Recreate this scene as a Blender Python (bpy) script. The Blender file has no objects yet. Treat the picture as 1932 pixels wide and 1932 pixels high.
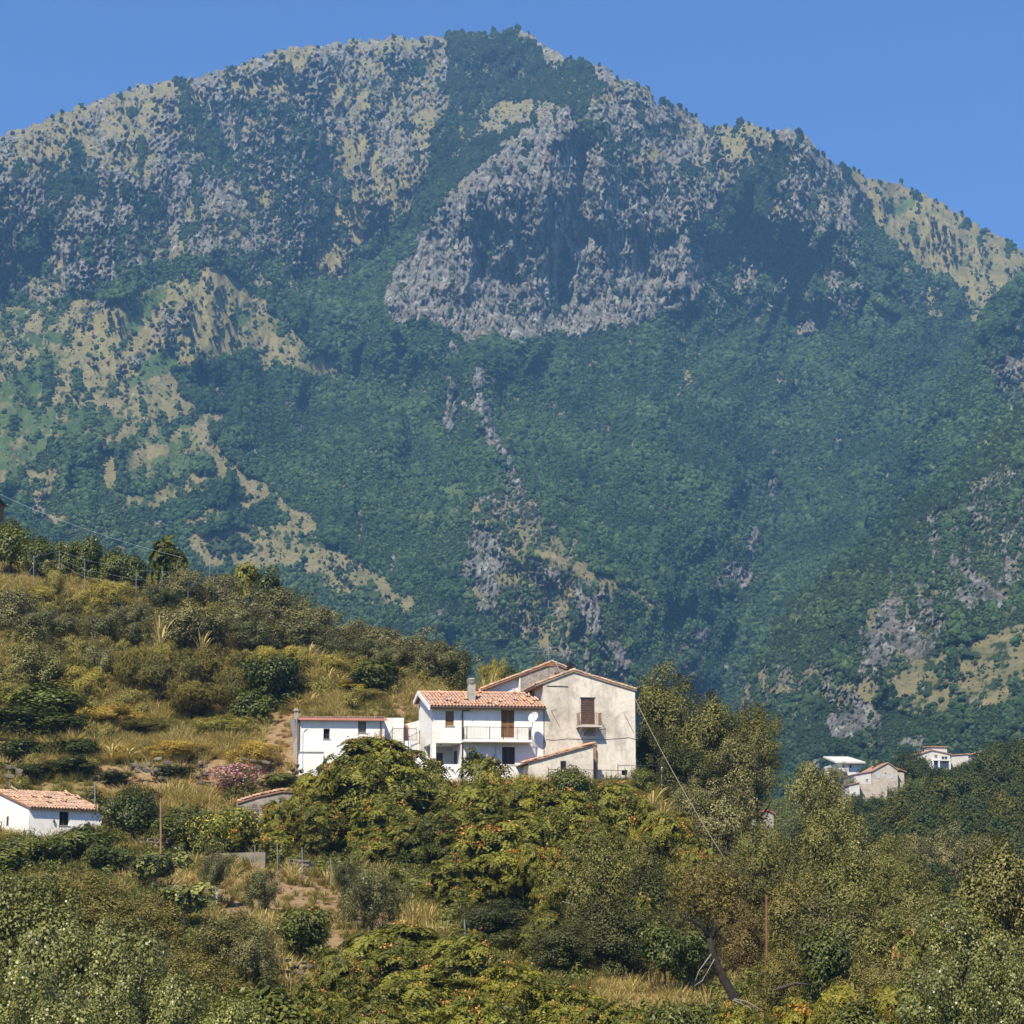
import bpy, math, random
import numpy as np
from mathutils import Vector, Matrix
R = math.radians
rng = np.random.default_rng(7)
random.seed(7)
scene = bpy.context.scene
col = scene.collection

# ------------------------------------------------------------------ camera
HFOV, PITCH = 25.0, 11.9
F = 966.0 / math.tan(R(HFOV / 2))            # focal length in units of the 1932-wide view
cam_data = bpy.data.cameras.new('camera')
cam = bpy.data.objects.new('camera', cam_data)
col.objects.link(cam)
cam_data.sensor_fit = 'HORIZONTAL'
cam_data.angle = R(HFOV)
cam_data.clip_start, cam_data.clip_end = 0.5, 12000
cam.location = (0, 0, 0)
cam.rotation_euler = (R(90 + PITCH), 0, 0)
scene.camera = cam

# ------------------------------------------------------------------ world, sun, exposure
SUN = Vector((-0.50, -1.2, 1.57)).normalized()
world = bpy.data.worlds.new('World')
scene.world = world
world.use_nodes = True
wn = world.node_tree.nodes
wl = world.node_tree.links
wn.clear()
sky = wn.new('ShaderNodeTexSky')
sky.sky_type = 'NISHITA'
sky.sun_disc = False
sky.sun_elevation = math.asin(SUN.z)
sky.sun_rotation = math.atan2(SUN.x, SUN.y) % (2 * math.pi)
sky.altitude = 300
sky.air_density = 1.2
sky.dust_density = 0.0
sky.ozone_density = 6.0
bg = wn.new('ShaderNodeBackground')
bg.inputs['Strength'].default_value = 0.08
wo = wn.new('ShaderNodeOutputWorld')
tintn = wn.new('ShaderNodeMix')            # a deep southern summer blue
tintn.data_type, tintn.blend_type = 'RGBA', 'MULTIPLY'
tintn.inputs[0].default_value = 1.0
tintn.inputs[7].default_value = (0.78, 0.96, 1.38, 1)
wl.new(sky.outputs[0], tintn.inputs[6])
wl.new(tintn.outputs[2], bg.inputs[0])
wl.new(bg.outputs[0], wo.inputs[0])
sd = bpy.data.lights.new('sun', 'SUN')
sd.energy = 5.0
sd.angle = R(0.5)
sd.color = (1.0, 0.905, 0.73)
sun = bpy.data.objects.new('sun', sd)
col.objects.link(sun)
sun.rotation_euler = SUN.to_track_quat('Z', 'Y').to_euler()
scene.view_settings.view_transform = 'Standard'
scene.view_settings.look = 'None'
scene.view_settings.gamma = 1
scene.view_settings.exposure = 0.48
scene.view_settings.use_curve_mapping = False
scene.cycles.max_bounces = 6
scene.cycles.diffuse_bounces = 1
scene.cycles.transmission_bounces = 4
scene.cycles.transparent_max_bounces = 8
scene.cycles.volume_bounces = 0
scene.cycles.sample_clamp_indirect = 4
scene.cycles.use_denoising = True

# ------------------------------------------------------------------ helpers
cp, sp_ = math.cos(R(PITCH)), math.sin(R(PITCH))


def at(px, py, Y):
    """world point seen at (px, py) of the 1932-wide view, at world depth Y (works on arrays)"""
    x = (np.asarray(px, float) - 966) / F
    y = (966 - np.asarray(py, float)) / F
    dy = cp - y * sp_
    dz = sp_ + y * cp
    k = np.asarray(Y, float) / dy
    return np.stack(np.broadcast_arrays(x * k, dy * k, dz * k), -1)


def V(px, py, Y):
    return Vector(at(px, py, Y))


def proj(P):
    """world points -> (px, py)"""
    P = np.asarray(P, float)
    d = P[..., 1] * cp + P[..., 2] * sp_
    u = -P[..., 1] * sp_ + P[..., 2] * cp
    return 966 + F * P[..., 0] / d, 966 - F * u / d


def link(o, parent=None):
    col.objects.link(o)
    if parent is not None:
        o.parent = parent
    return o


def tag(o, label=None, cat=None, group=None, kind=None):
    if label: o['label'] = label
    if cat: o['category'] = cat
    if group: o['group'] = group
    if kind: o['kind'] = kind
    return o


def empty(name, loc, rz=0.0, label=None, cat=None, group=None):
    o = bpy.data.objects.new(name, None)
    o.empty_display_size = 0.3
    link(o)
    o.location = loc
    o.rotation_euler = (0, 0, rz)
    return tag(o, label, cat, group)


def np_mesh(name, verts, faces, mat=None, smooth=False, tint=None):
    """verts (N,3) array, faces (M,k) int array -> mesh"""
    verts = np.asarray(verts, np.float32)
    faces = np.asarray(faces, np.int32)
    k = faces.shape[1]
    me = bpy.data.meshes.new(name)
    me.vertices.add(len(verts))
    me.vertices.foreach_set('co', verts.ravel())
    me.loops.add(faces.size)
    me.loops.foreach_set('vertex_index', faces.ravel())
    me.polygons.add(len(faces))
    me.polygons.foreach_set('loop_start', np.arange(0, faces.size, k, dtype=np.int32))
    me.polygons.foreach_set('loop_total', np.full(len(faces), k, np.int32))
    if smooth:
        me.polygons.foreach_set('use_smooth', np.ones(len(faces), bool))
    if tint is not None:
        a = me.attributes.new('tint', 'FLOAT', 'POINT')
        a.data.foreach_set('value', np.asarray(tint, np.float32))
    me.update(calc_edges=True)
    if mat: me.materials.append(mat)
    return me


def obj(name, me, parent=None):
    return link(bpy.data.objects.new(name, me), parent)


class MB:
    """collects polygons and builds one mesh"""
    def __init__(self):
        self.v, self.f = [], []

    def poly(self, pts):
        n = len(self.v)
        self.v += [tuple(p) for p in pts]
        self.f.append(tuple(range(n, n + len(pts))))

    def hexa(self, b, t):
        """b, t: four bottom and four top points in the same ring order"""
        n = len(self.v)
        self.v += [tuple(p) for p in list(b) + list(t)]
        self.f += [(n + 3, n + 2, n + 1, n), (n + 4, n + 5, n + 6, n + 7)]
        for i in range(4):
            j = (i + 1) % 4
            self.f.append((n + i, n + j, n + 4 + j, n + 4 + i))

    def box(self, fr, a0, a1, b0, b1, z0, z1):
        p = fr
        self.hexa([p(a0, b0, z0), p(a1, b0, z0), p(a1, b1, z0), p(a0, b1, z0)],
                  [p(a0, b0, z1), p(a1, b0, z1), p(a1, b1, z1), p(a0, b1, z1)])

    def prism(self, ring, off):
        """closed ring of points extruded by the vector off"""
        n, k = len(self.v), len(ring)
        off = Vector(off)
        self.v += [tuple(p) for p in ring] + [tuple(Vector(p) + off) for p in ring]
        self.f += [tuple(range(n + k - 1, n - 1, -1)), tuple(range(n + k, n + 2 * k))]
        for i in range(k):
            j = (i + 1) % k
            self.f.append((n + i, n + j, n + k + j, n + k + i))

    def tube(self, pts, r, seg=6, r1=None, cap=True):
        pts = [Vector(p) for p in pts]
        rs = r if isinstance(r, (list, tuple)) else [r + ((r1 if r1 is not None else r) - r) * i / max(1, len(pts) - 1) for i in range(len(pts))]
        n = len(self.v)
        for i, p in enumerate(pts):
            d = (pts[min(i + 1, len(pts) - 1)] - pts[max(i - 1, 0)])
            d = d.normalized() if d.length > 1e-9 else Vector((0, 0, 1))
            x = d.cross(Vector((0.31, 0.87, 0.2) if abs(d.z) > 0.8 else (0, 0, 1))).normalized()
            y = d.cross(x)
            for s in range(seg):
                a = 2 * math.pi * s / seg
                self.v.append(tuple(p + (x * math.cos(a) + y * math.sin(a)) * rs[i]))
        for i in range(len(pts) - 1):
            for s in range(seg):
                t = (s + 1) % seg
                self.f.append((n + i * seg + s, n + i * seg + t, n + (i + 1) * seg + t, n + (i + 1) * seg + s))
        if cap:
            self.f.append(tuple(n + s for s in range(seg - 1, -1, -1)))
            self.f.append(tuple(n + (len(pts) - 1) * seg + s for s in range(seg)))

    def lathe(self, c, prof, seg=12):
        """profile of (radius, height) about the vertical through c"""
        n = len(self.v)
        for r, h in prof:
            for s in range(seg):
                a = 2 * math.pi * s / seg
                self.v.append((c[0] + r * math.cos(a), c[1] + r * math.sin(a), c[2] + h))
        for i in range(len(prof) - 1):
            for s in range(seg):
                t = (s + 1) % seg
                self.f.append((n + i * seg + s, n + i * seg + t, n + (i + 1) * seg + t, n + (i + 1) * seg + s))
        self.f.append(tuple(n + s for s in range(seg - 1, -1, -1)))
        self.f.append(tuple(n + (len(prof) - 1) * seg + s for s in range(seg)))

    def mesh(self, name, mat=None, smooth=False):
        me = bpy.data.meshes.new(name)
        me.from_pydata(self.v, [], self.f)
        if smooth:
            me.polygons.foreach_set('use_smooth', np.ones(len(me.polygons), bool))
        if mat: me.materials.append(mat)
        me.update()
        return me

    def build(self, name, mat=None, parent=None, smooth=False, origin=None):
        if origin is not None:
            o_ = Vector(origin)
            self.v = [tuple(Vector(p) - o_) for p in self.v]
        o = obj(name, self.mesh(name, mat, smooth), parent)
        if origin is not None:
            o.location = origin
        return o


# numpy gradient noise
_perm = np.random.default_rng(3).permutation(512).astype(np.int64)
_perm = np.concatenate([_perm, _perm, _perm])
_gx = np.cos(np.arange(512) * 2 * np.pi / 512 * 37)
_gy = np.sin(np.arange(512) * 2 * np.pi / 512 * 37)


def noise2(x, y, seed=0):
    x = np.asarray(x, float) + seed * 17.31
    y = np.asarray(y, float) + seed * 9.77
    xi, yi = np.floor(x).astype(np.int64), np.floor(y).astype(np.int64)
    xf, yf = x - xi, y - yi
    u = xf * xf * xf * (xf * (xf * 6 - 15) + 10)
    v = yf * yf * yf * (yf * (yf * 6 - 15) + 10)

    def g(ix, iy, fx, fy):
        h = _perm[(_perm[ix % 512] + iy) % 512]
        return _gx[h] * fx + _gy[h] * fy
    a = g(xi, yi, xf, yf)
    b = g(xi + 1, yi, xf - 1, yf)
    c = g(xi, yi + 1, xf, yf - 1)
    d = g(xi + 1, yi + 1, xf - 1, yf - 1)
    return ((a + (b - a) * u) * (1 - v) + (c + (d - c) * u) * v) * 1.5


def fbm(x, y, oct=4, seed=0, gain=0.5):
    s, a, f = 0.0, 1.0, 1.0
    for i in range(oct):
        s = s + a * noise2(x * f, y * f, seed + i * 5)
        a *= gain
        f *= 2.03
    return s


def ridged(x, y, oct=4, seed=0):
    s, a, f = 0.0, 1.0, 1.0
    for i in range(oct):
        s = s + a * (1 - 2 * np.abs(noise2(x * f, y * f, seed + i * 5)))
        a *= 0.5
        f *= 2.1
    return s / 1.9


class TPS:
    def __init__(self, P, val, smooth=1e-3):
        P = np.asarray(P, float)
        self.m, self.s = P.mean(0), P.std(0).max()
        Q = (P - self.m) / self.s
        n = len(Q)
        K = self.k(((Q[:, None] - Q[None]) ** 2).sum(-1)) + smooth * np.eye(n)
        B = np.concatenate([np.ones((n, 1)), Q], 1)
        A = np.block([[K, B], [B.T, np.zeros((3, 3))]])
        self.Q = Q
        self.c = np.linalg.solve(A, np.concatenate([np.asarray(val, float), np.zeros(3)]))

    @staticmethod
    def k(r2):
        return 0.5 * r2 * np.log(r2 + 1e-12)

    def __call__(self, x, y):
        x, y = np.broadcast_arrays(np.asarray(x, float), np.asarray(y, float))
        q = np.stack([x.ravel(), y.ravel()], -1)
        q = (q - self.m) / self.s
        out = np.empty(len(q))
        n = len(self.Q)
        for i in range(0, len(q), 40000):
            s = q[i:i + 40000]
            r2 = ((s[:, None] - self.Q[None]) ** 2).sum(-1)
            out[i:i + 40000] = self.k(r2) @ self.c[:n] + self.c[n] + s @ self.c[n + 1:]
        return out.reshape(x.shape)


def in_poly(px, py, poly):
    r = np.zeros(np.shape(px), bool)
    n = len(poly)
    for i in range(n):
        x0, y0 = poly[i]
        x1, y1 = poly[(i + 1) % n]
        if y0 == y1: continue
        c = ((py < y0) != (py < y1)) & (px < (x1 - x0) * (py - y0) / (y1 - y0) + x0)
        r ^= c
    return r


def seg_dist(px, py, line):
    """distance to a polyline"""
    best = np.full(np.shape(px), 1e9)
    for (x0, y0), (x1, y1) in zip(line[:-1], line[1:]):
        dx, dy = x1 - x0, y1 - y0
        t = np.clip(((px - x0) * dx + (py - y0) * dy) / (dx * dx + dy * dy), 0, 1)
        best = np.minimum(best, np.hypot(px - x0 - t * dx, py - y0 - t * dy))
    return best


def sstep(a, b, x):
    t = np.clip((x - a) / (b - a), 0, 1)
    return t * t * (3 - 2 * t)


# ------------------------------------------------------------------ materials
def new_mat(name):
    m = bpy.data.materials.new(name)
    m.use_nodes = True
    nt = m.node_tree
    b = nt.nodes['Principled BSDF']
    b.inputs['Specular IOR Level'].default_value = 0.25
    return m, nt, b


def nd(nt, t, **kw):
    n = nt.nodes.new(t)
    for k, v in kw.items():
        setattr(n, k, v)
    return n


def ramp(nt, fac, stops):
    r = nd(nt, 'ShaderNodeValToRGB')
    els = r.color_ramp.elements
    while len(els) < len(stops): els.new(0.5)
    for e, (p, c) in zip(els, stops):
        e.position = p
        e.color = (*c, 1) if len(c) == 3 else c
    nt.links.new(fac, r.inputs[0])
    return r.outputs[0]


def mixc(nt, fac, a, b, mode='MIX'):
    m = nd(nt, 'ShaderNodeMix', data_type='RGBA', blend_type=mode)
    for i, x in ((0, fac), (6, a), (7, b)):
        if isinstance(x, (int, float)):
            m.inputs[i].default_value = x
        elif isinstance(x, (tuple, list)):
            m.inputs[i].default_value = (*x, 1)
        else:
            nt.links.new(x, m.inputs[i])
    return m.outputs[2]


def noise_tex(nt, scale, detail=5, rough=0.6, vec=None, dist=0.0):
    n = nd(nt, 'ShaderNodeTexNoise')
    n.inputs['Scale'].default_value = scale
    n.inputs['Detail'].default_value = detail
    n.inputs['Roughness'].default_value = rough
    n.inputs['Distortion'].default_value = dist
    if vec is not None:
        nt.links.new(vec, n.inputs['Vector'])
    return n.outputs[0]


def position(nt):
    return nd(nt, 'ShaderNodeNewGeometry').outputs['Position']


def math_n(nt, op, a, b=None, clamp=False):
    m = nd(nt, 'ShaderNodeMath', operation=op)
    m.use_clamp = clamp
    for i, x in enumerate((a, b)):
        if x is None: continue
        if isinstance(x, (int, float)): m.inputs[i].default_value = x
        else: nt.links.new(x, m.inputs[i])
    return m.outputs[0]


def bump(nt, b, h, strength=0.3, dist=0.05):
    n = nd(nt, 'ShaderNodeBump')
    n.inputs['Strength'].default_value = strength
    n.inputs['Distance'].default_value = dist
    nt.links.new(h, n.inputs['Height'])
    nt.links.new(n.outputs[0], b.inputs['Normal'])


def surf(name, stops, scale=1.0, rough=0.85, bscale=None, bstr=0.3, bdist=0.02, detail=6, obj_random=0.0, metal=0.0, fine=None):
    """noise-mottled surface; obj_random varies brightness between pieces"""
    m, nt, b = new_mat(name)
    pos = position(nt)
    c = ramp(nt, noise_tex(nt, scale, detail, 0.62, pos), stops)
    if fine:
        c = mixc(nt, fine[1], c, ramp(nt, noise_tex(nt, fine[0], 3, 0.6, pos), [(0.35, (0.35, 0.33, 0.3)), (0.65, (1.1, 1.1, 1.1))]), 'MULTIPLY')
    if obj_random:
        oi = nd(nt, 'ShaderNodeObjectInfo').outputs['Random']
        f = math_n(nt, 'ADD', math_n(nt, 'MULTIPLY', oi, 2 * obj_random), 1 - obj_random)
        hs = nd(nt, 'ShaderNodeHueSaturation')
        nt.links.new(f, hs.inputs['Value'])
        nt.links.new(math_n(nt, 'ADD', math_n(nt, 'MULTIPLY', oi, 0.5), 0.75), hs.inputs['Saturation'])
        nt.links.new(c, hs.inputs['Color'])
        c = hs.outputs[0]
    nt.links.new(c, b.inputs['Base Color'])
    b.inputs['Roughness'].default_value = rough
    b.inputs['Metallic'].default_value = metal
    if bscale:
        bump(nt, b, noise_tex(nt, bscale, 4, 0.6, pos), bstr, bdist)
    return m


def leafmat(name, dark, light, rough=0.5, trans=0.25, spec=0.3, use_obj=True):
    """leaf colour between dark and light by the 'tint' of each leaf, times the tree's own colour"""
    m, nt, b = new_mat(name)
    a = nd(nt, 'ShaderNodeAttribute', attribute_name='tint')
    c = ramp(nt, a.outputs['Fac'], [(0.0, dark), (1.0, light)])
    if use_obj:
        oi = nd(nt, 'ShaderNodeObjectInfo')
        c = mixc(nt, 1.0, c, oi.outputs['Color'], 'MULTIPLY')
    nt.links.new(c, b.inputs['Base Color'])
    b.inputs['Roughness'].default_value = rough
    b.inputs['Specular IOR Level'].default_value = spec
    if trans:
        tr = nd(nt, 'ShaderNodeBsdfTranslucent')
        tc = mixc(nt, 1.0, c, (1.25, 1.2, 0.55), 'MULTIPLY')
        nt.links.new(tc, tr.inputs[0])
        mx = nd(nt, 'ShaderNodeMixShader')
        mx.inputs[0].default_value = trans
        nt.links.new(b.outputs[0], mx.inputs[1])
        nt.links.new(tr.outputs[0], mx.inputs[2])
        nt.links.new(mx.outputs[0], nt.nodes['Material Output'].inputs[0])
    return m


# instancing of a prototype mesh on points (only for uncountable stuff)
def scatter(name, pts, scl, rot, proto, kind='stuff', label=None, cat=None):
    me = bpy.data.meshes.new(name)
    me.vertices.add(len(pts))
    me.vertices.foreach_set('co', np.asarray(pts, np.float32).ravel())
    a = me.attributes.new('scl', 'FLOAT_VECTOR', 'POINT')
    s = np.asarray(scl, np.float32)
    if s.ndim == 1: s = np.repeat(s[:, None], 3, 1)
    a.data.foreach_set('vector', s.ravel())
    a = me.attributes.new('rot', 'FLOAT_VECTOR', 'POINT')
    r = np.zeros((len(pts), 3), np.float32)
    r[:, 2] = rot
    a.data.foreach_set('vector', r.ravel())
    o = obj(name, me)
    ng = bpy.data.node_groups.new(name, 'GeometryNodeTree')
    ng.interface.new_socket('Geometry', in_out='INPUT', socket_type='NodeSocketGeometry')
    ng.interface.new_socket('Geometry', in_out='OUTPUT', socket_type='NodeSocketGeometry')
    gi, go = ng.nodes.new('NodeGroupInput'), ng.nodes.new('NodeGroupOutput')
    ip = ng.nodes.new('GeometryNodeInstanceOnPoints')
    oi = ng.nodes.new('GeometryNodeObjectInfo')
    oi.inputs['Object'].default_value = proto
    ns = ng.nodes.new('GeometryNodeInputNamedAttribute')
    ns.data_type = 'FLOAT_VECTOR'
    ns.inputs['Name'].default_value = 'scl'
    nr = ng.nodes.new('GeometryNodeInputNamedAttribute')
    nr.data_type = 'FLOAT_VECTOR'
    nr.inputs['Name'].default_value = 'rot'
    L = ng.links
    L.new(gi.outputs[0], ip.inputs['Points'])
    L.new(oi.outputs['Geometry'], ip.inputs['Instance'])
    L.new(ns.outputs['Attribute'], ip.inputs['Scale'])
    er = ng.nodes.new('FunctionNodeEulerToRotation')
    L.new(nr.outputs['Attribute'], er.inputs[0])
    L.new(er.outputs[0], ip.inputs['Rotation'])
    L.new(ip.outputs[0], go.inputs[0])
    md = o.modifiers.new('scatter', 'NODES')
    md.node_group = ng
    return tag(o, label, cat, None, kind)


def proto_obj(name, me):
    return bpy.data.objects.new(name, me)     # never linked to the scene: only instanced
# ------------------------------------------------------------------ mountains
def mountain_material():
    m, nt, b = new_mat('mountain_ground')
    pos = position(nt)
    sc = nd(nt, 'ShaderNodeMapping')
    sc.inputs['Scale'].default_value = (1, 1, 0.22)
    nt.links.new(pos, sc.inputs['Vector'])
    a = nd(nt, 'ShaderNodeAttribute', attribute_name='cover')
    sep = nd(nt, 'ShaderNodeSeparateColor')
    nt.links.new(a.outputs['Color'], sep.inputs[0])
    n1 = noise_tex(nt, 0.09, 8, 0.7, sc.outputs[0], 0.4)
    n2 = noise_tex(nt, 0.03, 6, 0.65, pos)
    n3 = noise_tex(nt, 0.22, 4, 0.7, pos)
    rock = ramp(nt, n1, [(0.36, (0.075, 0.078, 0.07)), (0.46, (0.17, 0.168, 0.145)), (0.56, (0.33, 0.32, 0.275)), (0.66, (0.56, 0.535, 0.455))])
    rock = mixc(nt, ramp(nt, n2, [(0.50, (0, 0, 0)), (0.66, (0.6, 0.6, 0.6))]), rock, (0.36, 0.27, 0.20))
    rock = mixc(nt, ramp(nt, n3, [(0.60, (0, 0, 0)), (0.68, (0.75, 0.75, 0.75))]), rock, (0.06, 0.085, 0.035))
    tan = ramp(nt, n2, [(0.30, (0.19, 0.19, 0.075)), (0.5, (0.31, 0.265, 0.115)), (0.72, (0.37, 0.31, 0.155))])
    tan = mixc(nt, ramp(nt, n3, [(0.56, (0, 0, 0)), (0.66, (0.7, 0.7, 0.7))]), tan, (0.13, 0.15, 0.05))
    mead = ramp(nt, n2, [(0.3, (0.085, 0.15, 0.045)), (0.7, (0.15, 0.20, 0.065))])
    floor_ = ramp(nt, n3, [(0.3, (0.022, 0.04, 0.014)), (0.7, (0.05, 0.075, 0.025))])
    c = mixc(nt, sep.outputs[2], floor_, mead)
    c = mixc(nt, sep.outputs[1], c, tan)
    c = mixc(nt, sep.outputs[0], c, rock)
    nt.links.new(c, b.inputs['Base Color'])
    b.inputs['Roughness'].default_value = 0.95
    b.inputs['Specular IOR Level'].default_value = 0.1
    bump(nt, b, n1, 1.0, 9.0)
    return m


M_MOUNTAIN = mountain_material()
FOREST = {'p': [], 's': [], 'k': []}


def rank(a):
    f = a.ravel()
    r = np.empty(f.size)
    r[np.argsort(f)] = np.linspace(0, 1, f.size)
    return r.reshape(a.shape)


def build_mountain(name, px, top, bot, rows, depth, paint, seed, relief=(), back=True, skyjag=0.0, spacing=4.0, rock_amp=1.0, label=None):
    """a mountain face: every column of the survey runs from its foot (bot) to its crest line (top)"""
    tops = np.interp(px, [p[0] for p in top], [p[1] for p in top])
    tops = tops + skyjag * (fbm(px / 16, px * 0 + seed, 4, seed) * 1.0 + 1.2 * np.abs(noise2(px / 7, px * 0, seed + 3)))
    t = np.linspace(0, 1, rows)
    PX = np.repeat(px[None], rows, 0)
    PY = bot + (tops[None] - bot) * t[:, None]
    Y = depth(PX, PY)
    for line, amp, wid in relief:
        Y = Y - 1.45 * amp * np.exp(-(seg_dist(PX + 8 * noise2(PX / 50, PY / 50, 8), PY + 8 * noise2(PX / 50, PY / 50, 9), line) / wid) ** 2)
    # land cover
    wx = PX + 10 * fbm(PX / 42, PY / 42, 5, seed + 1, 0.62) + 3 * noise2(PX / 5, PY / 5, seed + 2)
    wy = PY + 10 * fbm(PX / 42, PY / 42, 5, seed + 3, 0.62) + 4 * noise2(PX / 5, PY / 5, seed + 4)
    rock = np.zeros_like(PX)
    tan = np.zeros_like(PX)
    mead = np.zeros_like(PX)
    fd = np.ones_like(PX)
    crag = ridged(PX / 26 + 0.3 * noise2(PX / 15, PY / 15, 4), PY / 40, 4, seed + 6)
    patch = fbm(PX / 34, PY / 30, 4, seed + 7)
    outcrop = rank(crag + 0.9 * noise2(PX / 5.5, PY / 8, seed + 11) + 0.5 * noise2(PX / 60, PY / 60, seed + 13))
    sward = rank(patch + 0.5 * noise2(PX / 8, PY / 8, seed + 12))
    for item in paint:
        shape, rk, tn, md, f = item[:5]
        w = item[5] if len(item) > 5 else 0
        m = (seg_dist(wx, wy, shape) < w) if w else in_poly(wx, wy, shape)
        # rk/tn/md are shares of the ground: spread as outcrops and patches, not as a flat blend
        r_ = np.ones_like(PX) if rk >= 1 else (sstep(1 - rk - 0.07, 1 - rk + 0.07, outcrop) if rk > 0 else 0 * PX)
        tm = sstep(1 - tn - 0.08, 1 - tn + 0.08, sward) if 0 < tn < 1 else np.full_like(PX, float(tn > 0))
        mm = np.full_like(PX, md)
        rock = np.where(m, r_, rock)
        tan = np.where(m, tm, tan)
        mead = np.where(m, mm, mead)
        fd = np.where(m, f, fd)
    veg = rank(fbm(PX / 20 + 0.2 * noise2(PX / 9, PY / 9, 3), PY / 38, 4, seed + 51) + 0.5 * noise2(PX / 5, PY / 7, seed + 52) - 0.35 * crag * (rock > 0.3))
    fd = np.where((fd > 0.02) & (fd < 0.93), 0.16 * fd + np.clip(0.95 - 0.16 * fd, 0, 1) * sstep(1 - fd - 0.10, 1 - fd + 0.10, veg), fd)
    rock = rock * (1 - 0.8 * sstep(0.5, 0.9, fd))
    # scattered ledges inside the forest
    led = (fbm(PX / 30, PY / 46, 4, seed + 21) > 0.80) & (fd > 0.9)
    clr = (fbm(PX / 46, PY / 40, 4, seed + 23) > 0.62) & (fd > 0.9) & (PY > 560)
    fd = np.where(clr, 0.35, fd)
    tan = np.where(clr, sstep(.35, .6, sward) * .8, tan)
    mead = np.where(clr, .8, mead)
    rock = np.where(led, 0.9, rock)
    fd = np.where(led, 0.2, fd)
    # relief
    mpx = Y / F
    steep = np.maximum(0.25 * (1 - 0.75 * np.clip(tan + mead, 0, 1)), np.clip(rock, 0, 1))
    soft = 1 - 0.6 * np.clip(tan + mead - rock, 0, 1)
    d = 55 * fbm(PX / 120, PY / 210, 3, seed + 31) + (30 + 22 * sstep(720, 480, PY)) * ridged(PX / 60 + 0.5 * noise2(PX / 70, PY / 70, 7), PY / 150, 3, seed + 32)
    if name == 'mountain':     # the great cliff is a plane broken by cracks, not by bulges
        soft = soft * (1 - 0.75 * np.exp(-((PX - 1030) / 330) ** 2 - ((PY - 440) / 230) ** 2))
    d = d * soft
    crk = np.abs(noise2(PX / 17 + 0.5 * noise2(PX / 20, PY / 30, 6), PY / 95, seed + 34))
    crk2 = np.abs(noise2(PX / 8 + 0.5 * noise2(PX / 9, PY / 15, 7), PY / 38, seed + 37))
    d = d + rock_amp * steep * (15.0 * ridged(PX / 48 + 0.6 * noise2(PX / 40, PY / 60, 5), PY / 190, 4, seed + 33)
                                + 9.0 * ridged(PX / 11 + 0.4 * noise2(PX / 14, PY / 30, 6), PY / 60, 4, seed + 38)
                                - 15.0 * np.exp(-(crk / .07) ** 2) - 9.0 * np.exp(-(crk2 / .10) ** 2)
                                + 5.5 * ridged(PX / 5.5, PY / 10, 3, seed + 36) + 3.0 * np.floor(2.5 * noise2(PX / 26, PY / 22, seed + 35)))
    edge = np.clip((PY - tops[None]) / 30.0, 0.15, 1)
    Y = Y - d * mpx / 0.57 * edge
    P = at(PX, PY, Y)
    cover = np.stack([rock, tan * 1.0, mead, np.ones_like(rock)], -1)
    if back:     # the far side falls away behind the crest
        for dy, dz in ((25, -4), (120, -60), (500, -420), (900, -900)):
            e = P[rows - 1] + np.stack([0 * px, 0 * px + dy, 0 * px + dz], -1)
            P = np.concatenate([P, e[None]], 0)
            cover = np.concatenate([cover, cover[rows - 1][None]], 0)
    n, k = P.shape[:2]
    idx = np.arange(n * k).reshape(n, k)
    faces = np.stack([idx[:-1, :-1], idx[:-1, 1:], idx[1:, 1:], idx[1:, :-1]], -1).reshape(-1, 4)
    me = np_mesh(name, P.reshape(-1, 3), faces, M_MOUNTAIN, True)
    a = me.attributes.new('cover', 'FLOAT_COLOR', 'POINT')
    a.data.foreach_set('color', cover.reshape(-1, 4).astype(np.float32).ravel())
    o = tag(obj(name, me), label, None, None, 'structure')
    # trees
    G = P[:rows]
    e1, e2 = G[1:, :-1] - G[:-1, :-1], G[:-1, 1:] - G[:-1, :-1]
    area = np.linalg.norm(np.cross(e1, e2), axis=-1)
    vis = 1.0
    lam = area * fd[:-1, :-1] / spacing * vis
    lam = np.minimum(lam, 4.0)
    cnt = rng.poisson(lam)
    ii, jj = np.nonzero(cnt)
    rep = cnt[ii, jj]
    ii, jj = np.repeat(ii, rep), np.repeat(jj, rep)
    u, v = rng.random(len(ii)), rng.random(len(ii))
    pts = G[ii, jj] + e1[ii, jj] * u[:, None] + e2[ii, jj] * v[:, None]
    size = np.clip(rng.lognormal(0.22, 0.44, len(ii)), 0.7, 3.6)
    size *= np.where(fd[ii, jj] < 0.3, 0.62, 1.0) * np.clip(pts[:, 1] / 2300, 0.55, 1.0) * (0.65 + 0.7 * sstep(-0.4, 0.5, noise2(PX[ii, jj] / 60, PY[ii, jj] / 60, seed + 41)))
    dark = np.where(PY[ii, jj] < 430, 1, 0) & (fd[ii, jj] > 0.25)
    dark = dark | ((name == 'mountain_spur') & (PY[ii, jj] < tops[jj] + 90 + 60 * noise2(PX[ii, jj] / 60, PY[ii, jj] / 60, 44)))
    kind = np.where(rng.random(len(ii)) < np.where(dark & (name == 'mountain_spur'), 0.40, np.where(dark, 0.80, 0.06)), 2, rng.integers(0, 2, len(ii)))
    FOREST['p'].append(pts)
    FOREST['s'].append(size)
    FOREST['k'].append(kind)
    return o, PX, PY, G, fd


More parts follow.
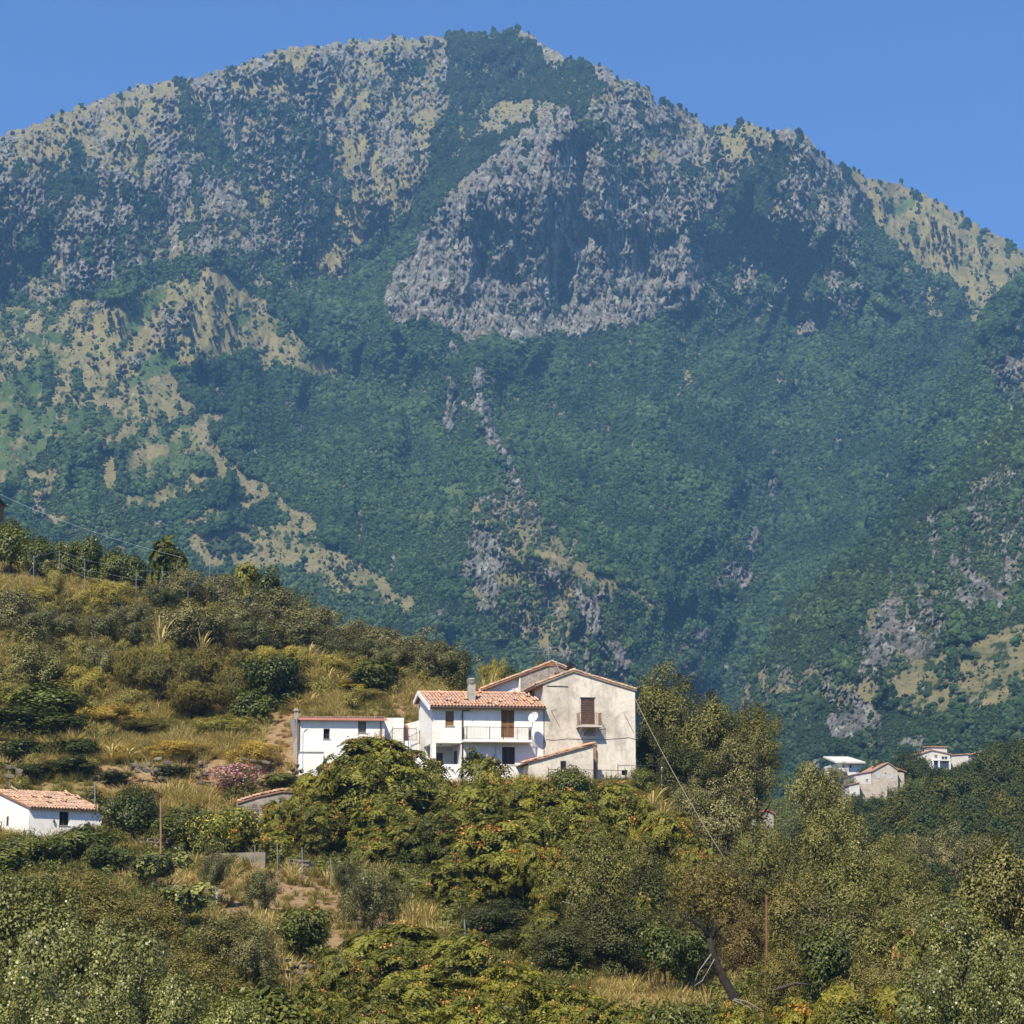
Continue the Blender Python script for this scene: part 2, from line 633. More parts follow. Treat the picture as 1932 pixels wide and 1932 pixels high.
# main mountain -----------------------------------------------------
TOP = [(-300, 330), (-20, 256), (0, 252), (40, 240), (100, 218), (150, 195), (200, 182), (255, 160), (310, 152), (350, 147), (420, 128),
       (470, 115), (520, 92), (560, 86), (610, 85), (650, 78), (700, 74), (740, 66), (770, 70), (820, 68), (860, 66), (910, 62), (945, 63),
       (970, 57), (995, 60), (1020, 78), (1050, 95), (1080, 112), (1120, 118), (1145, 128), (1170, 150), (1200, 153), (1225, 165),
       (1238, 195), (1265, 193), (1300, 210), (1325, 230), (1345, 238), (1390, 232), (1420, 230), (1455, 250), (1480, 243), (1510, 245),
       (1530, 258), (1545, 280), (1570, 305), (1600, 317), (1650, 335), (1710, 350), (1760, 375), (1800, 395), (1850, 425), (1900, 450),
       (1932, 475), (2250, 640)]
DP = [(-300, 1560, 1250), (500, 1560, 1250), (966, 1560, 1250), (1400, 1560, 1500), (2250, 1560, 1500),
      (-300, 1000, 1700), (300, 1000, 1750), (700, 1000, 1850), (1000, 1000, 1800), (1400, 1000, 2050), (1800, 900, 2300), (2250, 900, 2300),
      (-300, 700, 2050), (0, 700, 2080), (300, 700, 2150), (700, 700, 2350), (1000, 700, 2400), (1450, 700, 2500), (1900, 700, 2600),
      (0, 560, 2350), (390, 500, 2400), (700, 500, 2650), (735, 600, 2400), (870, 360, 2500), (1000, 640, 2480), (1000, 450, 2545), (1050, 230, 2650), (1050, 195, 2720), (1280, 430, 2740),
      (1300, 600, 2640), (1500, 600, 2650), (1850, 600, 2750), (2250, 700, 2800),
      (0, 330, 2520), (0, 255, 2850), (-300, 330, 2800), (300, 300, 2720), (300, 155, 3050), (600, 85, 3200), (600, 300, 2850), (850, 65, 3300),
      (960, 150, 3100), (966, 58, 3250), (1200, 155, 3000), (1200, 350, 2720), (1340, 235, 3050), (1500, 245, 2900), (1500, 420, 2720),
      (1600, 320, 3000), (1932, 475, 3050), (2250, 640, 3100)]
main_depth = TPS([p[:2] for p in DP], [p[2] for p in DP], 2e-3)
RELIEF = [
    ([(393, 497), (350, 600), (322, 740), (360, 800), (420, 880), (500, 940), (575, 990), (680, 1080), (770, 1150)], 26, 70),
    ([(393, 497), (440, 530), (500, 590), (570, 665), (640, 710), (720, 800)], 20, 60),
    ([(975, 668), (905, 705), (890, 780), (945, 860), (1000, 960), (1080, 1080), (1130, 1160), (1200, 1290)], 55, 60),
    ([(905, 690), (905, 800)], 22, 22), ([(850, 730), (845, 800)], 16, 16),
    ([(900, 960), (925, 1060), (950, 1150)], 30, 40), ([(970, 1030), (1110, 1080), (1240, 1140)], 26, 34),
    ([(1060, 205), (960, 250), (880, 340), (790, 420), (735, 520), (728, 610)], 14, 40),
    ([(690, 520), (790, 400), (860, 310), (930, 225), (1010, 190)], -50, 46),
    ([(1450, 540), (1480, 700), (1480, 850), (1470, 960), (1420, 1060), (1390, 1200), (1370, 1400)], -120, 120),
    ([(1350, 500), (1400, 430), (1480, 320)], -24, 36),
    ([(1500, 247), (1560, 400), (1575, 560)], 50, 60),
    ([(1098, 290), (1100, 450)], -30, 22), ([(1060, 480), (1058, 560)], -24, 14), ([(910, 420), (905, 520)], -18, 14), ([(1220, 470), (1215, 610)], -22, 16),
    ([(1130, 300), (1140, 430)], 16, 16), ([(1035, 260), (1020, 480), (1010, 640)], 18, 24), ([(800, 500), (790, 600)], 14, 22),
    ([(1200, 160), (1250, 350), (1330, 560)], 34, 46), ([(1310, 230), (1360, 420)], -16, 26),
    ([(430, 160), (470, 330), (520, 460)], -30, 50), ([(250, 300), (240, 420), (260, 500)], 26, 40), ([(120, 320), (70, 480), (20, 560)], -26, 36),
    ([(620, 330), (650, 420), (600, 540)], -40, 40), ([(0, 700), (120, 620), (260, 560)], 24, 40),
    ([(640, 720), (820, 800), (840, 1000), (900, 1200)], -50, 70), ([(1150, 700), (1250, 900), (1300, 1100)], 40, 70),
    ([(330, 700), (420, 760), (480, 850)], -24, 40), ([(1700, 360), (1760, 480), (1830, 610)], -26, 36),
]
N, T, D = None, None, None
PAINT = [  # outline, rock share, dry grass share, meadow, tree cover
    ([(-300, 300), (-20, 246), (100, 208), (200, 172), (310, 142), (345, 140), (370, 200), (345, 260), (300, 300), (200, 318), (100, 312), (0, 330), (-300, 400)], .36, 1, 0, .03),
    ([(-300, 400), (0, 330), (100, 312), (200, 318), (300, 300), (345, 260), (370, 200), (420, 175), (520, 190), (600, 240), (640, 310), (620, 400), (560, 450),
      (500, 470), (430, 470), (380, 485), (300, 500), (180, 540), (100, 575), (-20, 575), (-300, 620)], .66, .8, 0, .11),
    ([(95, 300), (170, 300), (190, 340), (110, 400), (80, 520), (20, 540), (30, 470), (70, 400), (80, 340)], .35, .4, 0, .55),
    ([(250, 400), (300, 380), (330, 420), (300, 470), (240, 500), (200, 520), (220, 450)], .45, .5, 0, .35),
    ([(335, 145), (385, 160), (390, 215), (430, 270), (450, 330), (420, 350), (390, 290), (340, 205)], .2, .6, 0, .62),
    ([(490, 150), (590, 170), (640, 300), (620, 400), (520, 430), (420, 340), (470, 260)], .52, .8, 0, .27),
    ([(345, 140), (420, 118), (520, 82), (650, 68), (770, 58), (870, 54), (850, 110), (835, 160), (850, 210), (805, 290), (820, 320), (760, 350), (690, 380),
      (640, 330), (600, 240), (520, 190), (420, 175), (370, 200)], .50, 1, 0, .05),
    ([(690, 160), (720, 150), (735, 190), (700, 210)], .4, .6, 0, .5), ([(740, 140), (765, 140), (770, 180), (745, 190)], .4, .6, 0, .5),
    ([(560, 450), (620, 400), (650, 430), (590, 545), (520, 560), (430, 520), (380, 490), (430, 470), (500, 470)], .35, .6, 0, .42),
    ([(640, 330), (700, 330), (760, 350), (800, 380), (740, 420), (690, 460), (650, 520), (600, 545), (580, 500), (620, 430)], .30, 1, .2, .14),
    ([(690, 340), (810, 300), (820, 320), (760, 400), (700, 450), (660, 500), (640, 480), (700, 400), (690, 370)], .42, 1, 0, .1),
    ([(970, 50), (1020, 70), (1080, 102), (1145, 118), (1200, 143), (1238, 185), (1325, 220), (1345, 228), (1400, 330), (1345, 430), (1350, 500), (1330, 560),
      (1290, 480), (1230, 370), (1150, 300), (1110, 240), (1070, 205), (1060, 160), (1010, 90)], .64, .8, 0, .11),
    ([(1060, 110), (1110, 115), (1120, 180), (1100, 230), (1070, 200), (1050, 150)], .15, .3, 0, .8),
    ([(1100, 250), (1170, 300), (1230, 380), (1280, 470), (1250, 500), (1180, 380), (1110, 300)], .5, .5, 0, .38),
    ([(1345, 225), (1390, 220), (1455, 235), (1460, 270), (1440, 310), (1400, 340), (1380, 330), (1360, 290)], .25, 1, .2, .14),
    ([(1455, 238), (1510, 235), (1545, 270), (1590, 320), (1640, 400), (1610, 450), (1540, 440), (1480, 440), (1440, 420), (1470, 370), (1490, 300)], .80, .8, 0, .1),
    ([(1340, 520), (1390, 470), (1430, 460), (1480, 440), (1610, 450), (1640, 500), (1640, 580), (1560, 600), (1500, 560), (1440, 590), (1380, 560), (1340, 600)], .5, .4, 0, .38),
    ([(1390, 470), (1415, 465), (1432, 520), (1415, 590), (1395, 560)], .8, .5, 0, .1),
    ([(1560, 480), (1590, 470), (1632, 540), (1625, 600), (1580, 590), (1550, 560)], .75, .6, 0, .15),
    ([(1500, 600), (1525, 590), (1550, 615), (1548, 635), (1495, 630)], .9, .5, 0, .05),
    ([(1350, 500), (1340, 430), (1390, 385), (1440, 325), (1485, 300), (1475, 350), (1450, 395), (1420, 435), (1385, 475), (1370, 505)], 0, 0, 0, 1),
    ([(1595, 307), (1710, 340), (1800, 385), (1932, 465), (2260, 600), (2260, 720), (1932, 525), (1870, 575), (1838, 620), (1820, 565), (1790, 530), (1740, 520),
      (1700, 480), (1660, 430), (1640, 400)], .10, 1, .1, .06),
    ([(1650, 500), (1700, 490), (1750, 530), (1800, 560), (1770, 600), (1700, 580)], .3, .6, 0, .45),
    ([(1660, 397), (1700, 380), (1740, 374), (1722, 393), (1680, 402)], 0, 0, 1, .1),
    ([(830, 55), (965, 50), (1000, 90), (1050, 150), (1060, 190), (1000, 195), (960, 190), (940, 230), (900, 250), (860, 290), (820, 310), (805, 290), (850, 200),
      (870, 150), (850, 110), (845, 75)], .25, .4, 0, .72),
    ([(940, 195), (975, 190), (980, 215), (950, 225)], .2, 1, 0, .1), ([(965, 62), (1000, 64), (1030, 88), (1010, 90)], .7, 1, 0, .05),
    ([(900, 215), (960, 190), (1030, 190), (1070, 200), (1000, 235), (930, 265), (870, 310), (850, 300), (890, 250)], .4, 1, 0, .12),
    # great cliff
    ([(1000, 228), (1070, 205), (1100, 240), (1130, 300), (1200, 330), (1250, 380), (1300, 450), (1320, 560), (1290, 590), (1240, 600), (1180, 620), (1100, 630),
      (1020, 640), (975, 668), (950, 640), (880, 640), (800, 610), (735, 615), (725, 560), (735, 520), (770, 480), (820, 420), (870, 360), (900, 320), (950, 270)], 1, 0, 0, .035),
    ([(830, 310), (900, 270), (960, 240), (1000, 225), (960, 270), (900, 315), (850, 365), (800, 415), (760, 465), (735, 515), (725, 560), (690, 590), (640, 560),
      (660, 510), (690, 460), (740, 425), (790, 385)], .08, .1, 0, .9),
    ([(800, 420), (860, 350), (920, 295), (1000, 240), (1060, 202), (1072, 215), (1000, 262), (930, 320), (880, 370), (830, 430)], .8, .8, 0, .05),
    ([(848, 640), (880, 650), (872, 672), (845, 668)], 1, 0, 0, .1), ([(950, 640), (985, 640), (978, 670)], 1, 0, 0, .1),
    # ground left of the bare spur
    ([(-300, 620), (0, 580), (120, 575), (220, 560), (240, 560), (190, 600), (110, 690), (60, 690), (0, 720), (-300, 780)], .14, .68, .6, .15),
    ([(-300, 940), (-300, 780), (0, 720), (60, 690), (130, 665), (200, 690), (320, 735), (300, 790), (200, 800), (120, 830), (60, 870), (20, 920)], 0, .2, 1, .14),
    ([(120, 790), (200, 720), (290, 735), (300, 780), (230, 800), (180, 850), (110, 860)], 0, .2, .8, .4),
    ([(30, 700), (110, 690), (170, 650), (150, 710), (90, 760), (30, 770)], 0, .1, .8, .4),
    ([(392, 495), (440, 520), (520, 600), (640, 690), (630, 716), (520, 690), (480, 720), (420, 800), (330, 800), (230, 790), (180, 760), (90, 760), (110, 690), (200, 580), (300, 530), (370, 530)], .04, .8, .6, .09),
    ([(378, 515), (392, 495), (410, 512), (440, 530), (490, 570), (520, 625), (580, 678), (635, 700), (632, 714), (590, 695), (540, 672), (500, 655), (490, 672),
      (490, 640), (470, 655), (430, 650), (385, 662), (355, 690), (325, 730), (310, 745), (270, 730), (230, 725), (185, 732), (200, 705), (240, 655), (255, 635),
      (230, 640), (180, 690), (130, 700), (110, 690), (190, 600), (240, 560), (300, 530), (310, 560), (350, 545), (375, 530)], .05, 1, 0, .02),
    ([(290, 535), (318, 530), (300, 580), (260, 620), (225, 640), (250, 590)], 0, .1, 1, .12),
    ([(250, 690), (300, 655), (340, 660), (330, 690), (280, 720), (230, 725)], 0, .1, 1, .06), ([(440, 590), (480, 580), (495, 610), (460, 620)], 0, .1, 1, .2),
    ([(368, 560), (368, 605), (320, 645), (260, 690), (190, 730), (240, 680), (290, 620), (330, 580)], .45, 1, 0, .02),
    ([(320, 700), (470, 665), (500, 690), (470, 760), (380, 780), (335, 750)], 0, 0, 0, 1),
    ([(315, 743), (347, 777), (300, 794), (268, 785)], .1, 1, 0, 0),
    ([(230, 830), (300, 800), (360, 810), (390, 860), (330, 900), (260, 925), (225, 890)], 0, .3, .9, .3),
    ([(300, 785), (250, 805), (215, 830), (197, 870), (205, 910), (225, 945), (255, 952), (300, 940), (350, 920), (400, 905), (440, 895)], 0, .72, .4, .14, 15),
    ([(345, 778), (372, 800), (390, 830), (410, 870), (450, 900), (490, 930), (540, 965), (580, 995)], .05, .85, .2, .12, 15),
    ([(410, 875), (460, 905), (500, 935)], 0, 1, 0, .04, 17), ([(250, 872), (280, 855), (312, 852)], 0, 1, 0, .03, 13),
    ([(40, 930), (55, 900), (110, 900)], 0, 1, .2, .1, 9), ([(100, 890), (60, 960), (110, 985)], .2, 1, .2, .1, 9),
    ([(300, 1010), (560, 990), (690, 1070), (770, 1140), (700, 1150), (560, 1090), (400, 1070)], .03, .72, .4, .27),
    ([(340, 1000), (390, 975), (440, 955), (500, 945)], 0, 1, 0, .1, 9), ([(400, 1012), (470, 1002), (575, 995)], 0, 1, 0, .1, 9),
    ([(560, 1045), (620, 1052), (690, 1085), (765, 1142)], .05, 1, 0, .12, 16), ([(420, 1062), (500, 1060), (560, 1047)], 0, 1, 0, .15, 13),
    ([(780, 660), (850, 680), (830, 700)], .3, .5, 0, .6),
    # rock spine below the cliff
    ([(907, 700), (912, 805)], 1, 0, 0, .0, 13), ([(851, 735), (845, 798)], 1, 0, 0, .0, 10), ([(915, 805), (945, 860), (965, 900), (1000, 965)], .85, .5, 0, .06, 14),
    ([(835, 775), (850, 730), (862, 745), (855, 790), (838, 800)], 1, 0, 0, .1), ([(888, 770), (893, 710), (908, 697), (918, 720), (917, 790), (902, 800)], 1, 0, 0, .06),
    ([(910, 800), (925, 800), (945, 850), (935, 865)], .8, 0, 0, .25), ([(940, 860), (960, 870), (985, 930), (1000, 960), (985, 970), (955, 920), (940, 885)], .8, .5, 0, .2),
    ([(865, 960), (940, 930), (1000, 940), (1040, 980), (1090, 1000), (1080, 1060), (1140, 1090), (1235, 1138), (1225, 1145), (1150, 1110), (1130, 1150), (1140, 1200),
      (1200, 1290), (1150, 1310), (1080, 1250), (1010, 1230), (960, 1180), (890, 1130), (870, 1060), (905, 1010)], .25, .62, 0, .28),
    ([(880, 1010), (930, 1000), (950, 1060), (940, 1150), (900, 1150), (870, 1090)], .75, .6, 0, .12), ([(1085, 1100), (1115, 1095), (1135, 1150), (1120, 1200), (1095, 1180)], .95, 0, 0, .04),
    ([(1010, 1060), (1060, 1075), (1080, 1110), (1050, 1110)], .8, .7, 0, .1), ([(1148, 1215), (1165, 1205), (1197, 1255), (1175, 1272)], .95, 0, 0, .05),
    ([(970, 1037), (1040, 1052), (1110, 1082), (1180, 1112), (1238, 1142)], .1, 1, 0, .06, 9),
    ([(815, 915), (850, 905), (890, 915), (880, 940), (830, 945)], 0, 0, 1, .04),
    ([(1450, 905), (1458, 938)], 1, 0, 0, 0, 9), ([(1432, 1000), (1418, 1042)], 1, 0, 0, 0, 10),
    ([(1370, 1060), (1390, 1050), (1430, 1080), (1425, 1100), (1390, 1110), (1340, 1110), (1350, 1085)], .85, .3, 0, .05),
    ([(1310, 1195), (1335, 1180), (1330, 1215), (1312, 1215)], .9, 0, 0, .05), ([(1280, 1180), (1330, 1230), (1300, 1300), (1270, 1260)], .2, .6, 0, .3),
]
MAIN = build_mountain('mountain', np.arange(-300, 2251, 2.25), TOP, 1500, 560, main_depth, PAINT, 1, RELIEF, True, 6.5)

# wooded shoulder on the far right ----------------------------------
SH_TOP = [(1640, 960), (1720, 820), (1780, 720), (1836, 620), (1850, 598), (1880, 560), (1932, 516), (2000, 470), (2250, 320)]
sh_depth = TPS([(1640, 960), (1838, 618), (1932, 516), (2250, 320), (1932, 760), (2250, 760), (1750, 900), (2250, 1000), (1800, 1000)],
               [2080, 2330, 2420, 2600, 2150, 2150, 2080, 1950, 1960], 2e-3)
SHOULDER = build_mountain('mountain_shoulder', np.arange(1640, 2251, 3.0), SH_TOP, 1000, 130, sh_depth, [
    ([(1846, 700), (1890, 660), (1940, 640), (2250, 600), (2250, 690), (1940, 722), (1905, 748), (1870, 722)], .55, .3, 0, .25),
    ([(1880, 750), (1960, 720), (2250, 700), (2250, 760), (1900, 790)], .3, .6, .2, .3)], 5, [([(1932, 516), (1860, 760)], 30, 60)], True, 3.0)

# nearer spur on the right ------------------------------------------
SP_TOP = [(1360, 1500), (1372, 1420), (1395, 1320), (1430, 1235), (1480, 1155), (1540, 1092), (1600, 1040), (1700, 955), (1760, 905), (1850, 830), (1932, 757), (2050, 650), (2250, 500)]
spur_depth = TPS([(1360, 1500), (1372, 1420), (1430, 1235), (1480, 1155), (1600, 1040), (1700, 955), (1932, 757), (2250, 500), (1550, 1560), (1932, 1560), (2250, 1560),
                  (1650, 1300), (1932, 1300), (1700, 1120), (1932, 1000), (2250, 1000), (1500, 1300)],
                 [1230, 1250, 1420, 1470, 1560, 1620, 1770, 2000, 1020, 840, 810, 1170, 1020, 1350, 1410, 1370, 1270], 2e-3)
SPUR = build_mountain('mountain_spur', np.arange(1360, 2251, 2.5), SP_TOP, 1580, 330, spur_depth, [
    ([(1746, 975), (1850, 900), (1960, 860), (2250, 800), (2250, 1130), (1940, 1120), (1750, 1130)], .34, .2, 0, .5),
    ([(1620, 1180), (1690, 1100), (1760, 1090), (1780, 1150), (1780, 1220), (1720, 1275), (1640, 1280), (1610, 1265)], .46, .35, 0, .3),
    ([(1640, 1230), (1665, 1170), (1690, 1140), (1700, 1200), (1670, 1270), (1645, 1268)], .8, .2, 0, .1), ([(1700, 1220), (1720, 1195), (1750, 1215), (1730, 1245)], .85, 0, 0, .1),
    ([(1790, 1145), (1810, 1100), (1850, 1090), (1905, 1130), (1900, 1148), (1820, 1150)], .9, .4, 0, .05),
    ([(1660, 1270), (1760, 1230), (1932, 1180), (2250, 1130), (2250, 1330), (1932, 1325), (1750, 1345), (1690, 1335)], .02, .75, .2, .17),
    ([(1480, 1290), (1560, 1230), (1600, 1270), (1520, 1330)], .2, .45, 0, .4), ([(1420, 1270), (1480, 1250), (1500, 1300), (1440, 1350)], .3, .4, 0, .3),
    ([(1540, 1312), (1590, 1280), (1640, 1280), (1672, 1310), (1640, 1332), (1560, 1335)], .35, 1, 0, .1),
    ([(1556, 1355), (1575, 1340), (1640, 1330), (1668, 1345), (1645, 1388), (1570, 1392)], .85, .5, 0, .06),
    ([(1395, 1300), (1420, 1290), (1415, 1350), (1390, 1360)], .5, .5, 0, .3),
    ([(1700, 1400), (1735, 1395), (1745, 1425), (1712, 1425)], .7, 1, 0, .1)], 9,
    [([(1610, 1130), (1660, 1290)], 20, 40), ([(1850, 1080), (1830, 1160)], 22, 40), ([(1610, 1285), (1610, 1390)], 26, 50), ([(1500, 1200), (1450, 1320)], 14, 40),
     ([(1760, 1000), (1700, 1100)], -20, 40)], True, 3.0, rock_amp=0.7)

# tree crowns of the far woods: lumpy crowns cut by gaps
def far_crown(seed, sub=2, tall=1.0, lump=0.35):
    r = np.random.default_rng(seed)
    import bmesh
    bm = bmesh.new()
    bmesh.ops.create_icosphere(bm, subdivisions=sub, radius=1)
    k = r.normal(size=(7, 3)) * 2.6
    ph = r.random(7) * 6.28
    for v in bm.verts:
        p = np.array(v.co)
        d = 1 + lump * np.sin(k @ p + ph).sum() / 3.2 + 0.12 * r.normal()
        p = p * d
        v.co = (p[0], p[1], (p[2] * 0.85 + 0.55) * tall)
    me = bpy.data.meshes.new('far_crown')
    bm.to_mesh(me)
    bm.free()
    return me


def far_leaf(name, c0, c1):
    m, nt, b = new_mat(name)
    oi = nd(nt, 'ShaderNodeObjectInfo').outputs['Random']
    pn = ramp(nt, noise_tex(nt, 0.006, 5, 0.65, position(nt)), [(0.36, (0.55, 0.62, 0.60)), (0.5, (1, 1, 1)), (0.64, (1.40, 1.25, 1.05))])
    c = ramp(nt, oi, [(0.0, c0), (0.7, c1), (0.93, tuple(x * 1.25 for x in c1)), (1.0, (c1[0] * 1.9, c1[1] * 1.45, c1[2] * 1.4))])
    c = mixc(nt, 1.0, c, pn, 'MULTIPLY')
    nt.links.new(c, b.inputs['Base Color'])
    b.inputs['Roughness'].default_value = 0.9
    b.inputs['Specular IOR Level'].default_value = 0.1
    bump(nt, b, noise_tex(nt, 0.9, 3, 0.7, position(nt)), 0.9, 0.8)
    return m


M_FAR = far_leaf('far_foliage', (0.024, 0.047, 0.017), (0.054, 0.094, 0.034))
M_FARPINE = far_leaf('far_pine_foliage', (0.014, 0.028, 0.012), (0.028, 0.048, 0.018))
far_protos = []
for s_, m_, tall in ((1, M_FAR, 1.0), (2, M_FAR, 1.2), (3, M_FARPINE, 1.5)):
    me = far_crown(s_, 2, tall)
    me.materials.append(m_)
    far_protos.append(proto_obj('far_crown', me))
FP, FS, FK = (np.concatenate(FOREST[k]) for k in ('p', 's', 'k'))
print("far trees", len(FP))
for k, nm in enumerate(('mountain_forest', 'mountain_forest', 'mountain_pine_forest')):
    s = FK == k
    scatter(nm, FP[s], FS[s], rng.random(s.sum()) * 6.28, far_protos[k],
            label='dark pines clinging to the upper crags of the mountain' if k == 2 else
            ('dense green woods covering the lower mountain flanks', 'rounded tree crowns mixed through the mountain woods')[k])

# single pines standing out on the skyline and shrubs dotted on the bare spur: things of their own
tk = MB()
tk.tube([(0, 0, -.6), (0, 0, 1.0)], .09, 5, .06)
far_trunk = tk.mesh('trunk', surf('far_bark', [(0.3, (0.05, 0.04, 0.03)), (0.7, (0.09, 0.07, 0.055))], 1))
def far_single(name, P, s, proto, label, cat, group):
    root = empty(name, P, random.random() * 6.28, label, cat, group)
    root.scale = (s, s, s * random.uniform(.85, 1.2))
    for pn, me in (('crown', proto.data), ('trunk', far_trunk)):
        o = link(bpy.data.objects.new(pn, me), root)
rp = random.Random(21)
_, PXg, PYg, Gg, FDg = MAIN
pxc = PXg[0]
for px0 in (12, 30, 45, 92, 104, 150, 158, 235, 252, 262, 300, 316, 336, 350, 362, 404, 420, 455, 470, 480, 500, 508, 515, 555, 600, 640, 655, 700, 735, 745, 770, 790, 800, 815, 850, 870, 890, 905,
            925, 1075, 1088, 1100, 1112, 1126, 1135, 1180, 1205, 1290, 1312, 1345, 1352, 1362, 1372, 1384, 1396, 1406, 1415, 1426, 1436, 1446, 1456, 1560, 1600, 1622, 1640, 1660, 1700, 1722, 1735, 1770,
            1790, 1804, 1818, 1828, 1858, 1880, 1892, 1905, 1915):
    j = int(np.argmin(abs(pxc - px0 - rp.uniform(-9, 9))))
    far_single('pine_tree', Gg[-1 - rp.randint(1, 5), j], rp.uniform(1.5, 3.3) * rp.uniform(.8, 1.15), far_protos[2], 'dark pine standing out against the sky on the mountain crest', 'tree', 'pines along the mountain crest')
flat = np.argwhere((FDg < .12) & (in_poly(PXg, PYg, [(378, 515), (392, 495), (440, 530), (490, 570), (520, 625), (580, 678), (635, 700), (560, 690), (490, 672), (430, 650), (385, 662), (355, 690), (325, 730), (230, 725), (185, 732), (240, 655), (180, 690), (110, 690), (190, 600), (240, 560), (300, 530)])))
for r_, c_ in flat[np.random.default_rng(4).permutation(len(flat))[:85]]:
    far_single('shrub', Gg[r_, c_], rp.uniform(1.6, 3.2), far_protos[rp.randint(0, 1)], 'dark round shrub dotted on the bare tan mountain spur', 'shrub', 'shrubs on the bare spur')
# ------------------------------------------------------------------ near hillside
COLS = {
    -200: [(2160, 75), (1930, 105), (1712, 140), (1600, 168), (1500, 180), (1300, 210), (1150, 240), (1060, 265), (1010, 300)],
    100: [(2160, 75), (1930, 105), (1732, 135), (1612, 164), (1598, 172), (1505, 181), (1445, 187), (1330, 205), (1220, 222), (1130, 240), (1085, 256), (1075, 285)],
    300: [(2160, 80), (1930, 108), (1737, 137), (1640, 158), (1600, 168), (1510, 180), (1445, 187), (1340, 204), (1230, 222), (1150, 240), (1120, 252), (1120, 285)],
    450: [(2160, 80), (1920, 108), (1752, 135), (1650, 156), (1600, 166), (1515, 180), (1455, 187), (1350, 204), (1240, 224), (1180, 236), (1165, 250), (1180, 285)],
    650: [(2160, 82), (1920, 110), (1762, 134), (1660, 155), (1600, 168), (1505, 181), (1478, 185), (1342, 200), (1295, 208), (1240, 224), (1235, 240), (1280, 285)],
    850: [(2160, 84), (1940, 110), (1777, 134), (1680, 155), (1595, 172), (1492, 182), (1482, 189), (1350, 203), (1315, 210), (1295, 224), (1310, 240), (1370, 285)],
    1050: [(2160, 86), (1960, 110), (1802, 134), (1690, 155), (1595, 172), (1492, 181), (1484, 195), (1390, 215), (1380, 230), (1420, 285)],
    1230: [(2160, 88), (1970, 110), (1822, 134), (1710, 155), (1605, 172), (1502, 182), (1480, 195), (1480, 220), (1530, 285)],
    1400: [(2160, 88), (1990, 110), (1852, 134), (1760, 155), (1670, 172), (1600, 185), (1580, 205), (1640, 285)],
    1600: [(2160, 88), (2015, 110), (1892, 134), (1830, 155), (1790, 175), (1770, 200), (1800, 285)],
    1800: [(2180, 80), (2035, 110), (1942, 134), (1900, 160), (1880, 190), (1880, 285)],
    2100: [(2210, 75), (2060, 110), (1982, 134), (1950, 160), (1930, 190), (1930, 285)],
}
hp = np.array([at(px, py, Y) for px, lst in COLS.items() for py, Y in lst])
hp = np.concatenate([hp, [(0, 0, -4), (-60, 0, -2), (60, 0, -6), (0, 30, -5), (-60, 40, -2), (60, 40, -8)]])
hill = TPS(hp[:, :2], hp[:, 2], 1e-3)


def gz(x, y):
    x, y = np.asarray(x, float), np.asarray(y, float)
    return hill(x, y) + 0.22 * fbm(x / 5, y / 5, 3, 61) + 0.06 * noise2(x / 1.1, y / 1.1, 62)


def ground_at(px, Y):
    py = 1500.0
    for _ in range(4):
        P = at(px, py, Y)
        z = float(gz(P[0], Y))
        py = float(proj((P[0], Y, z))[1])
    return Vector((P[0], Y, z)), py


SOIL = [  # bare earth, seen in the photograph as open ground: outline in the view
    [(520, 1635), (600, 1645), (650, 1680), (740, 1715), (850, 1745), (790, 1790), (680, 1830), (640, 1880), (530, 1890), (480, 1800), (420, 1760), (370, 1715), (430, 1670), (500, 1680)],
    [(320, 1650), (420, 1650), (500, 1640), (520, 1670), (420, 1700), (330, 1720), (290, 1690)],
    [(500, 1340), (560, 1340), (565, 1475), (520, 1480), (480, 1440)], [(770, 1318), (800, 1330), (800, 1350), (700, 1352)],
    [(1110, 1830), (1300, 1850), (1330, 1910), (1200, 1932), (1100, 1900)], [(-10, 1060), (60, 1085), (160, 1120), (60, 1100), (-10, 1090)],
    [(180, 1440), (560, 1440), (560, 1500), (180, 1500)], [(-10, 1390), (30, 1400), (30, 1450), (-10, 1450)],
]
m, nt, b = new_mat('hillside_ground')
pos = position(nt)
a = nd(nt, 'ShaderNodeAttribute', attribute_name='soil')
n1 = noise_tex(nt, 0.35, 6, 0.65, pos)
n2 = noise_tex(nt, 1.7, 6, 0.7, pos)
grass_c = ramp(nt, n1, [(0.30, (0.075, 0.085, 0.026)), (0.48, (0.17, 0.135, 0.045)), (0.62, (0.30, 0.215, 0.085))])
soil_c = ramp(nt, n2, [(0.30, (0.16, 0.10, 0.05)), (0.5, (0.29, 0.195, 0.10)), (0.7, (0.40, 0.29, 0.155))])
c = mixc(nt, a.outputs['Fac'], grass_c, soil_c)
c = mixc(nt, ramp(nt, n2, [(0.55, (0, 0, 0)), (0.7, (0.6, 0.6, 0.6))]), c, (0.10, 0.085, 0.045))
nt.links.new(c, b.inputs['Base Color'])
b.inputs['Roughness'].default_value = 0.95
bump(nt, b, n2, 0.8, 0.3)
M_HILL = m
gx, gy = np.meshgrid(np.arange(-130, 130.1, 0.9), np.arange(-20, 300.1, 0.9))
gzz = gz(gx, gy)
n, k = gx.shape
idx = np.arange(n * k).reshape(n, k)
me = np_mesh('hillside', np.stack([gx, gy, gzz], -1).reshape(-1, 3), np.stack([idx[:-1, :-1], idx[:-1, 1:], idx[1:, 1:], idx[1:, :-1]], -1).reshape(-1, 4), M_HILL, True)
gpx, gpy = proj(np.stack([gx, np.maximum(gy, 5), gzz], -1))
soil = np.zeros_like(gx)
wx, wy = gpx + 12 * fbm(gx / 4, gy / 4, 3, 71), gpy + 12 * fbm(gx / 4, gy / 4, 3, 72)
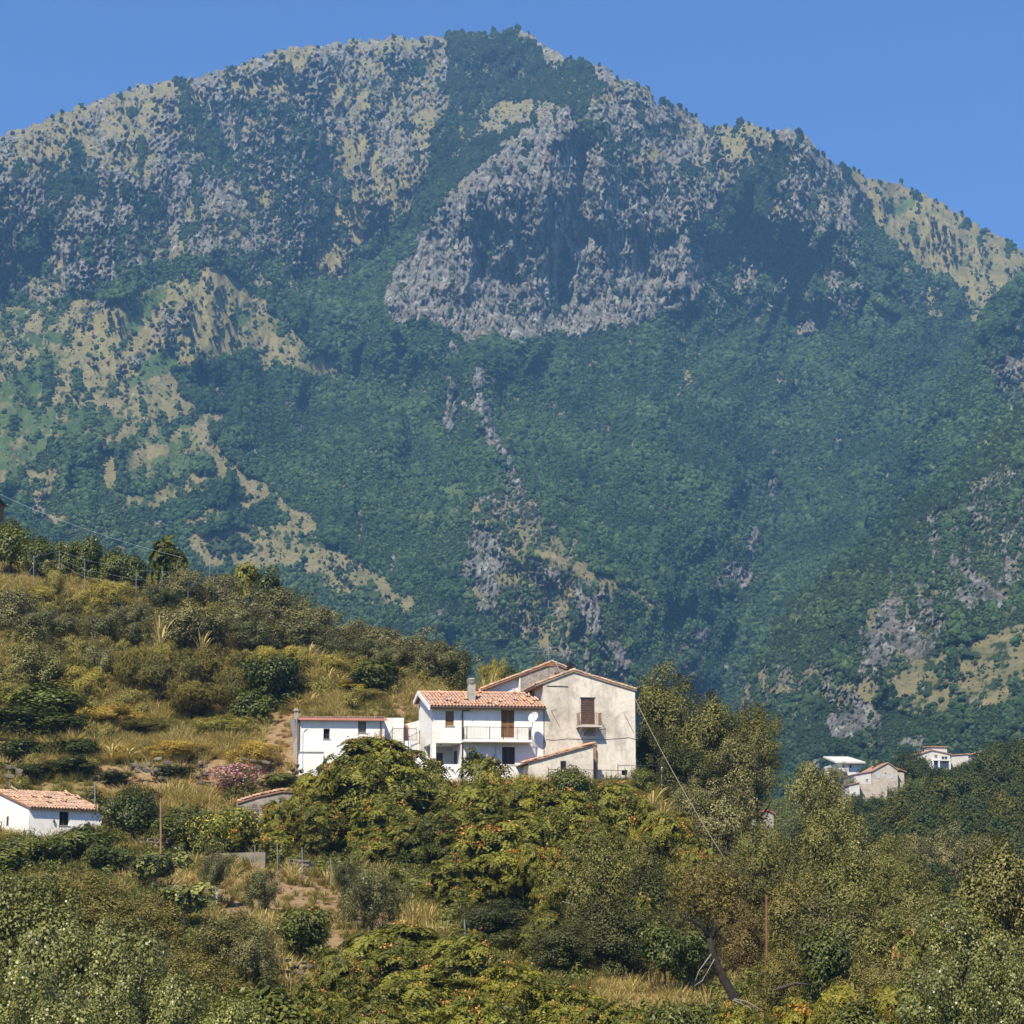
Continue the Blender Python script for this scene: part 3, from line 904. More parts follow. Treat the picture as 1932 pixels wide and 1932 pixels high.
for pl in SOIL:
    soil = np.where(in_poly(wx, wy, pl), 1.0, soil)
at_ = me.attributes.new('soil', 'FLOAT', 'POINT')
at_.data.foreach_set('value', soil.ravel().astype(np.float32))
tag(obj('hillside', me), 'dry terraced hillside of golden grass and bare earth', None, None, 'structure')
SOILGRID = (gx, gy, soil)

# wooded hill across the dip, with the hamlet on its crest
HC = {1250: [(1800, 330), (1640, 430), (1560, 520), (1545, 600)], 1450: [(1760, 320), (1600, 420), (1545, 500), (1545, 600)],
      1600: [(1820, 300), (1660, 370), (1560, 440), (1518, 490), (1512, 600)], 1750: [(1840, 290), (1680, 360), (1545, 430), (1492, 480), (1480, 540), (1485, 620)],
      1932: [(1880, 280), (1730, 340), (1560, 420), (1455, 480), (1440, 560), (1450, 640)], 2250: [(1900, 280), (1640, 390), (1430, 480), (1400, 560), (1410, 640)]}
fp = np.array([at(px, py, Y) for px, lst in HC.items() for py, Y in lst])
fhill = TPS(fp[:, :2], fp[:, 2], 1e-3)
gx, gy = np.meshgrid(np.arange(20, 220.1, 2.5), np.arange(285, 680.1, 2.5))
gzz = fhill(gx, gy) + 0.5 * fbm(gx / 14, gy / 14, 3, 75)
n, k = gx.shape
idx = np.arange(n * k).reshape(n, k)
me = np_mesh('wooded_hill', np.stack([gx, gy, gzz], -1).reshape(-1, 3), np.stack([idx[:-1, :-1], idx[:-1, 1:], idx[1:, 1:], idx[1:, :-1]], -1).reshape(-1, 4), M_HILL, True)
tag(obj('wooded_hill', me), 'wooded hill across the dip with a hamlet on its crest', None, None, 'structure')


def fhill_at(px, Y):
    py = 1500.0
    for _ in range(4):
        P = at(px, py, Y)
        z = float(fhill(P[0], Y))
        py = float(proj((P[0], Y, z))[1])
    return Vector((P[0], Y, z)), py


# valley floor sheet under everything, out to the mountain's foot and beyond
vg = MB()
xs, ys = np.linspace(-1100, 1100, 12), [-200, 60, 250, 500, 900, 1300, 1700, 4600]
zs = [-30, -30, -22, -15, 20, 60, 60, 60]
for i in range(len(xs) - 1):
    for j in range(len(ys) - 1):
        vg.poly([(xs[i], ys[j], zs[j]), (xs[i + 1], ys[j], zs[j]), (xs[i + 1], ys[j + 1], zs[j + 1]), (xs[i], ys[j + 1], zs[j + 1])])
tag(vg.build('valley_ground', M_HILL), 'valley ground between the hillside and the mountain', None, None, 'structure')
# ------------------------------------------------------------------ building materials
def limewash():
    m, nt, b = new_mat('white_limewash')
    pos = position(nt)
    mp = nd(nt, 'ShaderNodeMapping')
    mp.inputs['Scale'].default_value = (1, 1, 0.15)
    nt.links.new(pos, mp.inputs['Vector'])
    c = ramp(nt, noise_tex(nt, 0.7, 7, 0.65, pos), [(0.3, (0.68, 0.645, 0.575)), (0.5, (0.82, 0.795, 0.73)), (0.7, (0.87, 0.85, 0.79))])
    c = mixc(nt, ramp(nt, noise_tex(nt, 1.6, 5, 0.7, mp.outputs[0]), [(0.55, (0, 0, 0)), (0.72, (0.5, 0.5, 0.5))]), c, (0.55, 0.52, 0.47))
    nt.links.new(c, b.inputs['Base Color'])
    b.inputs['Roughness'].default_value = 0.9
    bump(nt, b, noise_tex(nt, 7, 4, 0.6, pos), 0.35, 0.03)
    return m


M_WHITE = limewash()
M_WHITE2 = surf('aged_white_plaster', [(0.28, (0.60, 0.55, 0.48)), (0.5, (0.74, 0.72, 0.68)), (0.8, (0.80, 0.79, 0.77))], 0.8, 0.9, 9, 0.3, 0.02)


def old_plaster():
    m, nt, b = new_mat('weathered_beige_plaster')
    pos = position(nt)
    mp = nd(nt, 'ShaderNodeMapping')
    mp.inputs['Scale'].default_value = (1, 1, 0.22)
    nt.links.new(pos, mp.inputs['Vector'])
    big = noise_tex(nt, 0.32, 6, 0.62, pos)
    fine = noise_tex(nt, 3.2, 8, 0.72, pos)
    run = noise_tex(nt, 0.85, 5, 0.65, mp.outputs[0])
    c = ramp(nt, big, [(0.30, (0.45, 0.395, 0.31)), (0.45, (0.62, 0.56, 0.455)), (0.60, (0.70, 0.64, 0.53)), (0.75, (0.74, 0.685, 0.58))])
    c = mixc(nt, 0.75, c, ramp(nt, fine, [(0.30, (0.62, 0.58, 0.54)), (0.48, (1, 1, 1)), (0.68, (1.08, 1.08, 1.08))]), 'MULTIPLY')
    c = mixc(nt, ramp(nt, run, [(0.52, (0, 0, 0)), (0.68, (0.6, 0.6, 0.6))]), c, (0.28, 0.25, 0.205))
    c = mixc(nt, ramp(nt, noise_tex(nt, 0.55, 4, 0.55, pos, 0.6), [(0.56, (0, 0, 0)), (0.66, (0.5, 0.5, 0.5))]), c, (0.36, 0.325, 0.27))
    nt.links.new(c, b.inputs['Base Color'])
    b.inputs['Roughness'].default_value = 0.95
    bump(nt, b, fine, 0.5, 0.05)
    return m


M_BEIGE = old_plaster()
M_GREYWALL = surf('grey_roughcast', [(0.3, (0.20, 0.175, 0.15)), (0.5, (0.32, 0.28, 0.235)), (0.7, (0.42, 0.37, 0.31))], 0.9, 0.95, 6, 0.5, 0.04, fine=(5, 0.5))
M_PINKISH = surf('faded_pink_plaster', [(0.3, (0.50, 0.42, 0.38)), (0.7, (0.62, 0.54, 0.49))], 1.2, 0.95, 6, 0.3, 0.03)
M_TILE = surf('terracotta_tile', [(0.3, (0.43, 0.235, 0.15)), (0.5, (0.55, 0.335, 0.23)), (0.7, (0.62, 0.43, 0.32))], 2.2, 0.9, 14, 0.25, 0.02, obj_random=0.13)
M_OLDTILE = surf('weathered_tile', [(0.3, (0.30, 0.17, 0.11)), (0.5, (0.47, 0.30, 0.20)), (0.7, (0.56, 0.42, 0.30))], 2.2, 0.9, 14, 0.25, 0.02, obj_random=0.28)
M_DECK = surf('roof_mortar_bed', [(0.3, (0.22, 0.10, 0.06)), (0.7, (0.36, 0.18, 0.10))], 3, 0.95)
M_GREYDECK = surf('lichened_roof', [(0.3, (0.16, 0.13, 0.10)), (0.7, (0.34, 0.28, 0.21))], 2, 0.95, 7, 0.5, 0.04)
M_CONC = surf('old_concrete', [(0.3, (0.27, 0.24, 0.20)), (0.5, (0.37, 0.335, 0.285)), (0.7, (0.45, 0.415, 0.36))], 1.6, 0.95, 8, 0.3, 0.03)
M_SHUT = surf('brown_shutter_wood', [(0.3, (0.20, 0.10, 0.04)), (0.7, (0.30, 0.165, 0.065))], 2.5, 0.6)
M_SHUTD = surf('dark_brown_shutter', [(0.3, (0.075, 0.045, 0.035)), (0.7, (0.12, 0.075, 0.055))], 3, 0.6)
M_RUST = surf('rusty_iron', [(0.3, (0.16, 0.07, 0.04)), (0.7, (0.28, 0.13, 0.07))], 5, 0.8)
M_DARK = surf('dark_interior', [(0.3, (0.012, 0.012, 0.013)), (0.7, (0.02, 0.02, 0.02))], 2, 0.9)
M_IRON = surf('black_painted_iron', [(0.3, (0.025, 0.025, 0.028)), (0.7, (0.045, 0.045, 0.05))], 4, 0.5)
M_PIPE = surf('brown_metal_gutter', [(0.3, (0.055, 0.035, 0.028)), (0.7, (0.085, 0.055, 0.045))], 4, 0.5)
M_GALV = surf('galvanised_steel', [(0.3, (0.26, 0.27, 0.28)), (0.7, (0.38, 0.39, 0.39))], 4, 0.45, metal=0.5)
M_DISH = surf('pale_grey_dish', [(0.3, (0.48, 0.48, 0.49)), (0.7, (0.55, 0.55, 0.56))], 3, 0.5)
M_PINK = surf('red_painted_door', [(0.3, (0.45, 0.16, 0.12)), (0.7, (0.55, 0.24, 0.19))], 3, 0.7)
M_STONE = surf('pale_fieldstone', [(0.3, (0.085, 0.068, 0.05)), (0.5, (0.145, 0.12, 0.088)), (0.7, (0.21, 0.18, 0.135))], 2.2, 0.95, 8, 0.5, 0.05, obj_random=0.3)
M_WOOD = surf('weathered_pole_wood', [(0.3, (0.22, 0.13, 0.075)), (0.7, (0.36, 0.22, 0.13))], 3, 0.9)
M_WPOST = surf('whitewashed_post', [(0.3, (0.5, 0.48, 0.44)), (0.7, (0.66, 0.64, 0.6))], 3, 0.8)
M_WIRE = surf('cable_jacket', [(0.3, (0.28, 0.24, 0.17)), (0.7, (0.34, 0.30, 0.22))], 2, 0.7)
M_WIREB = surf('pale_wire', [(0.3, (0.5, 0.52, 0.55)), (0.7, (0.6, 0.62, 0.65))], 2, 0.5)
M_GLASS = surf('window_glass', [(0.3, (0.05, 0.06, 0.07)), (0.7, (0.08, 0.09, 0.10))], 1, 0.15)
M_CURTAIN = surf('grey_curtain', [(0.3, (0.16, 0.145, 0.13)), (0.7, (0.22, 0.2, 0.185))], 3, 0.9)


class Frame:
    """u runs along a facade, w into the building; p(a, b, z) -> world"""
    def __init__(self, O, ud, wd):
        self.O = Vector(O)
        self.u = Vector((math.cos(R(ud)), math.sin(R(ud)), 0))
        self.w = Vector((-math.sin(R(wd)), math.cos(R(wd)), 0))

    def __call__(self, a, b, z):
        return self.O + self.u * a + self.w * b + Vector((0, 0, z))

    def face(self, px, py, b=0.0):
        """(a, z) of the point seen at (px, py) on the facade plane moved by b"""
        r = V(px, py, 100.0)
        O = self.O + self.w * b
        A = np.array([[self.u.x, -r.x], [self.u.y, -r.y]])
        a, t = np.linalg.solve(A, [-O.x, -O.y])
        return float(a), float(t * r.z - O.z)


def sub(ox, oy, k):
    """coordinates of an enlarged survey crop -> the 1932-wide view"""
    return lambda x, y: ((ox + x * k) / 1.29405, (oy + y * k) / 1.29405)


def child(o, root):
    o.parent = root
    o.matrix_parent_inverse = Matrix.Translation(-root.location)
    return o


def part(mb, name, mat, root, label=None, kind=None, smooth=False):
    o = mb.build(name, mat, None, smooth)
    child(o, root)
    return tag(o, label, None, None, kind)


def subpart(mb, name, mat, parent, kind=None, smooth=False):
    o = mb.build(name, mat, parent, smooth)
    return tag(o, None, None, None, kind)


def wall_holes(mb, fr, a0, a1, z0, z1, b0, b1, holes, axis='a'):
    """a wall slab from b0 to b1 with rectangular openings (lo, hi, z_lo, z_hi); axis 'b' runs it along w instead"""
    P = (lambda s, d, z: fr(s, d, z)) if axis == 'a' else (lambda s, d, z: fr(d, s, z))
    As = sorted({a0, a1, *[h for H in holes for h in H[:2] if a0 < h < a1]})
    Zs = sorted({z0, z1, *[h for H in holes for h in H[2:4] if z0 < h < z1]})
    solid = {}
    for i in range(len(As) - 1):
        for j in range(len(Zs) - 1):
            ca, cz = (As[i] + As[i + 1]) / 2, (Zs[j] + Zs[j + 1]) / 2
            solid[i, j] = not any(H[0] < ca < H[1] and H[2] < cz < H[3] for H in holes)
    for (i, j), s in solid.items():
        if not s: continue
        l, r, d, t = As[i], As[i + 1], Zs[j], Zs[j + 1]
        mb.poly([P(l, b0, d), P(r, b0, d), P(r, b0, t), P(l, b0, t)])
        mb.poly([P(r, b1, d), P(l, b1, d), P(l, b1, t), P(r, b1, t)])
        if not solid.get((i - 1, j)): mb.poly([P(l, b1, d), P(l, b0, d), P(l, b0, t), P(l, b1, t)])
        if not solid.get((i + 1, j)): mb.poly([P(r, b0, d), P(r, b1, d), P(r, b1, t), P(r, b0, t)])
        if not solid.get((i, j - 1)): mb.poly([P(l, b0, d), P(l, b1, d), P(r, b1, d), P(r, b0, d)])
        if not solid.get((i, j + 1)): mb.poly([P(l, b1, t), P(l, b0, t), P(r, b0, t), P(r, b1, t)])


def tile_mesh(L, w0, w1, mat, h=0.55):
    """one barrel tile, narrow end up the slope (+Y), arch towards +Z"""
    v, f = [], []
    for y, w, lift in ((0, w0, 0.02), (L, w1, 0.0)):
        for sgn in (1, 0.82):
            for i in range(6):
                t = math.pi * i / 5
                v.append((-math.cos(t) * w / 2 * sgn, y, math.sin(t) * w * h * sgn + lift))
    for i in range(5):
        f.append((i, i + 1, 12 + i + 1, 12 + i))           # outer skin
        f.append((6 + i + 1, 6 + i, i, i + 1)[::-1])       # lower lip
        f.append((6 + i, 18 + i, 18 + i + 1, 6 + i + 1))   # inner skin
    me = bpy.data.meshes.new('tile')
    me.from_pydata(v, [], f)
    me.materials.append(mat)
    return me


def lay_tiles(fr, roof, me, eave, along, up, ncol, nrow, pitch, exposure, lift=0.06, jitter=1.0, lifted=0, offs=None):
    """tiles on the slope whose lower left corner is eave; along/up are unit directions; every tile is a piece of its own"""
    nrm = along.cross(up).normalized()
    X = up.cross(nrm).normalized()
    base = Matrix((X, up, nrm)).transposed().to_4x4()
    lifts = set(random.sample(range(ncol * nrow), lifted)) if lifted else set()
    for r in range(nrow):
        for c in range(ncol):
            o = bpy.data.objects.new('tile', me)
            col.objects.link(o)
            o.parent = roof
            p = eave + along * ((c + 0.5) * pitch) + up * (r * exposure) + nrm * (lift + 0.012 * (r % 2))
            up_ = Matrix.Rotation(random.gauss(0, 0.03) * jitter, 4, 'Z') @ Matrix.Rotation(random.gauss(0, 0.015) * jitter, 4, 'X')
            if r * ncol + c in lifts:
                up_ = Matrix.Rotation(random.uniform(-0.5, 0.5), 4, 'Z') @ Matrix.Rotation(random.uniform(0.15, 0.3), 4, 'X')
                p = p + nrm * 0.10
            o.matrix_local = Matrix.Translation(p) @ base @ up_


def rake_tiles(roof, me, p0, p1, n, nrm, up=None):
    """a single line of tiles along the sloping edge p0 (low) to p1 (high)"""
    up = (p1 - p0).normalized()
    X = up.cross(nrm).normalized()
    base = Matrix((X, up, nrm)).transposed().to_4x4()
    for i in range(n):
        o = bpy.data.objects.new('tile', me)
        col.objects.link(o)
        o.parent = roof
        o.matrix_local = Matrix.Translation(p0.lerp(p1, i / n) + nrm * (0.05 + random.uniform(0, 0.03))) @ base @ Matrix.Rotation(random.gauss(0, 0.07), 4, 'Z') @ Matrix.Rotation(random.gauss(0, 0.03), 4, 'X')


def railing(mb, pts, h, gap=0.11, r=0.011, mid=None, low=0.08):
    """bars between a bottom and a top rail along the polyline pts"""
    for p, q in zip(pts[:-1], pts[1:]):
        p, q = Vector(p), Vector(q)
        L = (q - p).length
        up = Vector((0, 0, 1))
        mb.tube([p + up * h, q + up * h], 0.022, 5)
        mb.tube([p + up * low, q + up * low], 0.016, 5)
        n = max(2, int(L / gap))
        for i in range(1, n):
            s = p.lerp(q, i / n)
            mb.tube([s + up * low, s + up * h], r, 4, cap=False)


# ------------------------------------------------------------------ white house
z2 = sub(980, 1560, 1 / 3.22)
W = Frame(V(*z2(240, 1100), 185.0), 5, 14)
fz = lambda x, y, b=0.0: W.face(*z2(x, y), b)
WH = empty('white_house', W(0, 0, 0), 0, 'two storey white house with red tiled roof, loggia and iron balcony', 'house')
aR = fz(1128, 800)[0]
zE = fz(300, 530)[1]
BR, BB = 4.0, 5.4
zR = zE + 1.50


def hole(x0, x1, y0, y1, b=0.0):
    a0, zt = fz(x0, y0, b)
    a1, zb = fz(x1, y1, b)
    return (a0, a1, zb, zt)


H_win = hole(347, 412, 566, 683)
H_door = hole(784, 889, 557, 776)
H_gw = hole(791, 893, 848, 988)
H_log = hole(272, 468, 817, 985)
H_log = (H_log[0], H_log[1], H_log[2], H_log[3])
zT = H_log[3]
mb = MB()
wall_holes(mb, W, 0, aR, -4, zE, 0, 0.35, [H_win, H_door, H_gw, H_log])
wall_holes(mb, W, 0.35, BB, -4, zE - 0.1, 0, 0.35, [(0.75, 3.2, H_log[2] - 0.3, zT)], 'b')
for a in (0.0,):   # gable triangle
    mb.prism([W(a, 0.35, zE - 0.1), W(a, BB, zE - 0.1), W(a, BB, zR - 0.6), W(a, BR, zR - 0.12), W(a, 0.35, zE + 0.05)], W.u * 0.35)
mb.box(W, 0.35, aR, BB - 0.35, BB, -4, zE + 0.2)
part(mb, 'wall', M_WHITE, WH)
# loggia room
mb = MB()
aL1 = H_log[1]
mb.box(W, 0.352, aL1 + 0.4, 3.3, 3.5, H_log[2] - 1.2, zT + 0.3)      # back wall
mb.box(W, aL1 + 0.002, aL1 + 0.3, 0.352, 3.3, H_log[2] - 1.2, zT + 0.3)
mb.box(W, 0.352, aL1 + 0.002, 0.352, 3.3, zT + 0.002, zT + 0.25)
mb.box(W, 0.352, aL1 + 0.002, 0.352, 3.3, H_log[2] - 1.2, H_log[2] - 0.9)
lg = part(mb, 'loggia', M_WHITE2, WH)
d0, d1 = fz(274, 897, 3.3), fz(319, 990, 3.3)
mb = MB()
mb.box(W, d0[0] + 0.02, d1[0] + 0.05, 3.26, 3.298, H_log[2] - 0.9, d0[1])
subpart(mb, 'loggia_door', M_SHUTD, lg)
mb = MB()
mb.box(W, aL1 - 0.06, aL1 - 0.002, 1.5, 2.3, H_log[2] - 0.9, d0[1] + 0.02)
subpart(mb, 'side_door', M_SHUTD, lg)
mb = MB()
c_ = W((H_log[0] + 0.55), 0.9, zT)
mb.lathe((c_.x, c_.y, c_.z - 0.09), [(0.04, 0.0), (0.10, 0.01), (0.11, 0.05), (0.05, 0.088)], 10)
subpart(mb, 'ceiling_lamp', M_GALV, lg)
# roof
eF, eB = -0.55, BB + 0.35
sl = (zR - zE) / BR
zEf = zE + sl * eF
roofm = MB()
aL0 = -0.42
roofm.hexa([W(aL0 + 0.1, eF, zEf), W(aR - 0.03, eF, zEf), W(aR - 0.03, BR, zR), W(aL0 + 0.1, BR, zR)],
           [W(aL0 + 0.1, eF, zEf + 0.14), W(aR - 0.03, eF, zEf + 0.14), W(aR - 0.03, BR, zR + 0.14), W(aL0 + 0.1, BR, zR + 0.14)])
roofm.hexa([W(aL0 + 0.1, BR + .001, zR), W(aR - 0.03, BR + .001, zR), W(aR - 0.03, eB, zR - 0.62), W(aL0 + 0.1, eB, zR - 0.62)],
           [W(aL0 + 0.1, BR + .001, zR + 0.14), W(aR - 0.03, BR + .001, zR + 0.14), W(aR - 0.03, eB, zR - 0.48), W(aL0 + 0.1, eB, zR - 0.48)])
roof = part(roofm, 'roof', M_DECK, WH)
up = (W(0, BR, zR) - W(0, eF, zEf)).normalized()
slope_len = (W(0, BR, zR) - W(0, eF, zEf)).length
ncol, nrow = 35, 8
pitch = (aR - 0.03 - aL0 - 0.12) / ncol
T1 = tile_mesh(slope_len / nrow * 1.16, pitch * 0.80, pitch * 0.66, M_TILE)
lay_tiles(W, roof, T1, W(aL0 + 0.12, eF - 0.05, zEf + 0.13), W.u, up, ncol, nrow, pitch, slope_len / nrow, 0.02, lifted=15)
mb = MB()
mb.tube([W(aL0 + 0.1, BR, zR + 0.16), W(aR - 0.04, BR, zR + 0.16)], 0.11, 8)
subpart(mb, 'ridge_cap', M_TILE, roof)
for nm, q0, q1 in (('bargeboard', W(aL0, eF - 0.06, zEf - 0.16), W(aL0, BR, zR - 0.10)), ('bargeboard', W(aL0, BR + .002, zR - 0.10), W(aL0, eB, zR - 0.72))):
    mb = MB()
    mb.hexa([q0, q0 + W.u * 0.10, q1 + W.u * 0.10, q1], [q + Vector((0, 0, 0.34)) for q in (q0, q0 + W.u * 0.10, q1 + W.u * 0.10, q1)])
    part(mb, nm, M_WHITE, WH)
mb = MB()
mb.hexa([W(aL0 + .11, -0.02, zE - 0.22), W(aL0 + .11, BR, zR - 0.05), W(-0.003, BR, zR - 0.05), W(-0.003, -0.02, zE - 0.22)],
        [W(aL0 + .11, -0.02, zE - 0.12), W(aL0 + .11, BR, zR - 0.003), W(-0.003, BR, zR - 0.003), W(-0.003, -0.02, zE - 0.12)])
part(mb, 'soffit', M_WHITE, WH)
mb = MB()
mb.tube([W(aL0 + 0.12, eF - 0.08, zEf + 0.06), W(aR - 0.02, eF - 0.08, zEf + 0.04)], 0.075, 8)
part(mb, 'gutter', M_PIPE, WH)
ap = fz(478, 600)[0]
mb = MB()
mb.tube([W(ap + 0.50, eF - 0.06, zEf - 0.0), W(ap + 0.48, eF - 0.02, zEf - 0.16), W(ap + 0.05, -0.12, zE - 0.34), W(ap, -0.09, zE - 0.50), W(ap, -0.09, -3)], 0.055, 8)
part(mb, 'downpipe', M_PIPE, WH)
# openings
mb = MB()
mb.box(W, H_win[0] + .004, H_win[1] - .004, 0.10, 0.16, H_win[2] + .004, H_win[3] - .004)
n_ = 14
for i in range(n_):
    z_ = H_win[2] + (H_win[3] - H_win[2]) * (i + 0.5) / n_
    mb.box(W, H_win[0] + .01, H_win[1] - .01, 0.075, 0.0995, z_ - 0.028, z_ + 0.028)
wn_ = part(mb, 'shuttered_window', M_SHUT, WH)
mb = MB()
mb.box(W, H_win[0] - 0.06, H_win[1] + 0.06, -0.06, 0.099, H_win[2] - 0.07, H_win[2] - 0.002)
subpart(mb, 'window_sill', M_CONC, wn_)
def louvre_door(hl, mat, b=0.08, rows=22, root=None, name='balcony_door'):
    mid_ = (hl[0] + hl[1]) / 2
    mb = MB()
    mb.box(W, hl[0] + .004, hl[1] - .004, b + 0.06, b + 0.12, hl[2] + .004, hl[3] - .004)
    o = part(mb, name, mat, root)
    for s0, s1 in ((hl[0] + 0.01, mid_ - 0.012), (mid_ + 0.012, hl[1] - 0.01)):
        m2 = MB()
        m2.box(W, s0, s0 + 0.07, b, b + 0.059, hl[2] + .01, hl[3] - .01)
        m2.box(W, s1 - 0.07, s1, b, b + 0.059, hl[2] + .01, hl[3] - .01)
        for i in range(rows):
            z_ = hl[2] + 0.02 + (hl[3] - hl[2] - 0.04) * (i + 0.5) / rows
            q = 0.36 * (hl[3] - hl[2]) / rows
            m2.hexa([W(s0 + 0.071, b + .002, z_ - q), W(s1 - 0.071, b + .002, z_ - q), W(s1 - 0.071, b + .058, z_ + q - .02), W(s0 + 0.071, b + .058, z_ + q - .02)],
                    [W(s0 + 0.071, b + .002, z_ - q + .02), W(s1 - 0.071, b + .002, z_ - q + .02), W(s1 - 0.071, b + .058, z_ + q), W(s0 + 0.071, b + .058, z_ + q)])
        subpart(m2, 'shutter', mat, o)
    return o
louvre_door(H_door, M_SHUT, root=WH)
louvre_door(H_gw, M_SHUTD, rows=16, root=WH, name='ground_window')
mb = MB()
mb.box(W, H_gw[0] - 0.07, H_gw[1] + 0.07, -0.05, 0.075, H_gw[2] - 0.07, H_gw[2] - 0.002)
part(mb, 'window_sill', M_WHITE, WH)
# balcony
bD = -1.15
c0, c1 = fz(492, 788, bD), fz(1030, 797, bD)
zS = (c0[1] + c1[1]) / 2
aB0, aB1 = c0[0], c1[0]
mb = MB()
mb.box(W, aB0, aB1, bD, -0.003, zS - 0.17, zS)
bal = part(mb, 'balcony', M_WHITE, WH)
mb = MB()
g = 0.06
railing(mb, [W(aB0 + g, -0.05, zS), W(aB0 + g, bD + g, zS), W(aB1 - g, bD + g, zS), W(aB1 - g, -0.05, zS)], 1.02, 0.115, 0.0105)
subpart(mb, 'railing', M_IRON, bal, 'stuff')
for x in (516, 696, 803, 912, 1020):
    a = fz(x, 720, bD)[0]
    mb = MB()
    mb.tube([W(a, bD + g, zS), W(a, bD + g, zS + 1.06)], 0.024, 6)
    subpart(mb, 'railing_post', M_IRON, bal)
for aa in (aB0 + g, aB1 - g):      # scrolled side panels
    mb = MB()
    for k_ in range(3):
        cb, cz = -0.28 - 0.3 * k_, zS + 0.55
        mb.tube([W(aa, cb + 0.13 * math.cos(t * 0.55) * (1 - t / 20), cz + 0.34 * math.sin(t * 0.55)) for t in range(14)], 0.012, 4)
    subpart(mb, 'scroll_panel', M_IRON, bal)
mb = MB()
mb.tube([W(fz(730, 820)[0], -0.45, zS - 0.171), W(fz(730, 820)[0], -0.45, zS - 1.0), W(fz(730, 820)[0], -0.10, zS - 1.2), W(fz(730, 820)[0], -0.10, zS - 2.6)], 0.06, 8)
part(mb, 'drain_pipe', M_GALV, WH)
mb = MB()
c_ = fz(722, 524)
p_ = W(c_[0], -0.12, c_[1])
mb.lathe((p_.x, p_.y, p_.z - 0.1), [(0.05, 0), (0.13, 0.06), (0.13, 0.14), (0.04, 0.18)], 10)
part(mb, 'wall_lamp', M_IRON, WH)
# chimney
ch = fz(556, 470, 1.0)
mb = MB()
mb.box(W, ch[0] - 0.27, ch[0] + 0.27, 1.0, 1.55, zE, fz(556, 352, 1.0)[1])
chim = part(mb, 'chimney', M_CONC, WH)
zc = fz(556, 352, 1.0)[1]
cc = W(ch[0], 1.27, zc)
for k_ in range(4):
    mb = MB()
    mb.lathe((cc.x, cc.y, cc.z + 0.012 + 0.115 * k_), [(0.30, 0), (0.37, 0.02), (0.37, 0.075), (0.28, 0.09)] if k_ < 3 else [(0.36, 0), (0.36, 0.04), (0.22, 0.12), (0.06, 0.14)], 14)
    subpart(mb, 'chimney_ring', M_CONC, chim)
mb = MB()
mb.lathe((cc.x, cc.y, cc.z + .001), [(0.22, 0), (0.22, 0.36)], 10)
subpart(mb, 'flue', M_DARK, chim)

# satellite dish on the balcony rail: rests on the house, a thing of its own
dc = fz(1036, 612, bD - 0.15)
DP_ = W(dc[0], bD - 0.15, dc[1])
SD = empty('satellite_dish', W(aB1 - 0.05, bD + 0.06, zS + 1.0), 0, 'pale round satellite dish fixed to the end of the white house balcony railing', 'satellite dish')
dn = Vector((-0.42, -0.80, 0.42)).normalized()
dx = Vector((dn.y, -dn.x, 0)).normalized()
dy_ = dn.cross(dx)
mb = MB()
rings = []
for r_, dep in ((0.0, 0.10), (0.18, 0.085), (0.33, 0.04), (0.44, 0.0)):
    rings.append([DP_ + dx * r_ * math.cos(t * math.pi / 9) + dy_ * r_ * 1.06 * math.sin(t * math.pi / 9) - dn * dep for t in range(18)])
for i in range(3):
    for s in range(18):
        mb.poly([rings[i][s], rings[i][(s + 1) % 18], rings[i + 1][(s + 1) % 18], rings[i + 1][s]])
        mb.poly([p - dn * 0.015 for p in (rings[i + 1][s], rings[i + 1][(s + 1) % 18], rings[i][(s + 1) % 18], rings[i][s])])
part(mb, 'reflector', M_DISH, SD, smooth=True)
mb = MB()
mb.tube([DP_ - dn * 0.13, W(aB1 - 0.08, bD + 0.06, zS + 0.75), W(aB1 - 0.08, bD + 0.06, zS + 0.2)], 0.025, 6)
part(mb, 'mast', M_GALV, SD)
mb = MB()
mb.tube([DP_ - dy_ * 0.44, DP_ + dn * 0.38 - dy_ * 0.18], 0.012, 5)
mb.tube([DP_ + dn * 0.38 - dy_ * 0.18, DP_ + dn * 0.28 - dy_ * 0.13], 0.04, 7)
part(mb, 'feed_arm', M_GALV, SD)

# ------------------------------------------------------------------ weathered beige house
BH = empty('plastered_house', W(aR, 0, 0), 0, 'tall weathered beige house with a blank gable and one small balcony', 'house')
sL, sR_ = fz(1112, 370), fz(1836, 410)
ax, az = fz(1350, 262)
a0_, zl = sL[0] + 0.02, fz(1105, 352)[1]
a1_, zr = sR_[0], sR_[1]
hd = hole(1410, 1520, 467, 672)
hb = hole(1732, 1780, 1030, 1072)
DEP = 8.5
mb = MB()
zbase = min(zl, zr) - 0.002
wall_holes(mb, W, a0_, a1_, -4, zbase, 0, 0.45, [hd, hb])
mb.prism([W(a0_, 0, zbase), W(a1_, 0, zbase), W(a1_, 0, zr), W(ax, 0, az), W(a0_, 0, zl)], W.w * 0.45)
mb.box(W, a0_, a0_ + 0.45, 0.451, DEP, -4, zl - 0.05)
mb.box(W, a1_ - 0.45, a1_, 0.451, DEP, -4, zr - 0.05)
mb.box(W, a0_ + 0.451, a1_ - 0.451, DEP - 0.4, DEP, -4, zbase)
bw = part(mb, 'wall', M_BEIGE, BH)
OT = tile_mesh(0.52, 0.26, 0.21, M_OLDTILE)
tl = (zl - az) / (a0_ - ax)
tr_ = (zr - az) / (a1_ - ax)
rm = MB()
eL, eR = a0_ - 0.55, a1_ + 0.12
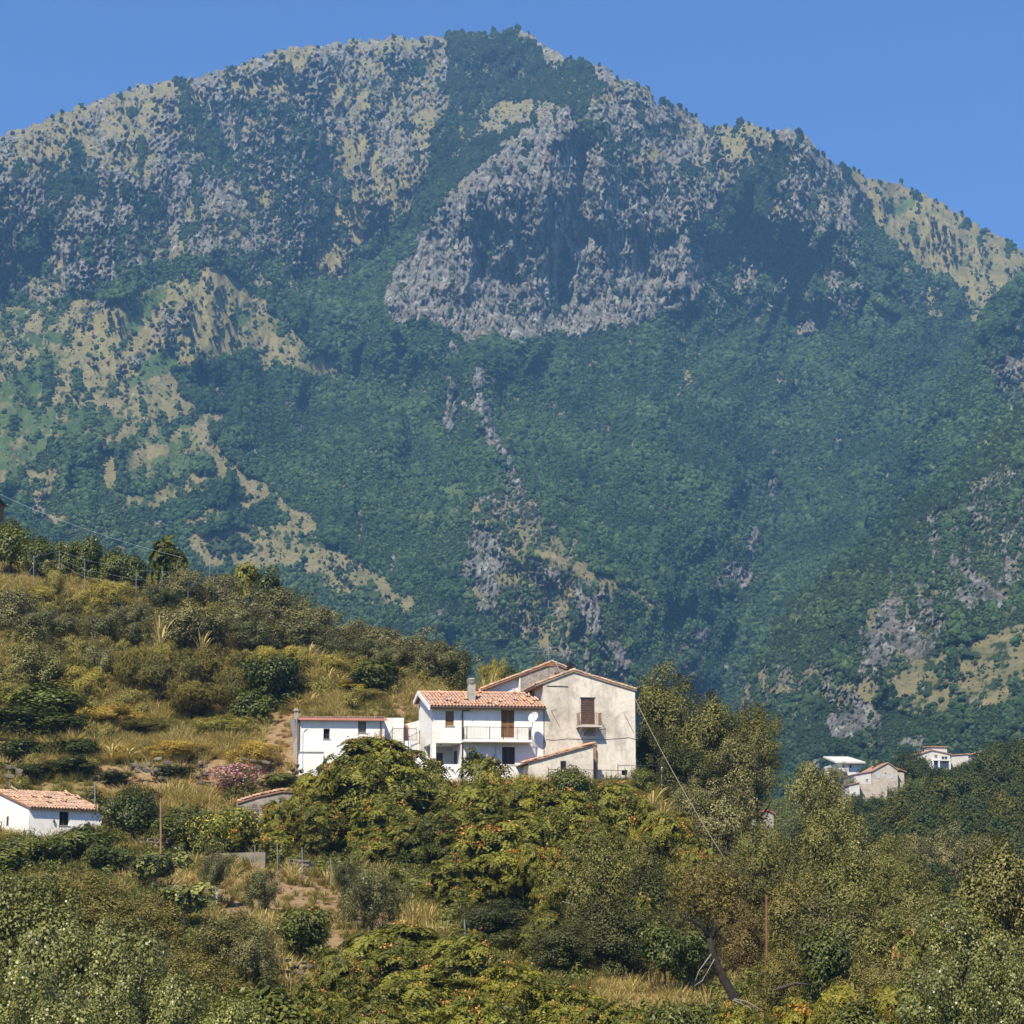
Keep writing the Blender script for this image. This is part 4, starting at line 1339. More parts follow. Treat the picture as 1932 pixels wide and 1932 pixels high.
for e_, t_, off in ((eL, tl, 0), (eR, tr_, 0.001)):
    q = [W(e_, -0.12, az + t_ * (e_ - ax)), W(ax + off, -0.12, az), W(ax + off, DEP + .2, az), W(e_, DEP + .2, az + t_ * (e_ - ax))]
    rm.hexa([p + Vector((0, 0, .004)) for p in q], [p + Vector((0, 0, 0.12)) for p in q])
br = part(rm, 'roof', M_GREYDECK, BH)
nl = Vector((-tl, 0, 1)).normalized()
for bb in (0.0, 0.27, 0.54):
    rake_tiles(br, OT, W(eL, bb, az + tl * (eL - ax) + 0.10), W(ax, bb, az + 0.10), 13, nl)
    rake_tiles(br, OT, W(eR, bb, az + tr_ * (eR - ax) + 0.10), W(ax, bb, az + 0.10), 15, Vector((-tr_, 0, 1)).normalized())
for i in range(24):    # tiles ending at the left eave
    o = bpy.data.objects.new('tile', OT)
    col.objects.link(o)
    o.parent = br
    Y_ = (W(ax, 0, az) - W(eL, 0, az + tl * (eL - ax))).normalized()
    X_ = Y_.cross(nl).normalized()
    o.matrix_local = Matrix.Translation(W(eL - 0.05, 0.8 + i * 0.29, az + tl * (eL - ax) + 0.12)) @ Matrix((X_, Y_, nl)).transposed().to_4x4()
mb = MB()
mb.hexa([W(eL + .05, 0.02, az + tl * (eL - ax) - 0.06), W(a0_ - .003, 0.02, zl - 0.10), W(a0_ - .003, DEP, zl - 0.10), W(eL + .05, DEP, az + tl * (eL - ax) - 0.06)],
        [W(eL + .05, 0.02, az + tl * (eL - ax) - 0.0), W(a0_ - .003, 0.02, zl - 0.03), W(a0_ - .003, DEP, zl - 0.03), W(eL + .05, DEP, az + tl * (eL - ax) - 0.0)])
part(mb, 'eave_soffit', M_PINK, BH)
mb = MB()
mb.box(W, hb[0] + .003, hb[1] - .003, 0.3, 0.34, hb[2] + .003, hb[3] - .003)
part(mb, 'cellar_hatch', M_DARK, BH)
# its balcony
bo = louvre_door(hd, M_SHUTD, 0.02, 15, BH)
mb = MB()
mb.box(W, hd[0] - 0.06, hd[1] + 0.06, -0.03, 0.018, hd[3] + .002, hd[3] + 0.09)
part(mb, 'lintel', M_IRON, BH)
bd = -0.95
k0, k1 = fz(1397, 678, bd), fz(1577, 686, bd)
zs2 = k0[1]
mb = MB()
mb.box(W, k0[0], k1[0], bd, -0.003, zs2 - 0.13, zs2)
for a in (k0[0] + 0.25, k1[0] - 0.35):
    mb.prism([W(a, -0.003, zs2 - 0.135), W(a, bd + 0.2, zs2 - 0.135), W(a, -0.003, zs2 - 0.5)], W.u * 0.14)
b2 = part(mb, 'balcony', M_PINKISH, BH)
mb = MB()
railing(mb, [W(k0[0] + .05, -0.04, zs2), W(k0[0] + .05, bd + .05, zs2), W(k1[0] - .05, bd + .05, zs2), W(k1[0] - .05, -0.04, zs2)], 1.0, 0.12, 0.011)
subpart(mb, 'railing', M_RUST, b2, 'stuff')
mb = MB()
for p in ((k0[0] + .05, bd + .05), (k1[0] - .05, bd + .05)):
    mb.tube([W(*p, zs2), W(*p, zs2 + 1.08)], 0.02, 5)
subpart(mb, 'railing_post', M_RUST, b2)
# arched relief and ledge under the balcony, cracks and cables on the wall
c_ = fz(1478, 762)
mb = MB()
mb.prism([W(c_[0] + 0.48 * math.cos(math.pi * t / 10), -0.03, c_[1] + 0.52 * math.sin(math.pi * t / 10)) for t in range(11)], W.w * 0.027)
part(mb, 'arched_panel', M_GREYWALL, BH)
mb = MB()
q0, q1 = fz(1424, 816), fz(1530, 838)
mb.box(W, q0[0], q1[0], -0.16, -0.003, q1[1], q0[1])
part(mb, 'ledge', M_WOOD, BH)
mb = MB()
mb.tube([W(*(lambda q: (q[0], -0.02, q[1]))(fz(x, y))) for x, y in ((1135, 790), (1200, 795), (1300, 784), (1400, 788), (1560, 792), (1700, 783), (1790, 774), (1840, 790))], 0.022, 4)
part(mb, 'wall_cable', M_GREYWALL, BH)
mb = MB()
mb.tube([W(*(lambda q: (q[0], -0.05, q[1]))(fz(x, y))) for x, y in ((1142, 368), (1310, 372))], 0.03, 5)
part(mb, 'iron_bar', M_GREYWALL, BH)
for pts_ in (((1175, 562), (1245, 697)), ((1750, 590), (1825, 735)), ((1175, 562), (1210, 553))):
    mb = MB()
    mb.tube([W(*(lambda q: (q[0], -0.06, q[1]))(fz(x, y))) for x, y in pts_], 0.012, 4)
    part(mb, 'stay_wire', M_IRON, BH)
# lean-to
LT = empty('lean_to', W(fz(1060, 1000)[0], -2.0, 0), 0, 'low beige lean-to with sloping tiled edge against the tall beige house', 'shed')
bl = -2.0
fl = lambda x, y: fz(x, y, bl)
l0, l1 = fl(1000, 978), fl(1508, 838)
hw = (fl(1250, 960)[0], fl(1294, 960)[0], fl(1250, 1028)[1], fl(1250, 958)[1])
mb = MB()
wall_holes(mb, W, l0[0], l1[0], -4, l0[1], bl, bl + 0.3, [hw])
mb.prism([W(l0[0], bl, l0[1] + .0005), W(l1[0], bl, l0[1] + .0005), W(l1[0], bl, l1[1])], W.w * 0.3)
# upper part of the window falls in the triangle: frame it with a recessed dark panel
mb.box(W, l1[0] - 0.3, l1[0], bl + 0.301, -0.003, -4, l1[1] - 0.15)
mb.box(W, l0[0], l0[0] + 0.3, bl + 0.301, -0.003, -4, l0[1] - 0.1)
part(mb, 'wall', M_BEIGE, LT)
mb = MB()
ww = MB()
ww.box(W, hw[0], hw[1], bl - 0.012, bl + 0.05, hw[2], hw[3])
part(ww, 'window', M_DARK, LT)
rm = MB()
e0, e1 = fl(948, 990), fl(1512, 836)
q = [W(e0[0], bl - 0.15, e0[1]), W(e1[0], bl - 0.15, e1[1]), W(e1[0], -0.003, e1[1]), W(e0[0], -0.003, e0[1])]
rm.hexa([p + Vector((0, 0, .01)) for p in q], [p + Vector((0, 0, 0.10)) for p in q])
lr = part(rm, 'roof', M_DECK, LT)
nn = (q[1] - q[0]).normalized()
nn = Vector((-nn.z, 0, nn.x)).normalized()
for bb in (bl - 0.1, bl + 0.18, bl + 0.46):
    rake_tiles(lr, OT, W(e0[0], bb, e0[1] + 0.09), W(e1[0], bb, e1[1] + 0.09), 17, nn)
mb = MB()
j0, j1 = fz(1512, 845, -0.3), fz(1534, 1070, -0.3)
mb.box(W, j0[0], j1[0], -0.3, -0.003, -3, j0[1])  # brown strip added in place of the lean-to's shaded side
part(mb, 'shaded_side_strip', M_WOOD, LT)

# rear house with its gable above the roofs
RH = empty('rear_house', W(aR - 3, 6.2, 0), 0, 'grey gabled house rising behind the white house roof', 'house')
bg_, bw_ = 6.2, 6.62
fr_ = lambda x, y: fz(x, y, bg_)
g0, gA, g1 = fr_(936, 292), fr_(1188, 196), fr_(1420, 290)
mb = MB()
mb.prism([W(g0[0], bg_, 0), W(g1[0], bg_, 0), W(g1[0], bg_, g1[1]), W(gA[0], bg_, gA[1]), W(g0[0], bg_, g0[1])], W.w * 0.4)
mb.box(W, g0[0], g0[0] + .4, bg_ + .401, bw_ + 5, 0, g0[1] - .05)
part(mb, 'wall', M_GREYWALL, RH)
v0 = fz(652, 384, bw_)
tlr = (gA[1] - g0[1]) / (gA[0] - g0[0])
mb = MB()
mb.prism([W(v0[0], bw_, 0), W(g0[0] - .002, bw_, 0), W(g0[0] - .002, bw_, g0[1] - 0.02), W(v0[0], bw_, g0[1] + tlr * (v0[0] - g0[0]) - 0.05)], W.w * 0.3)
mb.box(W, g0[0] - 0.10, g0[0] - .003, bg_ - .01, bw_ - .002, 0, g0[1] - .05)
part(mb, 'white_wall', M_WHITE2, RH)
rm = MB()
eg = fr_(630, 392)[0]
for e_, k_ in ((eg, tlr), (g1[0] + .1, (g1[1] - gA[1]) / (g1[0] - gA[0]))):
    q = [W(e_, bg_ - 0.12, gA[1] + k_ * (e_ - gA[0])), W(gA[0], bg_ - 0.12, gA[1]), W(gA[0], bw_ + 5, gA[1]), W(e_, bw_ + 5, gA[1] + k_ * (e_ - gA[0]))]
    rm.hexa([p + Vector((0, 0, .004)) for p in q], [p + Vector((0, 0, .13)) for p in q])
rr = part(rm, 'roof', M_DECK, RH)
for bb in (bg_ - 0.02, bg_ + 0.26):
    rake_tiles(rr, OT, W(eg, bb, gA[1] + tlr * (eg - gA[0]) + 0.11), W(gA[0], bb, gA[1] + 0.11), 17, Vector((-tlr, 0, 1)).normalized())
    rake_tiles(rr, OT, W(g1[0], bb, g1[1] + 0.11), W(gA[0], bb, gA[1] + 0.11), 8, Vector((0.3, 0, 1)).normalized())

# stack, boxes and pots on the beige roof
k_ = fz(1184, 320, 3.2)
mb = MB()
mb.box(W, k_[0] - 0.20, k_[0] + 0.20, 3.2, 3.62, zl - 0.6, fz(1184, 215, 3.2)[1])
ck = part(mb, 'old_chimney', M_GREYWALL, BH)
mb = MB()
zk = fz(1184, 215, 3.2)[1]
mb.box(W, k_[0] - 0.27, k_[0] + 0.27, 3.13, 3.69, zk + .002, zk + 0.09)
mb.box(W, k_[0] - 0.16, k_[0] + 0.16, 3.24, 3.58, zk + 0.092, zk + 0.30)
subpart(mb, 'chimney_cap', M_DECK, ck)
mb = MB()
q0, q1 = fz(1208, 264, 4.4), fz(1284, 300, 4.4)
mb.box(W, q0[0], q1[0], 4.4, 5.2, q1[1] - 0.8, q0[1])
part(mb, 'roof_hatch', surf('dark_red_sheet', [(0.3, (0.10, 0.03, 0.025)), (0.7, (0.16, 0.05, 0.04))], 3, 0.7), BH)
mb = MB()
mb.tube([W(*(lambda q: (q[0], 4.0, q[1]))(fz(x, y, 4.0))) for x, y in ((1212, 185), (1250, 268))], 0.05, 6)
part(mb, 'vent_pipe', M_CONC, BH)
k_ = fz(1330, 240, 4.6)
p_ = W(k_[0], 4.8, k_[1])
mb = MB()
mb.lathe((p_.x, p_.y, p_.z - 0.6), [(0.2, 0), (0.2, 0.62)], 10)
for i in range(5):
    mb.lathe((p_.x, p_.y, p_.z + 0.04 + i * 0.125), [(0.20, 0), (0.28, 0.02), (0.28, 0.07), (0.2, 0.09)], 12)
part(mb, 'black_chimney', M_IRON, BH)

# antenna
AN = empty('tv_antenna', W(gA[0] - 0.2, bg_ + 0.6, gA[1]), 0, 'tall television antenna with long cross bars on the rear gable', 'antenna')
fa = lambda x, y: W(*(lambda q: (q[0], bg_ + 0.6, q[1]))(fz(x, y, bg_ + 0.6)))
mb = MB()
mb.tube([fa(1160, 215), fa(1157, 36)], 0.024, 6)
part(mb, 'mast', M_GALV, AN)
mb = MB()
mb.tube([fa(1132, 200), fa(1146, 100)], 0.014, 5)
part(mb, 'side_mast', M_GALV, AN)
for x0, x1, y0, y1, el in ((1005, 1200, 99, 92, 9), (1012, 1225, 68, 64, 7), (985, 1030, 134, 132, 2), (1110, 1220, 124, 120, 5)):
    mb = MB()
    p, q = fa(x0, y0), fa(x1, y1)
    mb.tube([p, q], 0.016, 5)
    for i in range(el):
        s = p.lerp(q, (i + 0.5) / el)
        mb.tube([s - W.w * 0.4, s + W.w * 0.4], 0.008, 4)
    part(mb, 'boom', M_GALV, AN)
# ------------------------------------------------------------------ long low white house with terrace
z1 = sub(680, 1550, 1 / 3.864)
L = Frame(V(*z1(190, 1330), 187.0), 4, 12)
fl_ = lambda x, y, b=0.0: L.face(*z1(x, y), b)
LH = empty('long_house', L(0, 0, 0), 0, 'long low white house with a thin red tiled roof and two small windows', 'house')
la = fl_(1000, 900)[0]
lz = fl_(500, 803)[1]
lh = lambda x0, x1, y0, y1: (fl_(x0, y0)[0], fl_(x1, y0)[0], fl_(x0, y1)[1], fl_(x0, y0)[1])
h1, h2 = lh(425, 485, 885, 981), lh(752, 828, 814, 922)
LD = 3.6
mb = MB()
wall_holes(mb, L, 0, la, -4, lz, 0, 0.35, [h1, h2])
mb.box(L, la - 0.35, la, 0.351, LD, -4, lz - .02)
mb.box(L, 0.0, la, LD + .001, LD + 0.3, -4, lz + 0.3)
part(mb, 'wall', M_WHITE, LH)
lf = fl_(183, 800)
bk = fl_(105, 775, LD)
mb = MB()     # leaning end wall
mb.hexa([L(-0.02, -0.05, -4), L(-0.003, 0.33, -4), L(-0.003, LD + .2, -4), L(bk[0] + 1.5 + .5, LD + .2, -4)],
        [L(-0.22, -0.05, lz + 0.05), L(-0.003, 0.33, lz + 0.05), L(-0.003, LD + .2, lz + 0.42), L(bk[0], LD + .2, lz + 0.42)])
part(mb, 'end_wall', M_PINKISH, LH)
for hh, mt, mt2 in ((h1, M_DARK, M_GLASS), (h2, M_CURTAIN, M_CURTAIN)):
    mb = MB()
    mb.box(L, hh[0] + .003, hh[1] - .003, 0.26, 0.30, hh[2] + .003, hh[3] - .003)
    w_ = part(mb, 'window', mt, LH)
    mb = MB()
    for q in ((hh[0] + .004, hh[0] + .06), (hh[1] - .06, hh[1] - .004)):
        mb.box(L, *q, 0.2, 0.259, hh[2] + .005, hh[3] - .005)
    mb.box(L, hh[0] + .061, hh[1] - .061, 0.2, 0.259, hh[3] - .06, hh[3] - .005)
    subpart(mb, 'window_frame', M_SHUTD, w_)
    mb = MB()
    mb.box(L, hh[0] - .05, hh[1] + .05, -0.06, 0.19, hh[2] - .06, hh[2] - .003)
    subpart(mb, 'window_sill', M_CONC, w_)
rs = 0.115
mb = MB()
q = [L(-0.15, -0.42, lz - 0.02), L(la + 0.12, -0.42, lz - 0.02), L(la + 0.12, LD + .3, lz + 0.55), L(-0.15, LD + .3, lz + 0.55)]
mb.hexa([p + Vector((0, 0, .005)) for p in q], [p + Vector((0, 0, .13)) for p in q])
lroof = part(mb, 'roof', M_GREYDECK, LH)
mb = MB()
mb.box(L, -0.15, la + 0.14, -0.47, -0.425, lz - 0.07, lz + 0.11)
part(mb, 'fascia', M_PINK, LH)
up = (L(0, LD, lz + 0.55) - L(0, -0.42, lz - 0.02)).normalized()
nc = 36
LTm = tile_mesh(0.6, (la + .2) / nc * 0.82, (la + .2) / nc * 0.66, M_OLDTILE)
lay_tiles(L, lroof, LTm, L(-0.13, -0.5, lz + 0.11), L.u, up, nc, 3, (la + .2) / nc, 0.5, 0.02)
mb = MB()
mb.box(L, la - 0.5, la + 0.05, 0.9, 1.3, lz + .27, lz + 0.42)
part(mb, 'roof_stone', M_STONE, LH)
cq = fl_(165, 765, 0.7)
mb = MB()
mb.box(L, cq[0] - 0.16, cq[0] + 0.16, 0.6, 0.92, lz + 0.1, lz + 0.62)
for x_ in (-0.15, 0.09):
    for y_ in (0.61, 0.85):
        mb.box(L, cq[0] + x_, cq[0] + x_ + .06, y_, y_ + .06, lz + .621, lz + 0.8)
lc = part(mb, 'chimney', M_CONC, LH)
mb = MB()
mb.box(L, cq[0] - 0.22, cq[0] + 0.22, 0.55, 0.97, lz + .802, lz + 0.90)
mb.box(L, cq[0] - 0.13, cq[0] + 0.13, 0.63, 0.89, lz + .902, lz + 1.02)
subpart(mb, 'chimney_cap', M_CONC, lc)
for xx in (963, 196):
    a = fl_(xx, 900)[0]
    mb = MB()
    mb.tube([L(a, -0.40, lz - 0.05), L(a, -0.07, lz - 0.22), L(a, -0.07, -2)], 0.045, 6)
    part(mb, 'downpipe', M_PIPE, LH)
# lower white wall in front of it
LW = empty('garden_wall', L(1.5, -1, -1), 0, 'low white wall projecting before the long low white house', 'wall')
w0, w1 = fl_(196, 1100, -0.9), fl_(425, 1100, -0.9)
mb = MB()
mb.box(L, w0[0], w1[0], -0.9, -0.1, -4, w0[1] - .08)
part(mb, 'wall_face', M_WHITE, LW)
mb = MB()
mb.box(L, w0[0] - .06, w1[0] + .05, -0.97, -0.08, w0[1] - .079, w0[1])
part(mb, 'coping', M_CONC, LW)

# terrace walls, stairs and railings between the two houses
TW = empty('terrace_stairs', L(la + 2, 0, 0), 0, 'white terrace with black iron railings and steps between the two white houses', 'stairs')
tb = 1.6
t0, t1, t2_ = fl_(1004, 782, tb), fl_(1182, 790, tb), fl_(1305, 795, tb)
mb = MB()
mb.box(L, la + .004, t1[0], tb, tb + 0.35, -4, t0[1])
part(mb, 'terrace_wall', M_WHITE2, TW)
mb = MB()
mb.hexa([L(t1[0] + .3, tb + 0.9, -4), L(t2_[0] + 0.6, tb + 0.9, -4), L(t2_[0] + 0.6, tb + 1.2, -4), L(t1[0] + .3, tb + 1.2, -4)],
        [L(t1[0] + .3, tb + 0.9, t1[1] - 0.35), L(t2_[0] + 0.6, tb + 0.9, t1[1] + 0.05), L(t2_[0] + 0.6, tb + 1.2, t1[1] + 0.05), L(t1[0] + .3, tb + 1.2, t1[1] - 0.35)])
part(mb, 'terrace_wall', M_WHITE2, TW)
d0, d1 = fl_(1184, 860, tb + .8), fl_(1200, 1000, tb + .8)
mb = MB()
mb.box(L, d0[0], d0[0] + 0.30, tb + .75, tb + .898, d1[1], d0[1] + .1)
part(mb, 'red_door', M_PINK, TW)
land = fl_(1080, 1000, 0.1)
le, l2e = fl_(1075, 1000, 0.1)[0], fl_(1215, 1000, 0.1)[0]
mb = MB()
mb.box(L, le - 1.2, l2e + .8, 0.0, tb - .004, land[1] - 1.2, land[1])
part(mb, 'landing', M_WHITE2, TW)
# flight up to the long house's terrace (to the left) and down to the right
mb = MB()
mb.hexa([L(la + .01, -0.05, land[1] - 1.25), L(le, -0.05, land[1] - 0.9), L(le, -0.01, land[1] - 0.9), L(la + .01, -0.01, land[1] - 1.25)],
        [L(la + .01, -0.05, land[1] - .75), L(le, -0.05, land[1] + 0.02), L(le, -0.01, land[1] + 0.02), L(la + .01, -0.01, land[1] - .75)])
part(mb, 'stair_side', M_PINK, TW)
s0 = fl_(1160, 1085, -0.6)
for i in range(7):
    mb = MB()
    mb.box(L, s0[0] + 0.2 + 0.05 * i, s0[0] + 1.5, -0.55 - 0.28 * i, -0.27 - 0.28 * i - .002, -4, s0[1] - 0.17 * i - .25)
    part(mb, 'step', M_WHITE2, TW)
for pts_, nm in (([L(le, 0.04, land[1]), L(l2e + 0.7, 0.04, land[1])], 'railing'),
                 ([L(la + 0.3, -0.04, land[1] - 0.6), L(le, 0.03, land[1])], 'railing'),
                 ([L(l2e, -0.5, land[1] - 0.75), L(l2e + 0.9, -0.5, land[1] - .3)], 'railing'),
                 ([L(le + 0.02, -0.1, land[1] - 1.05), L(le + 0.9, -0.1, land[1] - 1.05)], 'railing')):
    mb = MB()
    railing(mb, pts_, 1.0, 0.16, 0.014)
    for p in pts_:
        mb.tube([p, Vector(p) + Vector((0, 0, 1.12))], 0.03, 5)
    part(mb, nm, M_IRON, TW, None, 'stuff')

# street lamp by the long house
lp = lambda x, y: L(*(lambda q: (q[0], -3.2, q[1]))(fl_(x, y, -3.2)))
SL = empty('street_lamp', lp(231, 1330), 0, 'slim grey street lamp with a flat head before the long low house', 'street lamp')
mb = MB()
mb.tube([lp(231, 1360) - Vector((0, 0, 2)), lp(231, 922)], 0.035, 6)
part(mb, 'pole', M_GALV, SL)
mb = MB()
mb.tube([lp(231, 925), lp(300, 905)], 0.022, 5)
part(mb, 'arm', M_GALV, SL)
mb = MB()
p, q = lp(238, 915), lp(272, 892)
mb.hexa([p, p + Vector((0, .3, 0)), q + Vector((0, .3, 0)), q], [s + Vector((0, 0, .06)) for s in (p, p + Vector((0, .3, 0)), q + Vector((0, .3, 0)), q)])
part(mb, 'lamp_head', M_IRON, SL)

# ------------------------------------------------------------------ small white house low on the left
z4 = sub(0, 1850, 640 / 1902)
K = Frame(V(*z4(200, 640), 172.0), 30, 46)
fk = lambda x, y, b=0.0: K.face(*z4(x, y), b)
KH = empty('cottage', K(0, 0, 0), 0, 'small white cottage with a mottled tiled roof and one dark window', 'house')
kE = fk(205, 362)[1]
kw = fk(738, 450)[0]
KB = 4.6
kR = kE + 1.5
kh = (fk(432, 400)[0], fk(508, 400)[0], fk(470, 491)[1], fk(470, 391)[1])
mb = MB()
wall_holes(mb, K, 0, kw, -3, kE, 0, 0.35, [kh])
mb.prism([K(0, 0.351, -3), K(0, 2 * KB, -3), K(0, 2 * KB, kE), K(0, KB, kR - .06), K(0, 0.351, kE + .05)], K.u * 0.35)
mb.prism([K(kw - .35, 0.351, -3), K(kw - .35, 2 * KB, -3), K(kw - .35, 2 * KB, kE), K(kw - .35, KB, kR - .06), K(kw - .35, 0.351, kE + .05)], K.u * 0.35)
part(mb, 'wall', M_WHITE, KH)
mb = MB()
mb.box(K, kh[0] + .003, kh[1] - .003, 0.25, 0.3, kh[2] + .003, kh[3] - .003)
kwn = part(mb, 'window', M_DARK, KH)
mb = MB()
mb.box(K, kh[0] - .05, kh[1] + .05, -0.05, 0.24, kh[2] - .07, kh[2] - .003)
subpart(mb, 'window_sill', M_CONC, kwn)
mb = MB()
for a in (kh[0] + .005, (kh[0] + kh[1]) / 2 - .02, kh[1] - .045):
    mb.box(K, a, a + .04, 0.2, 0.249, kh[2] + .005, kh[3] - .005)
subpart(mb, 'window_frame', M_SHUTD, kwn)
mb = MB()
ks = (kR - kE) / KB
q = [K(-.14, -0.35, kE - .35 * ks), K(kw + .05, -0.35, kE - .35 * ks), K(kw + .05, KB, kR), K(-.14, KB, kR)]
mb.hexa([p + Vector((0, 0, .01)) for p in q], [p + Vector((0, 0, .11)) for p in q])
q2 = [K(-.14, KB + .001, kR), K(kw + .05, KB + .001, kR), K(kw + .05, 2 * KB + .3, kE), K(-.14, 2 * KB + .3, kE)]
mb.hexa([p + Vector((0, 0, .01)) for p in q2], [p + Vector((0, 0, .11)) for p in q2])
kroof = part(mb, 'roof', M_DECK, KH)
up = (q[3] - q[0]).normalized()
sl_ = (q[3] - q[0]).length
nc, nr = 25, 9
pt = (kw + .2) / nc
KT = tile_mesh(sl_ / nr * 1.15, pt * 0.82, pt * 0.66, M_OLDTILE)
lay_tiles(K, kroof, KT, q[0] + Vector((0, 0, .10)) - up * .05, K.u, up, nc, nr, pt, sl_ / nr, 0.02, 0.9, lifted=12)
mb = MB()
lq = fk(386, 462)
mb.tube([K(lq[0], -0.12, lq[1] - .12), K(lq[0], -0.12, lq[1] + .12)], 0.07, 8)
mb.box(K, lq[0] - .02, lq[0] + .02, -0.08, -0.002, lq[1], lq[1] + .04)
part(mb, 'wall_lamp', M_IRON, KH)
mb = MB()
gq = K.face(*z4(20, 395), 2.6)
mb.box(K, -0.02, 0.04, 2.6, 2.85, kE - 1.2, kE - .5)
part(mb, 'side_vent', M_SHUTD, KH)

# ------------------------------------------------------------------ ruined shed under the trees
z5 = sub(600, 1850, 640 / 1902)
Sd = Frame(V(*z5(200, 520), 169.0), -6, 8)
fs = lambda x, y, b=0.0: Sd.face(*z5(x, y), b)
SH = empty('stone_shed', Sd(0, 0, 0), 0, 'overgrown grey stone shed with a creeper hung tiled edge', 'shed')
e = [fs(x, y) for x, y in ((-60, 335), (80, 290), (260, 252), (560, 262))]
hd_ = (fs(272, 390)[0], fs(352, 390)[0], fs(300, 520)[1], fs(300, 392)[1])
mb = MB()
wall_holes(mb, Sd, e[0][0], e[3][0], -3, e[0][1], 0, 0.5, [hd_])
mb.prism([Sd(e[0][0], 0, e[0][1] + .0005), Sd(e[3][0], 0, e[0][1] + .0005), Sd(e[3][0], 0, e[3][1]), Sd(e[2][0], 0, e[2][1]), Sd(e[1][0], 0, e[1][1])], Sd.w * 0.5)
mb.box(Sd, e[0][0], e[0][0] + .4, 0.501, 3.5, -3, e[0][1])
mb.box(Sd, e[3][0] - .4, e[3][0], 0.501, 3.5, -3, e[3][1])
mb.box(Sd, hd_[0] - .1, hd_[1] + .1, 0.9, 1.0, hd_[2], hd_[3] + .2)
part(mb, 'wall', M_GREYWALL, SH)
ST = tile_mesh(0.5, 0.27, 0.2, M_OLDTILE)
mb = MB()
for (a, za), (b_, zb_) in zip(e[:-1], e[1:]):
    mb.hexa([Sd(a, -0.12, za + .005), Sd(b_, -0.12, zb_ + .005), Sd(b_, 3.6, zb_ + .3), Sd(a, 3.6, za + .3)], [Sd(a, -0.12, za + .1), Sd(b_, -0.12, zb_ + .1), Sd(b_, 3.6, zb_ + .4), Sd(a, 3.6, za + .4)])
sr = part(mb, 'roof', M_DECK, SH)
for (a, za), (b_, zb_), n_ in ((e[0], e[1], 5), (e[1], e[2], 6), (e[2], e[3], 9)):
    for bb in (0.0, 0.28):
        rake_tiles(sr, ST, Sd(a, bb, za + .12), Sd(b_, bb, zb_ + .12), n_, Vector((0, 0, 1)))
sr_ = random.Random(5)
for k_ in range(26):       # courses of rough blocks showing through the render
    a = sr_.uniform(e[0][0] + .4, e[3][0] - 1)
    z_ = e[0][1] - 0.25 - 0.28 * sr_.randint(0, 4)
    if hd_[0] - .7 < a < hd_[1] + .1: continue
    mb = MB()
    mb.box(Sd, a, a + sr_.uniform(.3, .6), -sr_.uniform(.02, .05), -.002, z_, z_ + sr_.uniform(.14, .2))
    part(mb, 'stone', M_STONE, SH)

# ------------------------------------------------------------------ hut cut by the picture's edge on the hilltop
hp0, _ = ground_at(-22, 262)
HT = empty('hilltop_hut', hp0, 0, 'ochre hut with a dark overhanging roof at the top of the slope', 'hut')
Hf = Frame(hp0, 0, 0)
x1 = Hf.face(-9, 1000)[0]
zt_, zr_ = Hf.face(4, 942)[1], Hf.face(4, 930)[1]
mb = MB()
mb.box(Hf, -4, x1, 0, 4, -2, zt_)
part(mb, 'wall', surf('ochre_plaster', [(0.3, (0.16, 0.08, 0.045)), (0.7, (0.22, 0.115, 0.065))], 1.5), HT)
mb = MB()
mb.hexa([Hf(-4.4, -.5, zt_ + .01), Hf(x1 + .45, -.5, zt_ + .01), Hf(x1 + .45, 4.5, zt_ + .01), Hf(-4.4, 4.5, zt_ + .01)],
        [Hf(-4.4, -.5, zt_ + .25), Hf(x1 + .45, -.5, zt_ + .25), Hf(x1 - 1.2, 4.5, zr_ + .4), Hf(-4.4, 4.5, zr_ + .4)])
part(mb, 'roof', M_IRON, HT)

# ------------------------------------------------------------------ hamlet on the wooded hill
z7 = sub(1800, 1750, 700 / 1803)


